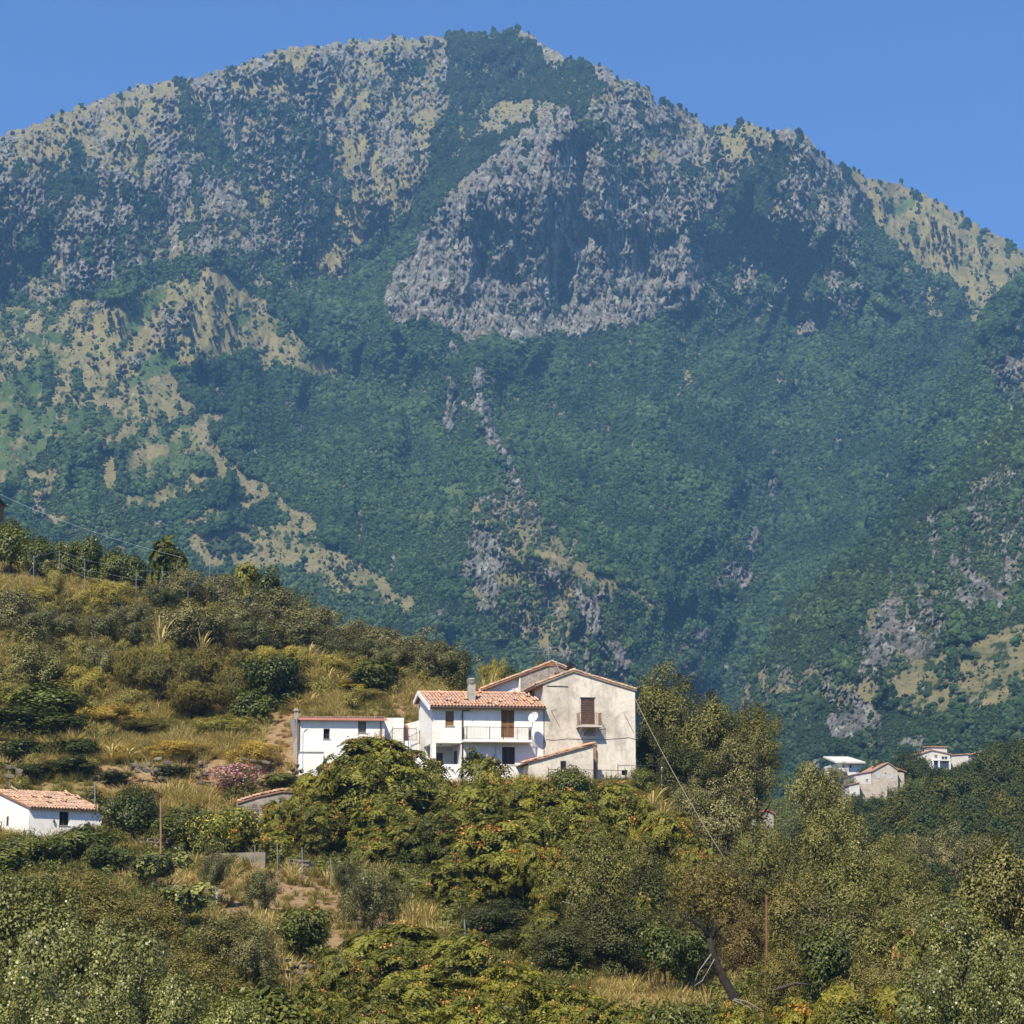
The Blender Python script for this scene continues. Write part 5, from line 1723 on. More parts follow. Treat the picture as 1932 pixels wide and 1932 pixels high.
def gabled(name, label, fr, fpx, wall_poly, depth, mat, roofmat, rake=0.25, roof_th=0.18, windows=(), base_drop=6, extra=None):
    """house front given as points seen in the survey crop: wall_poly runs left eave, apex, right eave"""
    root = empty(name, fr(0, 0, 0), 0, label, 'house')
    P = [fr.face(*z7(x, y)) for x, y in wall_poly]
    a0, a1 = P[0][0], P[-1][0]
    zb = min(P[0][1], P[-1][1])
    mb = MB()
    holes = []
    for x0, x1, y0, y1 in windows:
        p, q = fr.face(*z7(x0, y0)), fr.face(*z7(x1, y1))
        holes.append((p[0], q[0], q[1], min(p[1], zb - .05)))
    wall_holes(mb, fr, a0, a1, -base_drop, zb, 0, 0.4, holes)
    if len(P) > 2 or abs(P[0][1] - P[-1][1]) > .05:
        mb.prism([fr(a0, 0, zb + .001), fr(a1, 0, zb + .001)] + [fr(a, 0, z + .002) for a, z in reversed(P)], fr.w * 0.4)
    mb.box(fr, a0, a0 + .4, .401, depth, -base_drop, P[0][1])
    mb.box(fr, a1 - .4, a1, .401, depth, -base_drop, P[-1][1])
    mb.box(fr, a0 + .401, a1 - .401, depth - .4, depth, -base_drop, zb)
    part(mb, 'wall', mat, root)
    mb = MB()
    for i, ((a, za), (b_, zb_)) in enumerate(zip(P[:-1], P[1:])):
        s = (zb_ - za) / (b_ - a)
        aa, ba = (a - rake, b_) if i == 0 else (a, b_)
        if i == len(P) - 2: ba = b_ + rake
        q = [fr(aa, -rake, za + s * (aa - a)), fr(ba, -rake, za + s * (ba - a)), fr(ba, depth + rake, za + s * (ba - a)), fr(aa, depth + rake, za + s * (aa - a))]
        mb.hexa([p + Vector((0, 0, .02 + .001 * i)) for p in q], [p + Vector((0, 0, roof_th)) for p in q])
    rf = part(mb, 'roof', roofmat, root)
    for h in holes:
        mb = MB()
        mb.box(fr, h[0] + .01, h[1] - .01, .2, .25, h[2] + .01, h[3] - .01)
        w = part(mb, 'window', M_GLASS, root)
        mb = MB()
        m_ = (h[0] + h[1]) / 2
        for l_, r_ in ((h[0] + .012, h[0] + .09), (m_ - .04, m_ + .04), (h[1] - .09, h[1] - .012)):
            mb.box(fr, l_, r_, .1, .199, h[2] + .02, h[3] - .02)
        subpart(mb, 'window_frame', M_WHITE2, w)
    return root, P


def shed_roof(fr, root, p0, p1, b0, b1, dz, mat):
    mb = MB()
    q = [fr(p0[0], b0, p0[1]), fr(p1[0], b0, p1[1]), fr(p1[0], b1, p1[1] + dz), fr(p0[0], b1, p0[1] + dz)]
    mb.hexa(q, [p + Vector((0, 0, .2)) for p in q])
    return part(mb, 'roof', mat, root)


M_CREAM = surf('cream_plaster', [(0.3, (0.58, 0.53, 0.46)), (0.7, (0.68, 0.64, 0.57))], 0.8)
M_STONEW = surf('tawny_stone_wall', [(0.3, (0.36, 0.30, 0.24)), (0.5, (0.50, 0.43, 0.35)), (0.7, (0.58, 0.51, 0.43))], 0.7, 0.95, 3, 0.5, .1)
M_ROOFR = surf('hamlet_red_roof', [(0.3, (0.36, 0.17, 0.10)), (0.7, (0.50, 0.28, 0.18))], 0.9, 0.9, 6, .4, .05)  # red tile colour shared by the hamlet roofs
M_BLUE = surf('pale_blue_door', [(0.3, (0.40, 0.48, 0.56)), (0.7, (0.50, 0.58, 0.66))], 1)
fA = Frame(V(*z7(925, 430), 472.0), 6, 12)
ra, PA = gabled('hill_farmhouse', 'tawny stone farmhouse with a low gable and pale blue doors', fA, z7,
                [(846, 346), (945, 291), (1008, 334)], 9, M_STONEW, M_ROOFR, windows=[(928, 942, 352, 376)])
for x0, x1 in ((878, 896), (966, 982)):
    p, q = fA.face(*z7(x0, 352)), fA.face(*z7(x1, 388))
    mb = MB()
    mb.box(fA, p[0], q[0], -.06, -.003, q[1], p[1])
    part(mb, 'blue_door', M_BLUE, ra)
mb = MB()
p, q = fA.face(*z7(1004, 336)), fA.face(*z7(1066, 345))
mb.box(fA, p[0] + .1, q[0], 1.5, 8, -6, q[1])
part(mb, 'side_wing', M_STONEW, ra)
shed_roof(fA, ra, (fA.face(*z7(962, 302))[0], fA.face(*z7(962, 302))[1]), (q[0] + .4, q[1] + .02), 1.2, 8.3, .5, M_ROOFR)
fA2 = Frame(V(*z7(785, 430), 468.0), 6, 12)
rb, _ = gabled('hill_annex', 'cream annex with a sloping red roof beside the tawny farmhouse', fA2, z7, [(732, 366), (842, 346)], 6, M_CREAM, M_ROOFR, windows=[(808, 826, 392, 412)])
fA3 = Frame(V(*z7(740, 470), 462.0), 6, 12)
gabled('hill_outhouse', 'low red roofed outhouse in front of the cream annex', fA3, z7, [(702, 430), (768, 416)], 4, M_CREAM, M_ROOFR)
fW = Frame(V(*z7(850, 470), 464.0), 6, 12)
p, q = fW.face(*z7(770, 412)), fW.face(*z7(940, 408))
TWl = empty('terrace_wall', fW(0, 0, 0), 0, 'pale stone terrace wall below the tawny farmhouse', 'wall')
mb = MB()
mb.box(fW, p[0], q[0], 0, .6, -4, p[1] - .3)
part(mb, 'wall_face', M_STONEW, TWl)
# white flat-roofed house with a balcony on posts
fB = Frame(V(*z7(680, 420), 500.0), 14, 14)
rB = empty('white_villa', fB(0, 0, 0), 0, 'white villa with an overhanging pale roof and balcony on a tall post', 'house')
b0, b1 = fB.face(*z7(632, 293)), fB.face(*z7(775, 330))
mb = MB()
holes = [(fB.face(*z7(x, 300))[0], fB.face(*z7(x + 13, 300))[0], fB.face(*z7(x, 322))[1], fB.face(*z7(x, 300))[1]) for x in (662, 706)]
wall_holes(mb, fB, b0[0], b1[0], -5, b0[1], 0, .4, holes)
mb.box(fB, b0[0], b0[0] + .4, .401, 8, -5, b0[1])
mb.box(fB, b1[0] - .4, b1[0], .401, 8, -5, b0[1])
part(mb, 'wall', M_WHITE, rB)
for h in holes:
    mb = MB()
    mb.box(fB, h[0] + .01, h[1] - .01, .2, .25, h[2] + .01, h[3] - .01)
    part(mb, 'window', M_DARK, rB)
e0, e1 = fB.face(*z7(617, 292), -1), fB.face(*z7(790, 278), -1)
mb = MB()
q = [fB(e0[0], -1.2, e0[1]), fB(e1[0] + .5, -1.2, e0[1] + .1), fB(e1[0] + .5, 8.5, e0[1] + 2.2), fB(e0[0] + 1.0, 8.5, e0[1] + 2.1)]
mb.hexa(q, [p + Vector((0, 0, .35)) for p in q])
part(mb, 'roof', M_CREAM, rB)
s0_, s1_ = fB.face(*z7(602, 322), -2), fB.face(*z7(700, 322), -2)
mb = MB()
mb.box(fB, s0_[0], s1_[0], -2, -.003, s0_[1] - .9, s0_[1] + .1)
part(mb, 'balcony', M_WHITE, rB)
mb = MB()
pp = fB.face(*z7(634, 380), -1.8)[0]
mb.tube([fB(pp, -1.8, -6), fB(pp, -1.8, s0_[1] - .9)], .14, 6)
part(mb, 'post', M_CONC, rB)
# stacked house on the right of the crest
fC = Frame(V(*z7(1240, 330), 505.0), 10, 16)
rC, PC = gabled('crest_house', 'cream house with a stepped upper storey and loggia on the crest', fC, z7, [(1146, 236), (1222, 212), (1338, 236)], 9, M_CREAM, M_ROOFR,
                windows=[(1180, 1194, 246, 266), (1240, 1262, 240, 262), (1232, 1262, 278, 300), (1284, 1326, 250, 290)])
mb = MB()
p, q = fC.face(*z7(1226, 190), 4), fC.face(*z7(1318, 190), 4)
mb.box(fC, p[0], q[0], 4, 8, PC[0][1] + .2, p[1])
part(mb, 'upper_storey', M_CREAM, rC)
shed_roof(fC, rC, (p[0] - .3, p[1] + .02), (q[0] + .3, p[1] - .02), 3.7, 8.3, .3, M_ROOFR)
mb = MB()
bq = fC.face(*z7(1228, 268), -1)
mb.box(fC, bq[0], fC.face(*z7(1340, 268), -1)[0], -1.2, -.003, bq[1] - .25, bq[1])
for x in (1230, 1268, 1336):
    a = fC.face(*z7(x, 290), -1)[0]
    mb.box(fC, a - .15, a + .15, -1.15, -.85, -6, bq[1] - .252)
part(mb, 'balcony', M_WHITE, rC)
fD = Frame(V(*z7(1395, 300), 508.0), 8, 12)
gabled('crest_barn', 'long low barn roof reaching out beside the cream crest house', fD, z7, [(1346, 243), (1452, 236)], 6, M_CREAM, M_OLDTILE)
fE = Frame(V(*z7(1535, 290), 512.0), 8, 12)
gabled('far_roof_house', 'small tiled house just showing over the dark trees', fE, z7, [(1500, 232), (1572, 208)], 6, M_CREAM, M_ROOFR)
fF = Frame(V(*z7(560, 500), 460.0), 8, 12)
gabled('orange_roof_house', 'house showing only an orange roof above the olive crown', fF, z7, [(512, 428), (608, 432)], 7, M_CREAM, M_ROOFR, roof_th=.5)
fG = Frame(V(*z7(190, 700), 330.0), 5, 12)
gabled('red_roof_cabin', 'white cabin with a bright red roof glimpsed between the trees', fG, z7, [(150, 610), (190, 590), (228, 612)], 5, M_CONC,
       surf('bright_red_roof', [(0.3, (0.42, 0.08, 0.06)), (0.7, (0.52, 0.13, 0.10))], 2), windows=[(180, 200, 625, 640)])
fH = Frame(V(*z7(1360, 1400), 230.0), 10, 14)
gabled('valley_house', 'small tiled house low behind the bright shrubs', fH, z7, [(1292, 1318), (1360, 1286), (1432, 1306)], 5, M_CREAM, M_OLDTILE, base_drop=4)

# ------------------------------------------------------------------ dry stone walls: every stone a piece
stone_meshes = []
for k_ in range(5):
    import bmesh
    bm = bmesh.new()
    bmesh.ops.create_icosphere(bm, subdivisions=1, radius=0.5)
    r_ = random.Random(k_)
    for v in bm.verts:
        n_ = max(abs(c_) for c_ in v.co) / 0.5
        v.co = v.co * (0.55 + 0.45 / max(n_, .5)) * r_.uniform(.68, 1.2)
    me = bpy.data.meshes.new('stone')
    bm.to_mesh(me)
    bm.free()
    me.materials.append(M_STONE)
    stone_meshes.append(me)


def stone_wall(label, px0, px1, Y0, Y1, h, rows, size, backing=True, seed=0, cat='wall', name='dry_stone_wall', rough=0.0):
    r_ = random.Random(seed)
    p0, p1 = ground_at(px0, Y0)[0], ground_at(px1, Y1)[0]
    root = empty(name, (p0 + p1) / 2, 0, label, cat)
    d = (p1 - p0)
    L_ = d.length
    d.normalize()
    nrm = Vector((d.y, -d.x, 0)).normalized()
    if backing:
        mb = MB()
        q = [p0 - Vector((0, 0, 1)), p1 - Vector((0, 0, 1)), p1 - nrm * .5 - Vector((0, 0, 1)), p0 - nrm * .5 - Vector((0, 0, 1))]
        mb.hexa(q, [p + Vector((0, 0, 1 + h * .93)) for p in q])
        part(mb, 'wall_core', M_GREYWALL, root)
    for j in range(rows):
        x = -r_.random() * size
        while x < L_:
            w = size * r_.uniform(.7, 1.6)
            if r_.random() > rough:
                P = p0.lerp(p1, min(1, max(0, (x + w / 2) / L_))) + Vector((0, 0, h * (j + .5) / rows + r_.gauss(0, .04) + rough * r_.uniform(-.3, .3))) + nrm * (.02 + r_.uniform(0, .08) + rough * r_.uniform(0, .6))
                o = bpy.data.objects.new('stone', r_.choice(stone_meshes))
                child(link(o), root)
                o.matrix_basis = Matrix.Translation(P) @ Matrix.Rotation(math.atan2(d.y, d.x) + r_.gauss(0, .15), 4, 'Z') @ Matrix.Rotation(r_.gauss(0, .12), 4, 'Y') @ Matrix.Diagonal((w * .97, .35, h / rows * r_.uniform(.85, 1.1), 1))
            x += w
    return root


stone_wall('pale dry stone retaining wall below the white cottage', 268, 355, 163.5, 163, 1.3, 5, .42, seed=1)
stone_wall('rough stone wall near the lemon tree', 545, 585, 158, 157, 1.0, 4, .36, seed=2)
stone_wall('tumbled rubble outcrop along the foot of the golden bank', 235, 500, 183.2, 183.4, 2.2, 5, .55, False, 3, 'rubble', 'rubble_bank', .66)
stone_wall('scattered stones of a collapsed terrace on the red soil', 545, 640, 118, 117, 1.1, 5, .32, False, 4, 'rubble', 'rubble_bank', .3)
stone_wall('rough rocks at the end of the long low house', 545, 562, 183.0, 184.5, 2.2, 5, .45, False, 6, 'rubble', 'rubble_bank', .66)
stone_wall('grey boulders at the edge of the bank behind the cottage', -20, 40, 182, 182, 2.8, 6, .6, False, 7, 'rubble', 'rubble_bank', .6)
# concrete retaining wall with a drain hole
p0, p1 = ground_at(402, 158.5)[0], ground_at(500, 158.0)[0]
RW = empty('retaining_wall', (p0 + p1) / 2, 0, 'smooth grey concrete retaining wall with one drain hole', 'wall')
mb = MB()
d_ = (p1 - p0).normalized()
n_ = Vector((d_.y, -d_.x, 0)).normalized()
q = [p0 - Vector((0, 0, 1.2)), p1 - Vector((0, 0, 1.2)), p1 - n_ * .4 - Vector((0, 0, 1.2)), p0 - n_ * .4 - Vector((0, 0, 1.2))]
mb.hexa(q, [p + Vector((0, 0, 2.35)) for p in q])
part(mb, 'wall_face', surf('stained_concrete', [(0.3, (0.15, 0.125, 0.09)), (0.6, (0.25, 0.215, 0.16))], 1.2, .95, 6, .4, .04), RW)
mb = MB()
c_ = p0.lerp(p1, .45) + Vector((0, 0, .75)) + n_ * .01
mb.tube([c_ - n_ * .05, c_ + n_ * .03], .1, 10)
part(mb, 'drain_hole', M_DARK, RW)

# ------------------------------------------------------------------ poles, stakes, fences, wires
def pole(name, label, cat, px, ytop, Y, r, mat, lean=0.0, group=None, yb=None, rt=None):
    g_, gy_ = ground_at(px, Y)
    t = V(px + lean, ytop, Y)
    mb = MB()
    mb.tube([g_ - Vector((0, 0, .4)), g_.lerp(t, .5) + Vector((.01, 0, 0)), t], r, 6, rt or r * .8)
    o = mb.build(name, mat, None, False, g_)
    return tag(o, label, cat, group)


pole('utility_pole', 'tall rusty brown pole standing among the olive trees', 'pole', 1446, 1690, 128, .075, M_RUST)
pole('timber_pole', 'tall thin brown timber pole beside the dark citrus trees', 'pole', 303, 1506, 152, .07, M_WOOD, 0)
pole('stake', 'thin tan stake in the dry ground by the fig tree', 'stake', 331, 1640, 137, .03, M_WOOD)
pole('white_post', 'short whitewashed post under the round olive tree', 'post', 408, 1676, 142, .08, M_WPOST, 2)
pole('steel_post', 'pale steel post leaning in the tall dry grass', 'post', 884, 1735, 118, .045, M_GALV, -8)
pole('steel_pipe', 'shorter grey pipe standing behind the cottage roof', 'post', 167, 1492, 178, .05, M_GALV, 0)
pole('steel_pipe', 'tall pale pipe standing at the gable of the cottage', 'post', 179, 1478, 176, .055, M_GALV, 0)
for i, (px, yt, Y) in enumerate(((484, 1622, 156), (526, 1598, 157), (573, 1620, 154), (627, 1648, 152), (679, 1580, 156), (1012, 2040 - 50 - 60, 107))):
    if i < 4:
        pole('garden_post', ('pale garden post under the yellow citrus', 'pale garden post at the edge of the seedling tree shade', 'pale garden post before the stone wall', 'bluish garden post in the shade of the flowering trees')[i], 'post', px - 3, ground_at(px, Y)[1] - 58, Y, .04, M_GALV)
# white lamp post at the beige house's corner
g_, _ = ground_at(1249, 183)
WP = empty('lamp_post', g_, 0, 'short white lamp post at the corner of the beige house', 'lamp')
mb = MB()
t_ = V(1249, 1447, 183)
mb.tube([g_ - Vector((0, 0, .5)), t_], .09, 8)
part(mb, 'post', M_WPOST, WP)
mb = MB()
mb.lathe(t_, [(.06, .005), (.15, .08), (.17, .3), (.08, .42)], 10)
part(mb, 'lamp_head', M_IRON, WP)
# iron railing along the beige house yard
RL = empty('yard_railing', ground_at(1150, 180)[0], 0, 'low dark iron railing along the yard of the beige house', 'railing')
mb = MB()
pr = [V(x, y, 181.5) for x, y in ((1035, 1470), (1075, 1470), (1180, 1472))]
railing(mb, pr, .75, .35, .012)
pr2 = [V(x, y, 182) for x, y in ((1166, 1462), (1205, 1463), (1245, 1462))]
railing(mb, pr2, .75, .5, .014)
part(mb, 'rails', M_IRON, RL, None, 'stuff')
for p in pr + pr2:
    mb = MB()
    mb.tube([p - Vector((0, 0, .8)), p + Vector((0, 0, .9))], .03, 5)
    part(mb, 'railing_post', M_IRON, RL)
# wire fence on the upper slope
FE = empty('wire_fence', ground_at(200, 240)[0], 0, 'wire fence with pale steel posts along the vegetable plot', 'fence')
tops = []
for px, yb, h, Y in ((64, 1086, 38, 243), (112, 1072, 34, 246), (160, 1100, 46, 240), (257, 1118, 44, 239), (306, 1118, 42, 239), (355, 1125, 40, 239), (403, 1120, 30, 240), (396, 1082, 26, 246)):
    p, q = V(px, yb, Y), V(px, yb - h, Y)
    mb = MB()
    mb.tube([p - Vector((0, 0, 1.0)), q], .03, 5)
    part(mb, 'fence_post', M_GALV, FE)
    tops.append((p, q))
mb = MB()
for (p, q), (p2, q2) in zip(tops[:6], tops[1:7]):
    for f in (.25, .55, .95):
        mb.tube([p.lerp(q, f), p2.lerp(q2, f)], .005, 4)
part(mb, 'wires', M_WIREB, FE, None, 'stuff')
mb = MB()
mb.tube([V(64, 1066, 243), V(48, 1088, 243)], .03, 4)
part(mb, 'brace', M_GALV, FE)
# wooden rail fence by the olive tree
RFn = empty('rail_fence', ground_at(650, 142)[0], 0, 'short grey wooden rail fence beside the trunk of an olive', 'fence')
for y0, y1 in ((1693, 1694), (1703, 1701)):
    mb = MB()
    mb.tube([V(612, y0, 142), V(660, y1, 142)], .035, 5)
    part(mb, 'rail', M_WOOD, RFn)
for x in (638, 655):
    mb = MB()
    mb.tube([ground_at(x, 142)[0] - Vector((0, 0, .2)), V(x, 1690, 142)], .04, 5)
    part(mb, 'fence_post', M_WOOD, RFn)


def wire(label, pts, r, mat, sag=0.0, name='overhead_cable'):
    P = [Vector(p) for p in pts]
    if len(P) == 2:
        a, b_ = P
        P = [a.lerp(b_, t / 12) - Vector((0, 0, sag * 4 * (t / 12) * (1 - t / 12))) for t in range(13)]
    mb = MB()
    mb.tube(P, r, 5)
    return tag(mb.build(name, mat, None, False, P[0]), label, 'cable')


wire('pale cable running down from the beige house corner into the trees', [W(a1_ - .02, -0.05, fz(1835, 470)[1]), V(1388, 1652, 150)], .02, M_WIRE, .5)
wire('faint wire slanting down from the hilltop hut', [V(-6, 930, 262), V(345, 1052, 238)], .009, M_WIREB, .6)
wire('thin cable crossing the shade below the seedling trees', [V(905, 1646, 150), V(1372, 1712, 140)], .014, M_WIREB, 1.2)
wire('power line high over the wooded crest', [V(1850, 1418, 505), V(2010, 1360, 480)], .05, M_WIREB, .5)
wire('second power line below the first over the crest', [V(1850, 1432, 505), V(2010, 1385, 480)], .05, M_WIREB, .5)
# ------------------------------------------------------------------ plants
def unit(v):
    return v / np.maximum(np.linalg.norm(v, axis=-1, keepdims=True), 1e-9)


def leaf_quads(c, n, t, ln, wd):
    """rhombic leaves at c (N,3), facing n, long axis t"""
    t = unit(t - n * (t * n).sum(-1, keepdims=True))
    s = np.cross(n, t)
    ln, wd = np.broadcast_to(ln, len(c))[:, None], np.broadcast_to(wd, len(c))[:, None]
    bend = n * ln * 0.12
    v = np.stack([c - t * ln / 2 - bend, c + s * wd / 2 - t * ln * .05, c + t * ln / 2 - bend, c - s * wd / 2 - t * ln * .05], 1)
    return v.reshape(-1, 3)


def fill(v, C, W, H):
    """stretch a crown so its foliage really reaches W across and H high"""
    sx = W / 2 / np.percentile(np.hypot(v[:, 0], v[:, 1]), 98.5)
    sz = H / np.percentile(v[:, 2], 99.3)
    k = np.array([sx, sx, sz])
    return v * k, C * k


def clumps(r, W, H, base, n, cr, lobes=0.25, bias=2.2):
    """clump centres through a crown of width W from base*H to H"""
    d = unit(r.normal(size=(n, 3)))
    rad = r.random(n) ** (1 / bias)
    k = r.normal(size=(4, 3)) * 2.0
    ph = r.random(4) * 6.28
    rad = rad * (1 + lobes * np.sin(d @ k.T + ph).sum(1) / 2)
    hz = (1 - base) * H / 2
    p = d * rad[:, None] * np.array([W / 2 - cr * .7, W / 2 - cr * .7, hz - cr * .5])
    p[:, 2] += base * H + hz
    # a crown is fuller above than below
    low = np.clip((base * H + hz - p[:, 2]) / hz, 0, 1)
    p[:, :2] *= (1 - 0.18 * low)[:, None]
    return p


def leafy(name, seed, W, H, base, ncl, cr, nleaf, ln, wd, mat, lobes=0.25, up=0.35, droop=0.0, spray=0.0, flat=1.0, bias=2.2):
    r = np.random.default_rng(seed)
    C = clumps(r, W, H, base, ncl, cr, lobes, bias)
    crs = cr * r.uniform(.65, 1.25, ncl)
    w = crs ** 2
    which = r.choice(ncl, nleaf, p=w / w.sum())
    d = unit(r.normal(size=(nleaf, 3)) + np.array([0, 0, 0.25]))
    rr = crs[which] * (0.45 + 0.6 * r.random(nleaf) ** .6)
    off = d * rr[:, None] * np.array([1, 1, flat])
    P = C[which] + off
    centre = np.array([0, 0, H * (base + 1) / 2])
    out = unit(C[which] - centre)
    n = unit(d * 1.0 + out * .45 + r.normal(size=d.shape) * .36 + np.array([0, 0, up]))
    if spray:   # leaves stand along upright sprays
        t = unit(np.array([0, 0, .55]) + d * .7 + r.normal(size=d.shape) * .6)
        n = unit(r.normal(size=d.shape) * .45 + d * .9 + out * .4 + np.array([0, 0, up]))
    else:
        t = unit(r.normal(size=d.shape) + np.array([0, 0, -droop * 2]))
    ct = r.random(ncl)
    tint = np.clip(.50 * ct[which] + .50 * r.random(nleaf), 0, 1)
    v = leaf_quads(P, n, t, ln * r.uniform(.7, 1.3, nleaf), wd * r.uniform(.7, 1.3, nleaf))
    v, C = fill(v, C, W, H)
    f = np.arange(len(v)).reshape(-1, 4)
    return np_mesh(name, v, f, mat, False, np.repeat(tint, 4)), C


def limbs(name, seed, H, base, C, mat, r0, nb=9, lean=(0, 0), fork=0.45):
    """tapered trunk with boughs reaching into the crown clumps C"""
    r = np.random.default_rng(seed)
    mb = MB()
    top = Vector((lean[0], lean[1], H * (base + (1 - base) * fork)))
    k = [Vector((0, 0, -0.5)), Vector((r.normal() * .06 * H * .3, r.normal() * .02 * H, top.z * .35)) + Vector((lean[0] * .3, lean[1] * .3, 0)), top * .72 + Vector((r.normal() * .1, r.normal() * .1, 0)), top]
    mb.tube(k, [r0 * 1.25, r0, r0 * .75, r0 * .45], 7)
    for i in r.permutation(len(C))[:nb]:
        c = Vector(C[i])
        s = k[1].lerp(top, r.uniform(.3, 1))
        m_ = s.lerp(c, .5) + Vector((r.normal(), r.normal(), -abs(r.normal()))) * .08 * H * .5
        mb.tube([s, m_, c], [r0 * .42, r0 * .28, r0 * .08], 5)
    return mb.mesh(name, mat, True)


def fronds(name, seed, W, H, base, nros, mat, flen=0.8, nf=9, pairs=6, top_bias=0.55, seeds=0.4, matseed=None, lobes=.3):
    """feathery compound leaves in rosettes at the branch ends, with bunches of winged seeds"""
    r = np.random.default_rng(seed)
    ns = max(3, nros // 30)
    S0 = clumps(r, W * .72, H * .9, base, ns, 0.3, lobes, 3.0)
    w_ = r.integers(0, ns, nros)
    dd = unit(r.normal(size=(nros, 3)) + np.array([0, 0, .45]))
    C = S0[w_] + dd * (np.array([.26, .26, .20]) * np.array([W, W, H]) * r.uniform(.55, 1.1, (nros, 1)))
    C[:, 2] = np.maximum(C[:, 2], base * H * .6)
    vs, tn = [], []
    out = dd
    ax = unit(out * .8 + np.array([0, 0, .8]) + r.normal(size=C.shape) * .25)
    ros_t = r.random(nros)
    for j in range(nf):
        a = 2 * np.pi * (j / nf) + r.random(nros) * .7
        e1 = unit(np.cross(ax, np.array([.3, .5, .1]) + r.normal(size=C.shape) * .1))
        e2 = np.cross(ax, e1)
        h = np.cos(a)[:, None] * e1 + np.sin(a)[:, None] * e2
        L = flen * r.uniform(.7, 1.2, nros)[:, None]
        el = r.uniform(.1, .8, nros)[:, None]
        for q in range(pairs):
            s = (q + .7) / pairs
            p = C + (h * s * np.cos(el * .6) + ax * (s * el * .9 - .6 * s * s)) * L
            tl = unit(h + ax * (el * .8 - 1.5 * s))
            side = unit(np.cross(tl, ax))
            nn = np.cross(side, tl)
            size = L[:, 0] * .33 * (1 - .45 * abs(s - .45))
            for sg in (1, -1):
                tt = unit(side * sg + tl * .45 - nn * .15)
                c = p + tt * size[:, None] * .5
                vs.append(leaf_quads(c, unit(nn + r.normal(size=nn.shape) * .22), tt, size, size * .42))
                tn.append(np.repeat(np.clip(.6 * ros_t + .4 * r.random(nros), 0, 1), 4))
    v = np.concatenate(vs)
    C0 = C
    v, C = fill(v, C, W, H)
    me = np_mesh(name, v, np.arange(len(v)).reshape(-1, 4), mat, False, np.concatenate(tn))
    sm = None
    if seeds > 0:
        sel = (r.random(nros) < seeds) & (C[:, 2] > H * (base + .2 * (1 - base)))
        S = C[sel] + ax[sel] * .16
        n_ = 34
        P = np.repeat(S, n_, 0) + r.normal(size=(len(S) * n_, 3)) * np.array([.20, .20, .13])
        v = leaf_quads(P, unit(r.normal(size=P.shape) + [0, -.2, .5]), r.normal(size=P.shape), .17 * r.uniform(.7, 1.3, len(P)), .10)
        sm = np_mesh('seed_cluster', v, np.arange(len(v)).reshape(-1, 4), matseed, False, np.repeat(np.clip(np.repeat(r.random(len(S)), n_) * .6 + .4 * r.random(len(P)), 0, 1), 4))
    return me, C, sm


def strands(name, seed, W, H, n, mat, wd=.03, bow=.35, spread=.5, seg=3, tipw=.2, plume=None):
    """upright stems or blades fanning from a base disc of width W*spread"""
    r = np.random.default_rng(seed)
    a = r.random(n) * 6.283
    rad = np.sqrt(r.random(n)) * W / 2
    b = np.stack([np.cos(a) * rad * spread, np.sin(a) * rad * spread, np.zeros(n)], -1)
    dirn = np.stack([np.cos(a + r.normal(0, .5, n)), np.sin(a + r.normal(0, .5, n)), np.zeros(n)], -1)
    L = H * r.uniform(.55, 1.0, n)
    reach = (rad / (W / 2)) * W * .5 * (1 - spread) + bow * L * r.random(n) * .5
    sd = unit(np.cross(dirn + r.normal(size=dirn.shape) * .6, [0, 0, 1.0]))
    pts = []
    for k in range(seg + 1):
        s = k / seg
        p = b + dirn * (reach * s ** 1.7)[:, None] + np.array([0, 0, 1.0]) * (L * (s - .22 * bow * s ** 3))[:, None]
        w_ = wd * (1 - (1 - tipw) * s)
        pts.append((p - sd * w_ / 2, p + sd * w_ / 2))
    v = np.concatenate([np.stack([pts[k][0], pts[k][1], pts[k + 1][1], pts[k + 1][0]], 1).reshape(-1, 3) for k in range(seg)])
    t = np.tile(np.repeat(r.random(n), 4), seg)
    hgt = np.repeat(np.arange(seg) / seg, n * 4)
    return np_mesh(name, v, np.arange(len(v)).reshape(-1, 4), mat, False, np.clip(.75 * t + .25 * hgt, 0, 1))


# foliage colours: leaf tones, dark ends lowered to paint in shadow between leaves
ML_OLIVE = leafmat('olive_leaf', (0.0446, 0.0446, 0.0130), (0.32, 0.290, 0.108), .45, .08, .3)
ML_OAK = leafmat('evergreen_leaf', (0.0360, 0.0360, 0.0094), (0.275, 0.252, 0.082), .5, .10, .25)
ML_AIL = leafmat('feathery_leaf', (0.0288, 0.0374, 0.0043), (0.250, 0.237, 0.036), .5, .18, .25)
ML_SEED = leafmat('orange_seed', (0.42, 0.19, 0.055), (0.62, 0.34, 0.13), .7, .2, .1)
ML_BROAD = leafmat('broad_leaf', (0.0259, 0.0389, 0.0065), (0.215, 0.225, 0.045), .45, .18, .3)
ML_POP = leafmat('round_glossy_leaf', (0.0360, 0.0461, 0.0079), (0.330, 0.330, 0.095), .38, .18, .4)
ML_BROOM = leafmat('broom_stem', (0.060, 0.058, 0.014), (0.190, 0.160, 0.036), .6, .1, .2)
ML_GOLD = leafmat('golden_grass', (0.30, 0.225, 0.070), (0.66, 0.53, 0.22), .7, .25, .15)
ML_GREEN = leafmat('olive_green_grass', (0.15, 0.135, 0.032), (0.42, 0.36, 0.11), .7, .2, .15)
ML_RED = leafmat('russet_weed', (0.20, 0.10, 0.04), (0.42, 0.26, 0.11), .8, .2, .1)
ML_PINK = leafmat('pink_blossom', (0.55, 0.20, 0.25), (0.78, 0.45, 0.48), .6, .25, .1)
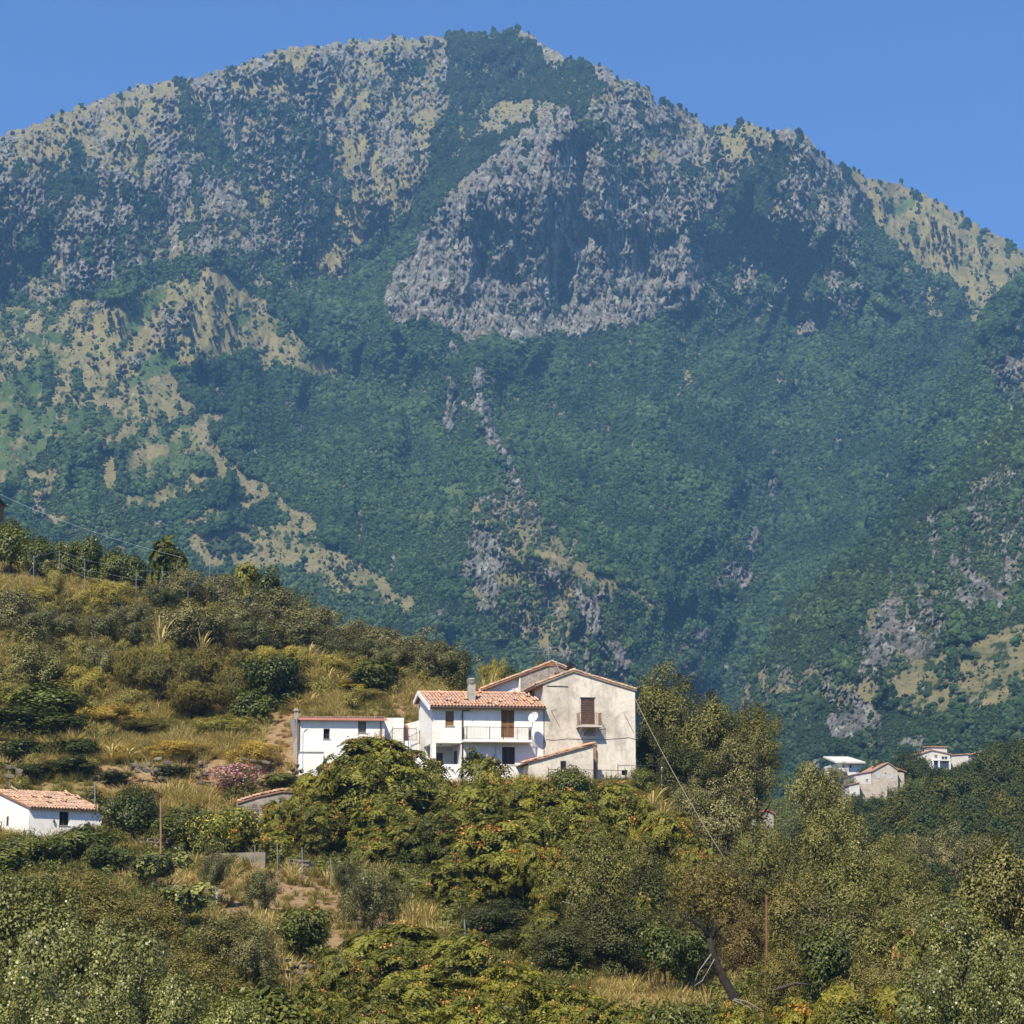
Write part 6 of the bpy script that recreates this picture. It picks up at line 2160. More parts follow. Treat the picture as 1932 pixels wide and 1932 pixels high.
ML_LEMON = leafmat('yellow_leaf_and_fruit', (0.42, 0.30, 0.03), (0.62, 0.47, 0.06), .5, .2, .2)
ML_FAROAK = leafmat('dark_oak_leaf', (0.040, 0.054, 0.010), (0.110, 0.122, 0.026), .6, .15, .2)
M_BARK = surf('grey_brown_bark', [(0.3, (0.05, 0.04, 0.03)), (0.7, (0.10, 0.082, 0.064))], 3, .95, 8, .5, .05)
M_PALEBARK = surf('pale_bark', [(0.3, (0.24, 0.21, 0.17)), (0.7, (0.38, 0.34, 0.29))], 3, .95, 8, .3, .03)

KIND = {}   # kind -> list of variants: (W, H, [(part name, mesh, stuff)])


def add_kind(kind, W, H, parts):
    KIND.setdefault(kind, []).append((W, H, parts))


for s in range(3):
    me, C = leafy('crown', 100 + s, 6, 5, .08, 110, .60, 13000, .19, .08, ML_OLIVE, .4, .35)
    add_kind('olive', 6, 5, [('crown', me), ('trunk', limbs('trunk', s, 5, .12, C, M_BARK, .17))])
for s in range(3):   # taller, sprays upright
    me, C = leafy('crown', 110 + s, 5, 7.5, .03, 95, .72, 21000, .18, .085, ML_OAK, .28, .5)
    add_kind('oak', 5, 7.5, [('crown', me), ('trunk', limbs('trunk', 10 + s, 7.5, .06, C, M_BARK, .2))])
for s in range(3):   # loose brownish olive
    me, C = leafy('crown', 120 + s, 6, 6.5, .08, 100, .66, 19000, .18, .065, ML_OAK, .32, .5, spray=1, bias=2.6)
    add_kind('loose_olive', 6, 6.5, [('crown', me), ('trunk', limbs('trunk', 20 + s, 6.5, .2, C, M_BARK, .16, 12))])
for s in range(3):
    me, C, sm = fronds('crown', 130 + s, 7, 7, .10, 400, ML_AIL, .92, 8, 7, seeds=.19, matseed=ML_SEED, lobes=.5)
    add_kind('ailanthus', 7, 7, [('crown', me), ('trunk', limbs('trunk', 30 + s, 7, .15, C, M_PALEBARK, .11, 14)), ('seed_cluster', sm)])
me, C, sm = fronds('crown', 140, 3, 4, .40, 13, ML_AIL, .9, 9, 7, seeds=0)
add_kind('sapling', 3, 4, [('crown', me), ('trunk', limbs('trunk', 40, 4, .35, C, M_PALEBARK, .06, 8))])
me, C, sm = fronds('crown', 141, 3, 4, .35, 18, ML_AIL, .85, 9, 7, seeds=.2, matseed=ML_SEED)
add_kind('sapling', 3, 4, [('crown', me), ('trunk', limbs('trunk', 41, 4, .3, C, M_PALEBARK, .06, 8)), ('seed_cluster', sm)])
me, C, sm = fronds('crown', 145, 3.4, 4, .5, 12, ML_AIL, 1.5, 11, 9, seeds=0)
add_kind('palmlike', 3.4, 4, [('crown', me), ('trunk', limbs('trunk', 45, 4, .5, C, M_PALEBARK, .06, 5))])
for s in range(3):
    me, C = leafy('crown', 150 + s, 5, 5, .1, 60, .75, 7000, .27, .17, ML_BROAD, .4, .5, .2)
    add_kind('broad', 5, 5, [('crown', me), ('trunk', limbs('trunk', 50 + s, 5, .1, C, M_BARK, .13))])
for s in range(2):
    me, C = leafy('crown', 160 + s, 7, 7, .08, 170, .60, 20000, .145, .125, ML_POP, .45, .35, .2)
    add_kind('poplar', 7, 7, [('crown', me), ('trunk', limbs('trunk', 60 + s, 7, .08, C, M_PALEBARK, .12, 22))])
for s in range(2):
    add_kind('broom', 4, 3.2, [('crown', leafy('crown', 170 + s, 4, 3.2, 0, 60, .5, 9000, .34, .04, ML_BROOM, .2, .2, spray=1)[0])])
me, C = leafy('crown', 180, 4.5, 4.2, .2, 46, .7, 6000, .22, .13, ML_BROAD, .35, .4)
r_ = np.random.default_rng(5)
def dots(C, n, sc, size, mat, seed, name, asp=.8):
    r = np.random.default_rng(seed)
    w = r.choice(len(C), n)
    d = unit(r.normal(size=(n, 3)) + [0, -.3, .2])
    P = C[w] + d * sc * r.uniform(.8, 1.15, n)[:, None]
    v = leaf_quads(P, unit(d + r.normal(size=d.shape) * .4), r.normal(size=d.shape), size * r.uniform(.7, 1.3, n), size * asp)
    return np_mesh(name, v, np.arange(len(v)).reshape(-1, 4), mat, False, np.repeat(r.random(n), 4))
add_kind('lemon', 4.5, 4.2, [('crown', me), ('trunk', limbs('trunk', 70, 4.2, .2, C, M_BARK, .12)), ('yellow_leaves', dots(C, 900, .75, .17, ML_LEMON, 6, 'yellow_leaves'))])
me, C = leafy('crown', 181, 4.5, 4.2, .25, 40, .75, 7000, .2, .11, ML_BROAD, .3, .4)
add_kind('citrus', 4.5, 4.2, [('crown', me), ('trunk', limbs('trunk', 71, 4.2, .25, C, M_BARK, .13))])
me, C = leafy('crown', 182, 3.5, 2.8, .02, 40, .55, 4200, .24, .05, ML_BROAD, .3, .2, spray=1)
add_kind('oleander', 3.5, 2.8, [('crown', me), ('blossom', dots(C, 3200, .62, .13, ML_PINK, 7, 'blossom'))])
me, C = leafy('crown', 183, 4.5, 4, .3, 34, .6, 1900, .34, .27, ML_POP, .5, .6, .3)
add_kind('fig', 4.5, 4, [('crown', me), ('trunk', limbs('trunk', 73, 4, .3, C, M_PALEBARK, .13, 16))])
me, C = leafy('crown', 184, 2.4, 6, .03, 60, .38, 5000, .14, .05, ML_OAK, .15, .2, spray=1)
add_kind('cypress', 2.4, 6, [('crown', me), ('trunk', limbs('trunk', 74, 6, .03, C, M_BARK, .09, 4))])
for s in range(3):
    me, C = leafy('crown', 190 + s, 8, 8, .05, 75, 1.15, 6500, .42, .26, ML_FAROAK, .35, .5)
    add_kind('far_oak', 8, 8, [('crown', me), ('trunk', limbs('trunk', 80 + s, 8, .05, C, M_BARK, .2, 5))])
for s in range(2):
    add_kind('bushgrass', 3, 2.2, [('crown', leafy('crown', 195 + s, 3, 2.2, 0, 44, .40, 6500, .30, .032, ML_GREEN, .3, .35, spray=1)[0])])
# arching reed grass with plumes
def reed(seed):
    r = np.random.default_rng(seed)
    me = strands('crown', seed, 2.2, 1.5, 260, ML_GOLD, .04, .9, .25)
    v, t = [], []
    for i in range(30):
        a = r.random() * 6.28
        h, out = r.uniform(2.0, 3.0), r.uniform(.4, 1.5)
        p = [np.array([math.cos(a) * out * s ** 2, math.sin(a) * out * s ** 2, h * (s - .25 * s ** 3)]) for s in np.linspace(0, 1, 9)]
        for k in range(8):
            w = .012 if k < 4 else .045 * math.sin((k - 3.2) / 5 * math.pi)
            sd = np.array([-math.sin(a), math.cos(a), .3]) * w
            v += [p[k] - sd, p[k] + sd, p[k + 1] + sd * .9, p[k + 1] - sd * .9]
            t += [.8 if k < 4 else .3 + .5 * r.random()] * 4
    pl = np_mesh('plume', v, np.arange(len(v)).reshape(-1, 4), ML_GOLD, False, t)
    return me, pl
for s in range(2):
    me, pl = reed(200 + s)
    add_kind('reed', 2.4, 2.4, [('crown', me), ('plume', pl)])

NAMES = {'olive': ('olive_tree', 'tree'), 'oak': ('holm_oak', 'tree'), 'loose_olive': ('olive_tree', 'tree'), 'ailanthus': ('tree_of_heaven', 'tree'),
         'sapling': ('sapling', 'tree'), 'palmlike': ('sapling', 'tree'), 'broad': ('leafy_bush', 'bush'), 'poplar': ('poplar_tree', 'tree'), 'broom': ('broom_bush', 'bush'), 'lemon': ('lemon_tree', 'tree'),
         'citrus': ('citrus_tree', 'tree'), 'oleander': ('oleander_bush', 'bush'), 'fig': ('fig_tree', 'tree'), 'cypress': ('cypress_tree', 'tree'),
         'far_oak': ('oak_tree', 'tree'), 'bushgrass': ('grassy_shrub', 'bush'), 'reed': ('reed_grass', 'grass clump')}
PART_NAME = {'broom': 'stems', 'bushgrass': 'stems', 'reed': 'blades'}


def plant(kind, base, height, width, label, group=None, color=(1, 1, 1), var=None, name=None, rz=None, tilt=0):
    W, H, parts = KIND[kind][var if var is not None else random.randrange(len(KIND[kind]))]
    nm, cat = NAMES[kind]
    full = height
    if any(pn == 'trunk' for pn, _ in parts):       # a tall plant stands on a longer trunk instead of a stretched crown
        height = min(full, 1.2 * H * width / W)
    lift = full - height
    base = Vector(base) + Vector((0, 0, lift))
    root = empty(name or nm, base, 0, label, cat, group)
    root.rotation_euler = (0, tilt, random.random() * 6.28 if rz is None else rz)
    s = width / W
    root.scale = (s, s, height / H)
    for pn, me in parts:
        o = bpy.data.objects.new(PART_NAME.get(kind, pn) if pn == 'crown' else pn, me)
        col.objects.link(o)
        o.parent = root
        o.color = (*color, 1)
        if pn == 'trunk' and lift > 0:
            o.location.z = -lift * H / height
            o.scale.z = full / height
    return root


def tree(kind, px, ytop, wpx, Y, label, color=(1, 1, 1), **kw):
    """a plant whose crown centre stands at px, its top at ytop and its width wpx in the 1932-wide view, at depth Y"""
    g, gy = ground_at(px, Y)
    t = V(px, ytop, Y)
    h = t.z - g.z
    if h < .5:
        print('LOW', kind, px, ytop, Y, 'ground row', round(gy), 'h', round(h, 2))
        h = .6
    g.z -= 0.05 * h
    return plant(kind, g, h * 1.05, wpx * Y / F, label, color=color, **kw)


G1, G2, G3 = (1, 1, 1), (.8, .85, .8), (1.15, 1.05, .8)
GREY, WARM, DEEP, YEL, PALE = (1.04, 1.03, .98), (1.02, 1.04, .80), (.55, .62, .55), (1.22, 1.15, .85), (1.12, 1.12, 1.0)  # leaf colour multipliers; DEEP also paints canopy shade into some crowns
T = [
    # ---- hilltop and upper slope
    ('broad', 20, 985, 100, 256, 'leafy green bush below the ochre hut on the hilltop', PALE),
    ('broad', 75, 1015, 80, 252, 'bushy vine next along the hilltop after the hut bush', G1),
    ('broad', 128, 1022, 60, 250, 'green vine bush with a yellow flush behind the fence', PALE),
    ('broad', 165, 1020, 70, 249, 'dark vine bush standing tallest behind the wire fence', G2),
    ('broad', 212, 1038, 60, 247, 'vine bush in the middle of the vegetable plot', G1),
    ('broad', 255, 1050, 60, 246, 'rounded vine bush near the end of the wire fence', G2),
    ('palmlike', 308, 1014, 78, 244, 'dark feathery sapling shaped like a palm on the skyline', DEEP),
    ('palmlike', 335, 1046, 40, 243, 'small feathery shoot leaning beside the palm shaped sapling', DEEP),
    ('palmlike', 463, 1064, 60, 247, 'pale feathery sapling sticking out of the ridge olives', PALE),
    ('broad', 508, 1080, 82, 246, 'dark bush on the ridge beside the pale feathery sapling', DEEP),
    ('bushgrass', 100, 1078, 50, 240, 'greenish shrub at the foot of the fence posts', G1),
    ('sapling', 98, 1062, 36, 243, 'small dark shrub between two fence posts', DEEP),
    ('olive', 345, 1078, 120, 240, 'grey olive crown on the skyline below the palm shaped sapling', GREY),
    ('olive', 420, 1084, 110, 242, 'olive crown on the skyline under the pale feathery sapling', G1),
    ('olive', 352, 1132, 160, 222, 'large round grey green olive in the middle of the slope', GREY),
    ('olive', 18, 1112, 120, 226, 'grey olive cut by the photo edge below the hilltop plot', GREY),
    ('olive', 115, 1142, 110, 224, 'dark olive hugging the slope above the columnar olive', G2),
    ('olive', 195, 1152, 110, 223, 'low dark olive between two larger crowns', G2),
    ('olive', 262, 1168, 90, 222, 'dark low olive crown tucked against the large round one', G2),
    ('olive', 452, 1122, 130, 230, 'broad olive behind the large round grey green one', G1),
    ('olive', 520, 1112, 130, 236, 'tall olive near the top of the ridge grove', G2),
    ('olive', 590, 1132, 120, 232, 'olive on the falling skyline of the ridge grove', G1),
    ('olive', 565, 1162, 140, 225, 'dense olive in the front row of the ridge grove', G2),
    ('olive', 655, 1166, 130, 228, 'olive at the middle of the falling ridge line', G1),
    ('olive', 640, 1190, 110, 221, 'darker olive in front of the falling ridge line', DEEP),
    ('olive', 718, 1184, 120, 222, 'pale topped olive above the yellowing bush', GREY),
    ('olive', 780, 1192, 150, 218, 'wide dark olive above the long low house', G1),
    ('olive', 852, 1214, 120, 214, 'last dark olive of the ridge, above the chimney of the white house', G2),
    ('olive', 735, 1212, 100, 214, 'low olive wedged under the pale topped one', G2),
    ('bushgrass', 936, 1246, 70, 212, 'bright yellow green bush behind the rear house', YEL),
    ('broad', 962, 1262, 40, 211, 'dark little bush against the rear house roof', DEEP),
    ('cypress', 1017, 1238, 22, 214, 'thin yellowish cypress tip beside the television antenna', YEL),
    # ---- middle slope, left
    ('olive', 182, 1204, 104, 210, 'columnar grey green olive standing alone on the slope', GREY),
    ('olive', 55, 1198, 160, 207, 'big brown tinged olive at the photo edge', WARM),
    ('broad', 80, 1290, 160, 199, 'large russet and green bush on the grassy bank', WARM),
    ('broom', 318, 1236, 125, 205, 'tall dark broom bush with fine upright stems', G1),
    ('broom', 405, 1226, 120, 208, 'olive green broom bush beside the tallest broom', G3),
    ('broom', 255, 1226, 100, 209, 'pale broom bush above the golden grass', YEL),
    ('broom', 455, 1262, 90, 204, 'small broom bush behind the glossy dark shrub', G1),
    ('broad', 515, 1240, 115, 203, 'glossy dark green shrub at the end of the broom bushes', DEEP),
    ('broad', 470, 1300, 90, 198, 'low leafy shrub at the foot of the glossy dark one', G2),
    ('palmlike', 716, 1246, 110, 206, 'dark feathery bush behind the long low house roof', DEEP),
    ('broad', 706, 1258, 90, 205, 'dense dark bush against the bank behind the long low house', DEEP),
    ('sapling', 662, 1284, 60, 204, 'yellowing feathery shrub in the golden grass', (1.7, 1.35, .7)),
    ('bushgrass', 636, 1236, 90, 212, 'rounded yellow green shrub in the golden grass', YEL),
    ('bushgrass', 560, 1222, 80, 214, 'grassy yellow green shrub below the ridge grove', YEL),
    ('bushgrass', 505, 1222, 90, 215, 'pale grassy shrub between broom and ridge grove', YEL),
    ('bushgrass', 690, 1300, 80, 203, 'short green shrub at the foot of the dark feathery bush', G1),
    ('broad', 105, 1342, 170, 194, 'dark bush above the roof of the cottage', DEEP),
    ('broad', 40, 1392, 120, 188, 'dark green bush behind the cottage chimney side', DEEP),
    ('broom', 270, 1358, 100, 196, 'brownish broom bush in the dry bank', WARM),
    ('broad', 150, 1392, 100, 188, 'dark undergrowth bush over the rubble bank', DEEP),
    ('bushgrass', 20, 1290, 90, 203, 'ochre shrub at the photo edge above the dark bank', WARM),
    # ---- houses' surroundings
    ('oleander', 436, 1442, 112, 182, 'pink flowering oleander by the shed', G1),
    ('broad', 524, 1458, 80, 183, 'bright green bush between the oleander and the long house', PALE),
    ('citrus', 250, 1492, 125, 166, 'dense dark citrus tree beside the cottage', DEEP),
    ('citrus', 352, 1520, 130, 162, 'dark citrus tree behind the timber pole', G2),
    ('lemon', 432, 1528, 130, 161, 'lemon tree dotted all over with yellow', PALE),
    ('lemon', 392, 1540, 90, 160, 'green lemon tree with a few yellow leaves', G1),
    ('broad', 150, 1560, 130, 160, 'bright leafy bush in front of the cottage wall', G1),
    ('broad', 60, 1582, 140, 157, 'leafy bush at the corner of the cottage', G1),
    ('broad', 0, 1592, 130, 150, 'leafy bush cut by the photo edge under the cottage', PALE),
    ('broad', 205, 1600, 110, 154, 'dark leafy bush before the dry stone wall', G2),
    ('broad', 170, 1650, 90, 148, 'leafy bush below the cottage and above the grey olives', G2),
    ('fig', 290, 1612, 120, 146, 'leafy fig tree over the trodden path', G2),
    ('fig', 342, 1672, 150, 131, 'pale green fig tree with crooked grey limbs', PALE),
    ('olive', 403, 1598, 82, 142, 'small round olive above the short white post', (.66, .72, .62)),
    ('olive', 490, 1644, 78, 140, 'smallest round olive alone on the red soil', (.66, .72, .62)),
    ('olive', 700, 1632, 126, 134, 'round olive with a bare dark trunk on the open ground', (.66, .72, .62)),
    ('olive', 648, 1618, 60, 138, 'slim olive crown behind the bare trunked one', (.66, .72, .62)),
    ('sapling', 515, 1560, 100, 160, 'feathery green sapling before the shed doorway', PALE),
    ('sapling', 462, 1545, 80, 161, 'yellow green feathery sapling beside the lemon tree', YEL),
    # ---- seedling wood below the white house
    ('ailanthus', 690, 1402, 250, 168, 'tallest orange seeded tree of heaven, covering the end of the long house', PALE),
    ('olive', 702, 1382, 64, 176, 'grey feathery bush against the long low house wall', GREY),
    ('olive', 640, 1440, 90, 175, 'grey green bush below the small window of the long house', GREY),
    ('ailanthus', 590, 1462, 130, 166, 'tree of heaven with many orange bunches over the shed', YEL),
    ('ailanthus', 770, 1462, 150, 167, 'tree of heaven rising before the white loggia', PALE),
    ('sapling', 840, 1432, 90, 172, 'slender sapling before the drain pipe of the white house', PALE),
    ('sapling', 893, 1412, 70, 174, 'topmost slender shoot before the white house wall', PALE),
    ('sapling', 948, 1428, 95, 173, 'feathery shoot spreading across the ground floor window', YEL),
    ('ailanthus', 890, 1486, 190, 163, 'orange flecked tree of heaven below the white house balcony', PALE),
    ('ailanthus', 600, 1520, 130, 163, 'shaded tree of heaven leaning over the garden posts', G1),
    ('ailanthus', 800, 1540, 200, 158, 'dark leaved tree of heaven at the heart of the thicket', DEEP),
    ('ailanthus', 720, 1520, 160, 160, 'yellowing tree of heaven in the middle of the thicket', PALE),
    ('ailanthus', 1000, 1478, 170, 168, 'low yellow green tree of heaven before the lean-to', YEL),
    ('sapling', 985, 1462, 50, 172, 'bright green shoot at the corner of the lean-to', PALE),
    ('broad', 1082, 1448, 88, 177, 'rounded glossy bush right in front of the lean-to', G1),
    ('ailanthus', 950, 1540, 290, 146, 'great spreading tree of heaven with drooping green fronds', PALE),
    ('ailanthus', 1060, 1500, 190, 160, 'orange tipped tree of heaven below the beige house', PALE),
    ('ailanthus', 1165, 1488, 180, 164, 'green feathery thicket under the beige house gable', PALE),
    ('broad', 1150, 1500, 90, 166, 'dark ivy like bush under the beige house', G2),
    ('ailanthus', 1262, 1530, 160, 158, 'yellow green tree of heaven beside the falling cable', YEL),
    ('ailanthus', 1320, 1590, 130, 150, 'bright feathery tree of heaven between the olives', PALE),
    ('ailanthus', 860, 1620, 150, 143, 'lower drooping tree of heaven over the dark hollow', G1),
    ('ailanthus', 1020, 1590, 120, 142, 'tree of heaven hung with orange along its edge', YEL),
    ('ailanthus', 1130, 1560, 150, 152, 'green tree of heaven behind the brown olive', G1),
    ('ailanthus', 1030, 1720, 100, 130, 'small tree of heaven in the shadow of the brown olive', G1),
    ('sapling', 745, 1640, 60, 140, 'thin sapling in the deep shade of the thicket', DEEP),
    # ---- right of the houses
    ('oak', 1258, 1262, 118, 196, 'tall evergreen oak rising right behind the beige house', WARM),
    ('oak', 1340, 1316, 130, 190, 'broad evergreen oak beside the tallest one', WARM),
    ('oak', 1432, 1332, 92, 187, 'pointed evergreen oak at the outer end of the clump', WARM),
    ('oak', 1390, 1385, 110, 184, 'shaded evergreen oak filling the clump between its neighbours', G1),
    ('oak', 1240, 1372, 90, 190, 'dark evergreen oak low against the beige house wall', DEEP),
    ('broad', 1215, 1448, 50, 182, 'bright green shrub at the beige house corner', PALE),
    ('oak', 1300, 1410, 120, 182, 'dark crown at the foot of the tall evergreen oaks', DEEP),
    ('olive', 1372, 1466, 160, 166, 'pale silvery olive under the evergreen oaks', GREY),
    ('olive', 1300, 1470, 80, 172, 'small grey olive behind the falling cable', GREY),
    ('olive', 1545, 1446, 130, 172, 'tall olive before the red roofed cabin', WARM),
    ('loose_olive', 1565, 1500, 170, 164, 'wide brown olive in front of the hamlet', WARM),
    ('olive', 1640, 1556, 150, 158, 'sunlit olive at the edge of the dark wooded hill', WARM),
    ('loose_olive', 1690, 1580, 120, 156, 'pointed olive crown standing against the dark wood', WARM),
    ('loose_olive', 1580, 1600, 220, 146, 'huge spreading olive below the hamlet', WARM),
    ('loose_olive', 1720, 1640, 150, 146, 'golden brown olive hanging over the valley', WARM),
    ('loose_olive', 1440, 1560, 150, 152, 'sparse brown olive above the rusty pole', WARM),
    ('loose_olive', 1500, 1640, 180, 138, 'loose olive crown around the top of the rusty pole', G3),
    ('loose_olive', 1640, 1690, 220, 132, 'wide olive with many thin branches low on the slope', WARM),
    ('olive', 1735, 1730, 110, 134, 'greyish olive by the valley house', GREY),
    ('loose_olive', 1128, 1562, 170, 136, 'tall brown olive in front of the feathery thicket', WARM),
    ('loose_olive', 1215, 1580, 140, 138, 'second brown olive beside the tall brown one', WARM),
    ('loose_olive', 1395, 1700, 130, 130, 'purplish thin olive behind the leaning trunk', (1.1, .85, .8)),
    ('oak', 1160, 1700, 150, 126, 'dark undergrowth crown in the shade of the brown olives', DEEP),  # darkened in colour to stand in for shade under the canopy
    ('oak', 1060, 1740, 120, 124, 'thicket coloured dark for shade above the tall dry grass', DEEP),
    ('broad', 1255, 1742, 90, 122, 'dark leafy shrub above the golden grass patch', G2),
    ('broad', 1300, 1750, 80, 123, 'leafy shrub hiding the foot of the leaning olive', G2),
    ('sapling', 1240, 1690, 90, 130, 'lanky pale stemmed sapling in the hollow', G1),
    ('broad', 1560, 1760, 110, 118, 'dark green shrub on the grassy slope by the rusty pole', G2),
    ('loose_olive', 1480, 1770, 120, 120, 'bushy olive shoots at the foot of the rusty pole', G3),
    ('sapling', 1710, 1752, 90, 122, 'ivy clad stump with feathery leaves', G1),
    ('broad', 1800, 1745, 110, 116, 'bright yellow green shrub under the valley house', YEL),
    ('olive', 1795, 1790, 120, 108, 'silvery olive beside the bright shrub', GREY),
    ('loose_olive', 1640, 1800, 150, 112, 'green brown olive scrub low on the right slope', G3),
    ('bushgrass', 1600, 1860, 120, 106, 'tufted green shrub at the bottom of the slope', YEL),
    ('broad', 452, 1528, 70, 163, 'leafy bush pressed against the shed wall', PALE),
    ('ailanthus', 520, 1510, 90, 164, 'small tree of heaven half hiding the shed doorway', PALE),
    ('loose_olive', 1452, 1558, 110, 170, 'olive crown right below the red cabin roof', WARM),
    ('oak', 1985, 1640, 170, 118, 'glossy oak standing just outside the big one', G1),
    ('olive', 2010, 1720, 150, 150, 'olive on the slope beyond the big glossy oak', G2),
    ('loose_olive', 1890, 1760, 150, 140, 'brown olive behind the dense glossy foliage', WARM),
    # ---- more growth on the left bank
    ('broad', 30, 1330, 150, 196, 'dark bush mass at the photo edge above the cottage', DEEP),
    ('broad', 140, 1430, 110, 185, 'dark bush hanging over the back of the cottage roof', DEEP),
    ('broad', 60, 1440, 120, 184, 'dark bush behind the ridge of the cottage', DEEP),
    ('broad', 330, 1445, 90, 184, 'low dark bush standing in for shade on the rubble bank', DEEP),  # dark bushes added where the rubble bank lies in shadow
    ('broad', 215, 1455, 70, 183, 'small dark bush standing in for shade between rubble and pipe', DEEP),
    ('broom', 120, 1240, 110, 208, 'olive brown broom between the columnar olive and the edge', WARM),
    ('olive', 240, 1130, 100, 227, 'olive bush just below the fence line', G2),
    ('olive', 60, 1150, 110, 222, 'dull olive bush near the photo edge', G2),
    ('olive', 300, 1100, 100, 236, 'dark bush under the fence corner', DEEP),
    ('olive', 400, 1150, 120, 224, 'olive joining the large round one to the grove', G1),
    ('olive', 480, 1165, 120, 223, 'dense dark olive at the start of the grove front', DEEP),
    ('olive', 690, 1205, 120, 219, 'dark olive filling the grove over the yellow shrubs', DEEP),
    ('olive', 815, 1215, 110, 213, 'dark olive before the last one of the ridge', G2),
    ('broom', 555, 1268, 80, 206, 'small broom at the edge of the golden grass', G1),
    ('broom', 370, 1285, 120, 202, 'broad low broom under the tall ones', G3),
    ('bushgrass', 420, 1350, 120, 195, 'straw coloured shrub on the dry bank', WARM),
    ('bushgrass', 210, 1330, 140, 198, 'tawny grass shrub under the columnar olive', (1.5, 1.2, .8)),
    ('bushgrass', 330, 1400, 120, 189, 'tawny drooping shrub over the bank', (1.5, 1.2, .8)),
    ('bushgrass', 480, 1400, 110, 188, 'tawny shrub beside the bare bank', (1.4, 1.15, .8)),
    ('bushgrass', 150, 1260, 110, 206, 'yellow olive shrub behind the russet bush', YEL),
    ('bushgrass', 300, 1215, 100, 212, 'yellow olive shrub above the broom bushes', YEL),
    ('bushgrass', 200, 1100, 110, 236, 'yellow green shrub on the slope below the fence', YEL),
    ('bushgrass', 60, 1110, 110, 236, 'yellow green shrub on the slope under the hut', YEL),
    # ---- more of the valley wood
    ('oak', 1490, 1600, 110, 160, 'dense olive green crown behind the rusty pole', G1),
    ('oak', 1360, 1620, 120, 146, 'dense crown between the two brown olives', G1),
    ('oak', 1560, 1700, 140, 132, 'dense crown in the middle of the right slope', G1),
    ('oak', 1700, 1720, 130, 138, 'dense crown over the valley house roof', G3),
    ('oak', 1230, 1640, 120, 134, 'shaded crown under the second brown olive', DEEP),  # shaded crowns here carry the hollow's shade in their colour
    ('oak', 930, 1700, 150, 132, 'shaded crown under the great spreading tree', DEEP),
    ('oak', 1310, 1700, 110, 126, 'shaded crown in the hollow by the leaning olive', DEEP),
    ('oak', 1760, 1800, 110, 112, 'dense crown before the bright yellow shrub', G1),
    # ---- more of the lower left
    ('poplar', 130, 1740, 200, 96, 'middle glittering crown before the grey brown olives', PALE),
    ('poplar', 260, 1800, 200, 92, 'glittering crown beside the dusky olive', G1),
    ('poplar', 400, 1890, 190, 82, 'glittering crown at the bottom near the dusky olive', PALE),
    ('poplar', 120, 1880, 260, 74, 'nearest glittering crown at the bottom edge', G1),
    ('broad', 30, 1650, 160, 124, 'leafy bush under the cottage at the photo edge', G1),
    ('broad', 110, 1660, 120, 130, 'leafy bush before the big grey brown olive', G1),
    ('ailanthus', 700, 1890, 220, 88, 'nearest tree of heaven left of the bottom centre', G1),
    ('ailanthus', 900, 1890, 240, 88, 'nearest tree of heaven at the bottom centre', PALE),
    ('ailanthus', 1180, 1905, 160, 88, 'low fronds at the bottom under the golden grass', PALE),
    ('broad', 1280, 1895, 130, 94, 'small bush at the bottom by the dead boughs', G1),
    ('broad', 1620, 1890, 130, 90, 'leafy bush at the bottom by the yellow fronds', G1),
    # ---- lower left
    ('loose_olive', 165, 1645, 220, 126, 'big grey brown olive below the cottage', G3),
    ('loose_olive', 265, 1690, 180, 120, 'second grey brown olive beside the big one', G3),
    ('loose_olive', 430, 1722, 180, 118, 'grey olive thicket at the edge of the red soil', GREY),
    ('loose_olive', 355, 1780, 220, 110, 'large dusky olive behind the poplar leaves', G3),
    ('olive', 470, 1752, 110, 114, 'bluish green olive facing the open soil', GREY),
    ('poplar', 60, 1665, 260, 92, 'tall poplar like tree with round glittering leaves at the photo edge', G1),
    ('poplar', 190, 1745, 280, 86, 'broad glittering leaved tree at the bottom of the photo', G1),
    ('poplar', 310, 1835, 220, 84, 'lower glittering crown running into the bottom edge', G1),
    ('poplar', 20, 1830, 220, 78, 'nearest glittering leaved crown in the bottom corner', PALE),
    ('broad', 510, 1858, 190, 92, 'light green bush at the bottom beside the glittering tree', PALE),
    ('broad', 440, 1880, 110, 88, 'small light green bush at the bottom edge', YEL),
    # ---- bottom middle
    ('ailanthus', 740, 1750, 220, 112, 'spreading tree of heaven rising from the bottom middle', PALE),
    ('ailanthus', 870, 1770, 220, 108, 'tree of heaven next to the leaning steel post', PALE),
    ('ailanthus', 660, 1800, 170, 104, 'dark tree of heaven by the collapsed terrace', G1),
    ('ailanthus', 800, 1838, 240, 98, 'nearest tree of heaven at the bottom edge', PALE),
    ('ailanthus', 980, 1826, 220, 100, 'orange flecked tree of heaven along the bottom', YEL),
    ('ailanthus', 620, 1878, 180, 94, 'light fronds at the bottom beside the light green bush', PALE),
    ('ailanthus', 1100, 1872, 180, 98, 'low tree of heaven before the golden grass', PALE),
    ('sapling', 560, 1710, 90, 126, 'small sapling with sparse leaves on the bare soil', G1),
    ('broad', 575, 1718, 110, 124, 'trailing green plant sprawling on the bare soil', PALE),
    ('sapling', 750, 1818 - 60, 60, 120, 'spindly sapling on the collapsed terrace', G1),
    ('ailanthus', 1540, 1880, 240, 96, 'golden yellow tree of heaven along the bottom', (1.3, 1.2, .8)),
    ('ailanthus', 1690, 1862, 160, 98, 'yellow green fronds beside the big oak at the bottom', YEL),
    ('ailanthus', 1400, 1905, 140, 92, 'small fronds at the bottom under the dead branches', YEL),
    ('oak', 1900, 1592, 190, 84, 'big glossy leaved oak at the right edge', PALE),
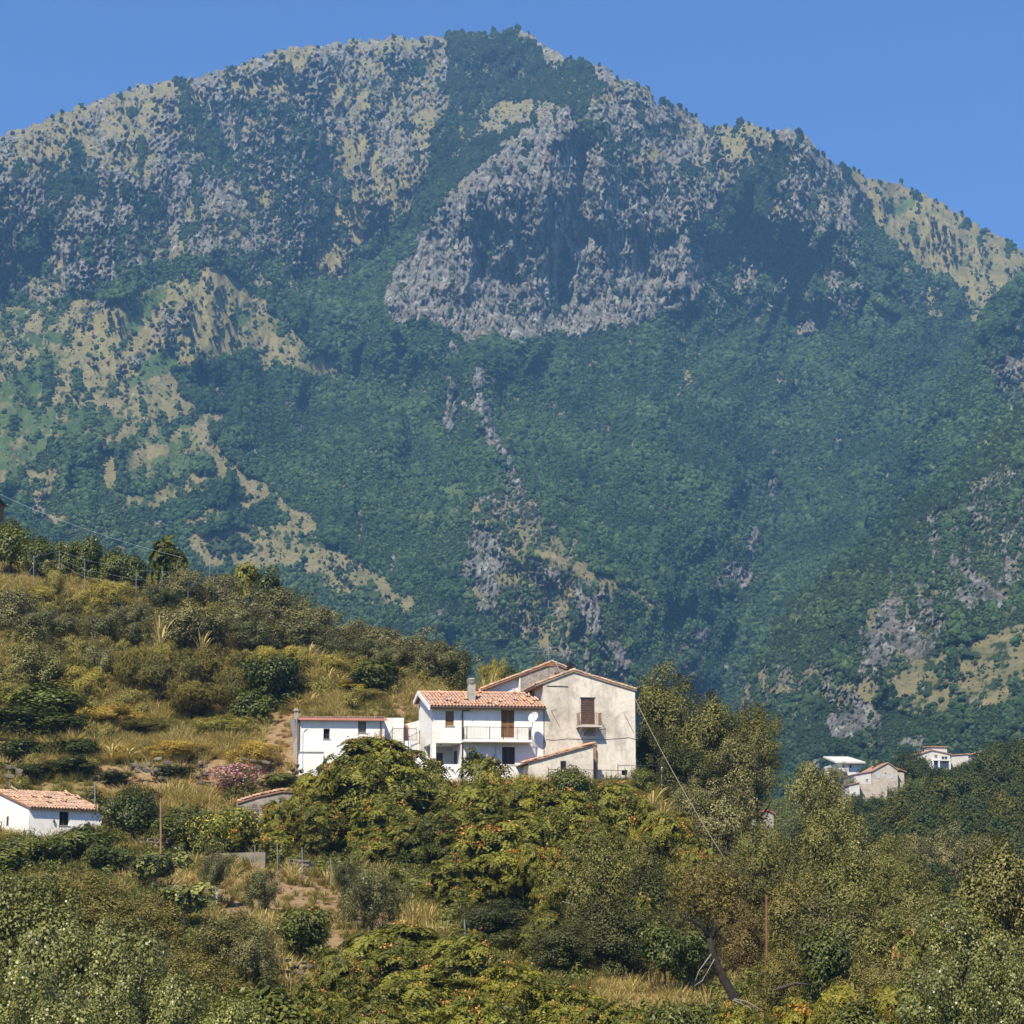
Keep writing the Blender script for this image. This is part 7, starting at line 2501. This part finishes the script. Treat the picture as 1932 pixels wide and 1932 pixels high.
    ('poplar', 1860, 1700, 190, 82, 'lower glossy crown spilling towards the valley house', G1),
    ('poplar', 1800, 1830, 220, 80, 'nearest glossy foliage in the bottom corner by the oak', G2),
    ('poplar', 1930, 1800, 200, 78, 'dense glossy foliage under the big oak', G2),
    ('olive', 1700, 1810, 130, 102, 'dull green olive bush before the glossy foliage', G3),
]
for row in T:
    kind, px, yt, w, Y, label, color = row
    j = 1 + random.uniform(-.06, .06)
    tree(kind, px, yt, w * 1.06, Y, label, tuple(c * j for c in color))
for i, (px, yt, w, Y) in enumerate(((582, 1204, 50, 214), (600, 1212, 40, 214), (585, 1300, 60, 202), (560, 1312, 50, 201), (915, 1262, 40, 205), (928, 1258, 40, 205), (1232, 1478, 80, 178),
                                    (1250, 1500, 70, 176), (880, 1760, 50, 120), (900, 1772, 60, 118), (1120, 1700, 50, 128), (210, 1395, 90, 188),
                                    (240, 1400, 80, 188), (300, 1150, 60, 218), (640, 1262, 50, 208), (620, 1250, 60, 209), (380, 1180, 40, 218))):
    tree('reed', px, yt, w, Y, 'golden reed grass clump with arching plumes', (1, 1, 1), group='golden reed grass on the slope')

# leaning olive trunk with dead boughs in the lower right
g_, _ = ground_at(1395, 110)
LT_ = empty('leaning_olive', g_, 0, 'leaning old olive with a crooked dark trunk and dead white boughs', 'tree')
def vp(x, y, Y=110.0): return V(x, y, Y)
mb = MB()
M_BLACKBARK = surf('dark_old_bark', [(0.3, (0.022, 0.018, 0.014)), (0.7, (0.05, 0.04, 0.03))], 5, .95, 9, .8, .06)
mb.tube([g_ - Vector((0, 0, .5)), vp(1385, 1880), vp(1362, 1842), vp(1345, 1800), vp(1338, 1770)], [.34, .26, .2, .16, .13], 8)
mb.tube([vp(1338, 1772), vp(1322, 1745), vp(1290, 1722)], [.1, .07, .03], 6)
mb.tube([vp(1338, 1772), vp(1360, 1748, 110.5), vp(1392, 1730, 111)], [.1, .06, .03], 6)
mb.tube([vp(1339, 1775), vp(1335, 1740, 111), vp(1345, 1700, 111)], [.11, .07, .03], 6)
part(mb, 'trunk', M_BLACKBARK, LT_, smooth=True)
for pts_ in (((1385, 1885), (1410, 1890), (1440, 1908)), ((1385, 1887), (1415, 1902), (1425, 1915)), ((1384, 1886), (1380, 1905), (1362, 1930)), ((1342, 1800), (1320, 1830), (1312, 1850)), ((1348, 1810), (1325, 1850), (1310, 1860))):
    mb = MB()
    mb.tube([vp(x, y, 109.4) for x, y in pts_], .035, 5, .012)
    part(mb, 'dead_bough', M_PALEBARK, LT_)
mc, CC = leafy('crown', 222, 4.6, 3.6, 0, 40, .7, 8000, .2, .05, ML_OAK, .4, .3, spray=1)
o = bpy.data.objects.new('crown', mc)
child(link(o), LT_)
o.matrix_basis = Matrix.Translation(vp(1345, 1758, 110.6))
o.color = (1.2, 1.0, .8, 1)
mb = MB()
mb.tube([vp(1462, 1868, 112), vp(1480, 1862, 112), vp(1500, 1855, 112), vp(1530, 1858, 112)], [.08, .1, .08, .04], 6)
tag(mb.build('fallen_branch', M_BARK, None, True, vp(1462, 1868, 112)), 'dark fallen branch on the grass by the rusty pole', 'branch')

# ------------------------------------------------------------------ wooded hill: each tree its own
rr = random.Random(11)
spots = []
def far_ok(x, y, z):
    px, py = proj((x, y, z))
    return px, py
cand = 0
while len(spots) < 260 and cand < 9000:
    cand += 1
    x, y = rr.uniform(50, 165), rr.uniform(300, 560)
    if abs(x) > .24 * y + 14: continue
    z = float(fhill(x, y))
    px, py = far_ok(x, y, z)
    if px < 1440: continue
    if any((x - a) ** 2 + (y - b_) ** 2 < 5.2 ** 2 for a, b_, _ in spots): continue
    # keep the houses and their fronts open
    if py - 9.0 * F / y < np.interp(px, [1440, 1560, 1700, 1740, 1800, 1850, 1932], [1540, 1512, 1502, 1482, 1446, 1412, 1385]): continue
    spots.append((x, y, z))
for x, y, z in spots:
    c = rr.choice([(1, 1, 1), (.85, .9, .85), (1.1, 1.05, .9), (.75, .85, .8), (1.35, 1.1, .7)])
    h = rr.uniform(6.5, 9.5)
    plant('far_oak', (x, y, z - .4), h, rr.uniform(7.5, 10.5), 'dark green oak in the wood covering the far hill', 'oaks of the wooded hill', c)


def fartree(kind, px, ytop, wpx, Y, label, color):
    g, gy = fhill_at(px, Y)
    t = V(px, ytop, Y)
    h = max(3.0, t.z - g.z)
    return plant(kind, g, h, wpx * Y / F, label, color=color)


FT = [('far_oak', 1670, 1440, 70, 478, 'dark tree between the white villa and the farmhouse', (.7, .8, .7)), ('far_oak', 1715, 1418, 70, 492, 'dark tree behind the farmhouse roof', (.7, .8, .7)),
      ('far_oak', 1640, 1452, 60, 482, 'dark round tree hiding the villa corner', (.7, .8, .7)), ('far_oak', 1742, 1432, 50, 488, 'dark tree between farmhouse and crest house', (.75, .85, .75)),
      ('far_oak', 1775, 1448, 60, 470, 'dark tree below the crest house', (.7, .8, .7)), ('far_oak', 1820, 1440, 70, 470, 'tree in front of the long crest barn', (.9, 1, .8)),
      ('far_oak', 1650, 1505, 60, 440, 'round bush tree below the cream annex', (.8, .9, .8)), ('far_oak', 1690, 1505, 50, 438, 'small round tree under the terrace wall', (.9, 1, .9)),
      ('far_oak', 1725, 1485, 60, 446, 'bushy tree under the farmhouse side wing', (.9, 1, .8)), ('far_oak', 1615, 1498, 50, 446, 'small tree below the outhouse', (.8, .9, .8)),
      ('olive', 1600, 1462, 70, 470, 'grey olive under the white villa balcony', (1, 1, 1)), ('olive', 1585, 1440, 46, 476, 'thin grey olive left of the white villa', (1, 1, 1)),
      ('olive', 1790, 1560, 120, 330, 'silvery olive standing out before the dark wood', (1.1, 1.05, .9)), ('olive', 1720, 1575, 90, 335, 'grey olive crown at the edge of the dark wood', (1.1, 1.05, .9)),
      ('olive', 1850, 1580, 110, 325, 'dull grey olive below the dark wood', (1, 1, .9)),
      ('far_oak', 1880, 1398, 70, 474, 'tall dark oak at the top of the crest', (.9, 1, .9)), ('far_oak', 1925, 1392, 70, 474, 'dark oak at the photo edge on the crest', (.9, 1, .9)),
      ('far_oak', 1850, 1424, 60, 468, 'dark oak beside the small tiled house', (.85, .95, .85)), ('far_oak', 1765, 1500, 70, 440, 'yellow flecked tree below the crest', (1.6, 1.25, .7)),
      ('far_oak', 1700, 1515, 60, 420, 'yellow leaved tree at the top of the dark wood', (1.6, 1.25, .7)), ('far_oak', 1820, 1490, 80, 440, 'large yellowish oak under the crest', (1.4, 1.2, .75))]
for row in FT:
    fartree(*row)

# ------------------------------------------------------------------ grass and undergrowth of the near hillside
gp_dry = proto_obj('dry_tuft', strands('dry_tuft', 301, 1.1, .75, 46, ML_GOLD, .045, .7, .35, 2))
gp_green = proto_obj('green_tuft', strands('green_tuft', 302, 1.1, .7, 46, ML_GREEN, .05, .7, .35, 2))
gp_red = proto_obj('russet_tuft', strands('russet_tuft', 303, .9, .45, 40, ML_RED, .05, .6, .4, 2))
me_u, _ = leafy('low_leaves', 304, 1.5, .9, 0, 12, .26, 620, .12, .06, ML_BROAD, .4, .4)
gp_und = proto_obj('low_leaves', me_u)
N_ = 150000
Yr = 60 + 235 * rng.random(N_) ** .8
xr = (rng.random(N_) * 2 - 1) * (.245 * Yr + 4)
zr3 = gz(xr, Yr)
P3 = np.stack([xr, Yr, zr3], -1)
qx, qy = proj(P3)
vegn = fbm(xr / 9, Yr / 9, 4, 81)
wob = 14 * fbm(xr / 5, Yr / 5, 3, 82)
soilm = np.zeros(N_, bool)
for pl in SOIL:
    soilm |= in_poly(qx + wob, qy + wob, pl)
house = in_poly(qx, qy, [(552, 1340), (1205, 1290), (1205, 1476), (552, 1500)]) & (Yr > 183) & (Yr < 197)
upper = (Yr > 178) & (qx < 1000)
keep = ~house & (rng.random(N_) < np.where(soilm, .17, .62))
golden = np.where(upper, vegn > -.2, vegn > .2)
GOLD = in_poly(qx + wob, qy + wob, [(1090, 1790), (1340, 1780), (1350, 1920), (1120, 1920)])
russet = soilm & ~GOLD | (~upper & (fbm(xr / 6, Yr / 6, 3, 83) > .45))
cls = np.where(russet & (rng.random(N_) < np.where(upper, .6, .45)), 2, np.where(golden, 0, 1))
cls = np.where(~upper & ~soilm & (rng.random(N_) < .10) & (Yr < 178) & (Yr > 92), 3, cls)
cls = np.where(Yr < 108, 3, cls)
cls = np.where(GOLD, 0, cls)
keep &= (Yr > 108) | (rng.random(N_) < .22)
keep |= GOLD & (rng.random(N_) < .8)
for k, (nm, pr, lab, smin, smax) in enumerate((('dry_grass', gp_dry, 'golden dry grass over the hillside', .7, 1.7), ('green_grass', gp_green, 'olive green grass and weeds of the hillside', .6, 1.5),
                                             ('russet_weeds', gp_red, 'russet weeds on the bare soil', .5, 1.2), ('undergrowth', gp_und, 'low leafy undergrowth between the trees', .6, 1.4))):
    s = keep & (cls == k)
    n_ = s.sum()
    scatter(nm, P3[s], (rng.uniform(smin, smax, n_) * (1 + .4 * np.clip(vegn[s], -1, 1)))[:, None] * np.stack([np.ones(n_), np.ones(n_), rng.uniform(.7, 1.3, n_)], -1), rng.random(n_) * 6.28, pr, 'stuff', lab)
    print(nm, n_)
gp_shrub = proto_obj('low_shrub', leafy('low_shrub', 306, 2, 1.4, 0, 22, .32, 1500, .16, .06, ML_BROOM, .3, .4, spray=1)[0])
gp_shrub2 = proto_obj('low_shrub', leafy('low_shrub', 307, 2, 1.3, 0, 22, .32, 1500, .17, .05, ML_GREEN, .3, .4, spray=1)[0])
for pr, sd_, dens, lab in ((gp_shrub, 91, .30, 'low dark scrub dotted over the dry slope'), (gp_shrub2, 95, .12, 'low yellow green scrub over the dry slope')):
    s = upper & ~house & ~soilm & (fbm(xr / 7, Yr / 7, 4, sd_) > dens) & (rng.random(N_) < .04)
    s[np.nonzero(s)[0][4200:]] = False
    n_ = s.sum()
    print('scrub', n_)
    scatter('scrub', P3[s], rng.uniform(.6, 1.35, n_), rng.random(n_) * 6.28, pr, 'stuff', lab)
# green weeds under the wooded hill's trees
n_ = 9000
xr, Yr = rng.uniform(30, 160, n_), rng.uniform(300, 560, n_)
scatter('undergrowth', np.stack([xr, Yr, fhill(xr, Yr)], -1), rng.uniform(1.5, 3.2, n_), rng.random(n_) * 6.28, gp_und, 'stuff', 'dark undergrowth of the wooded hill')
# ------------------------------------------------------------------ haze
hz = MB()
hz.box(lambda a, b, z: Vector((a, b, z)), -1150, 1150, -60, 4700, -60, 1700)
hm = bpy.data.materials.new('haze')
hm.use_nodes = True
hn = hm.node_tree
hn.nodes.clear()
pv = hn.nodes.new('ShaderNodeVolumePrincipled')
pv.inputs['Color'].default_value = (0.27, 0.59, 1.0, 1)
pv.inputs['Density'].default_value = 0.000108
pv.inputs['Anisotropy'].default_value = 0.0
ho = hn.nodes.new('ShaderNodeOutputMaterial')
hn.links.new(pv.outputs[0], ho.inputs['Volume'])
tag(hz.build('haze', hm), 'thin blue summer haze filling the valley air', None, None, 'stuff')
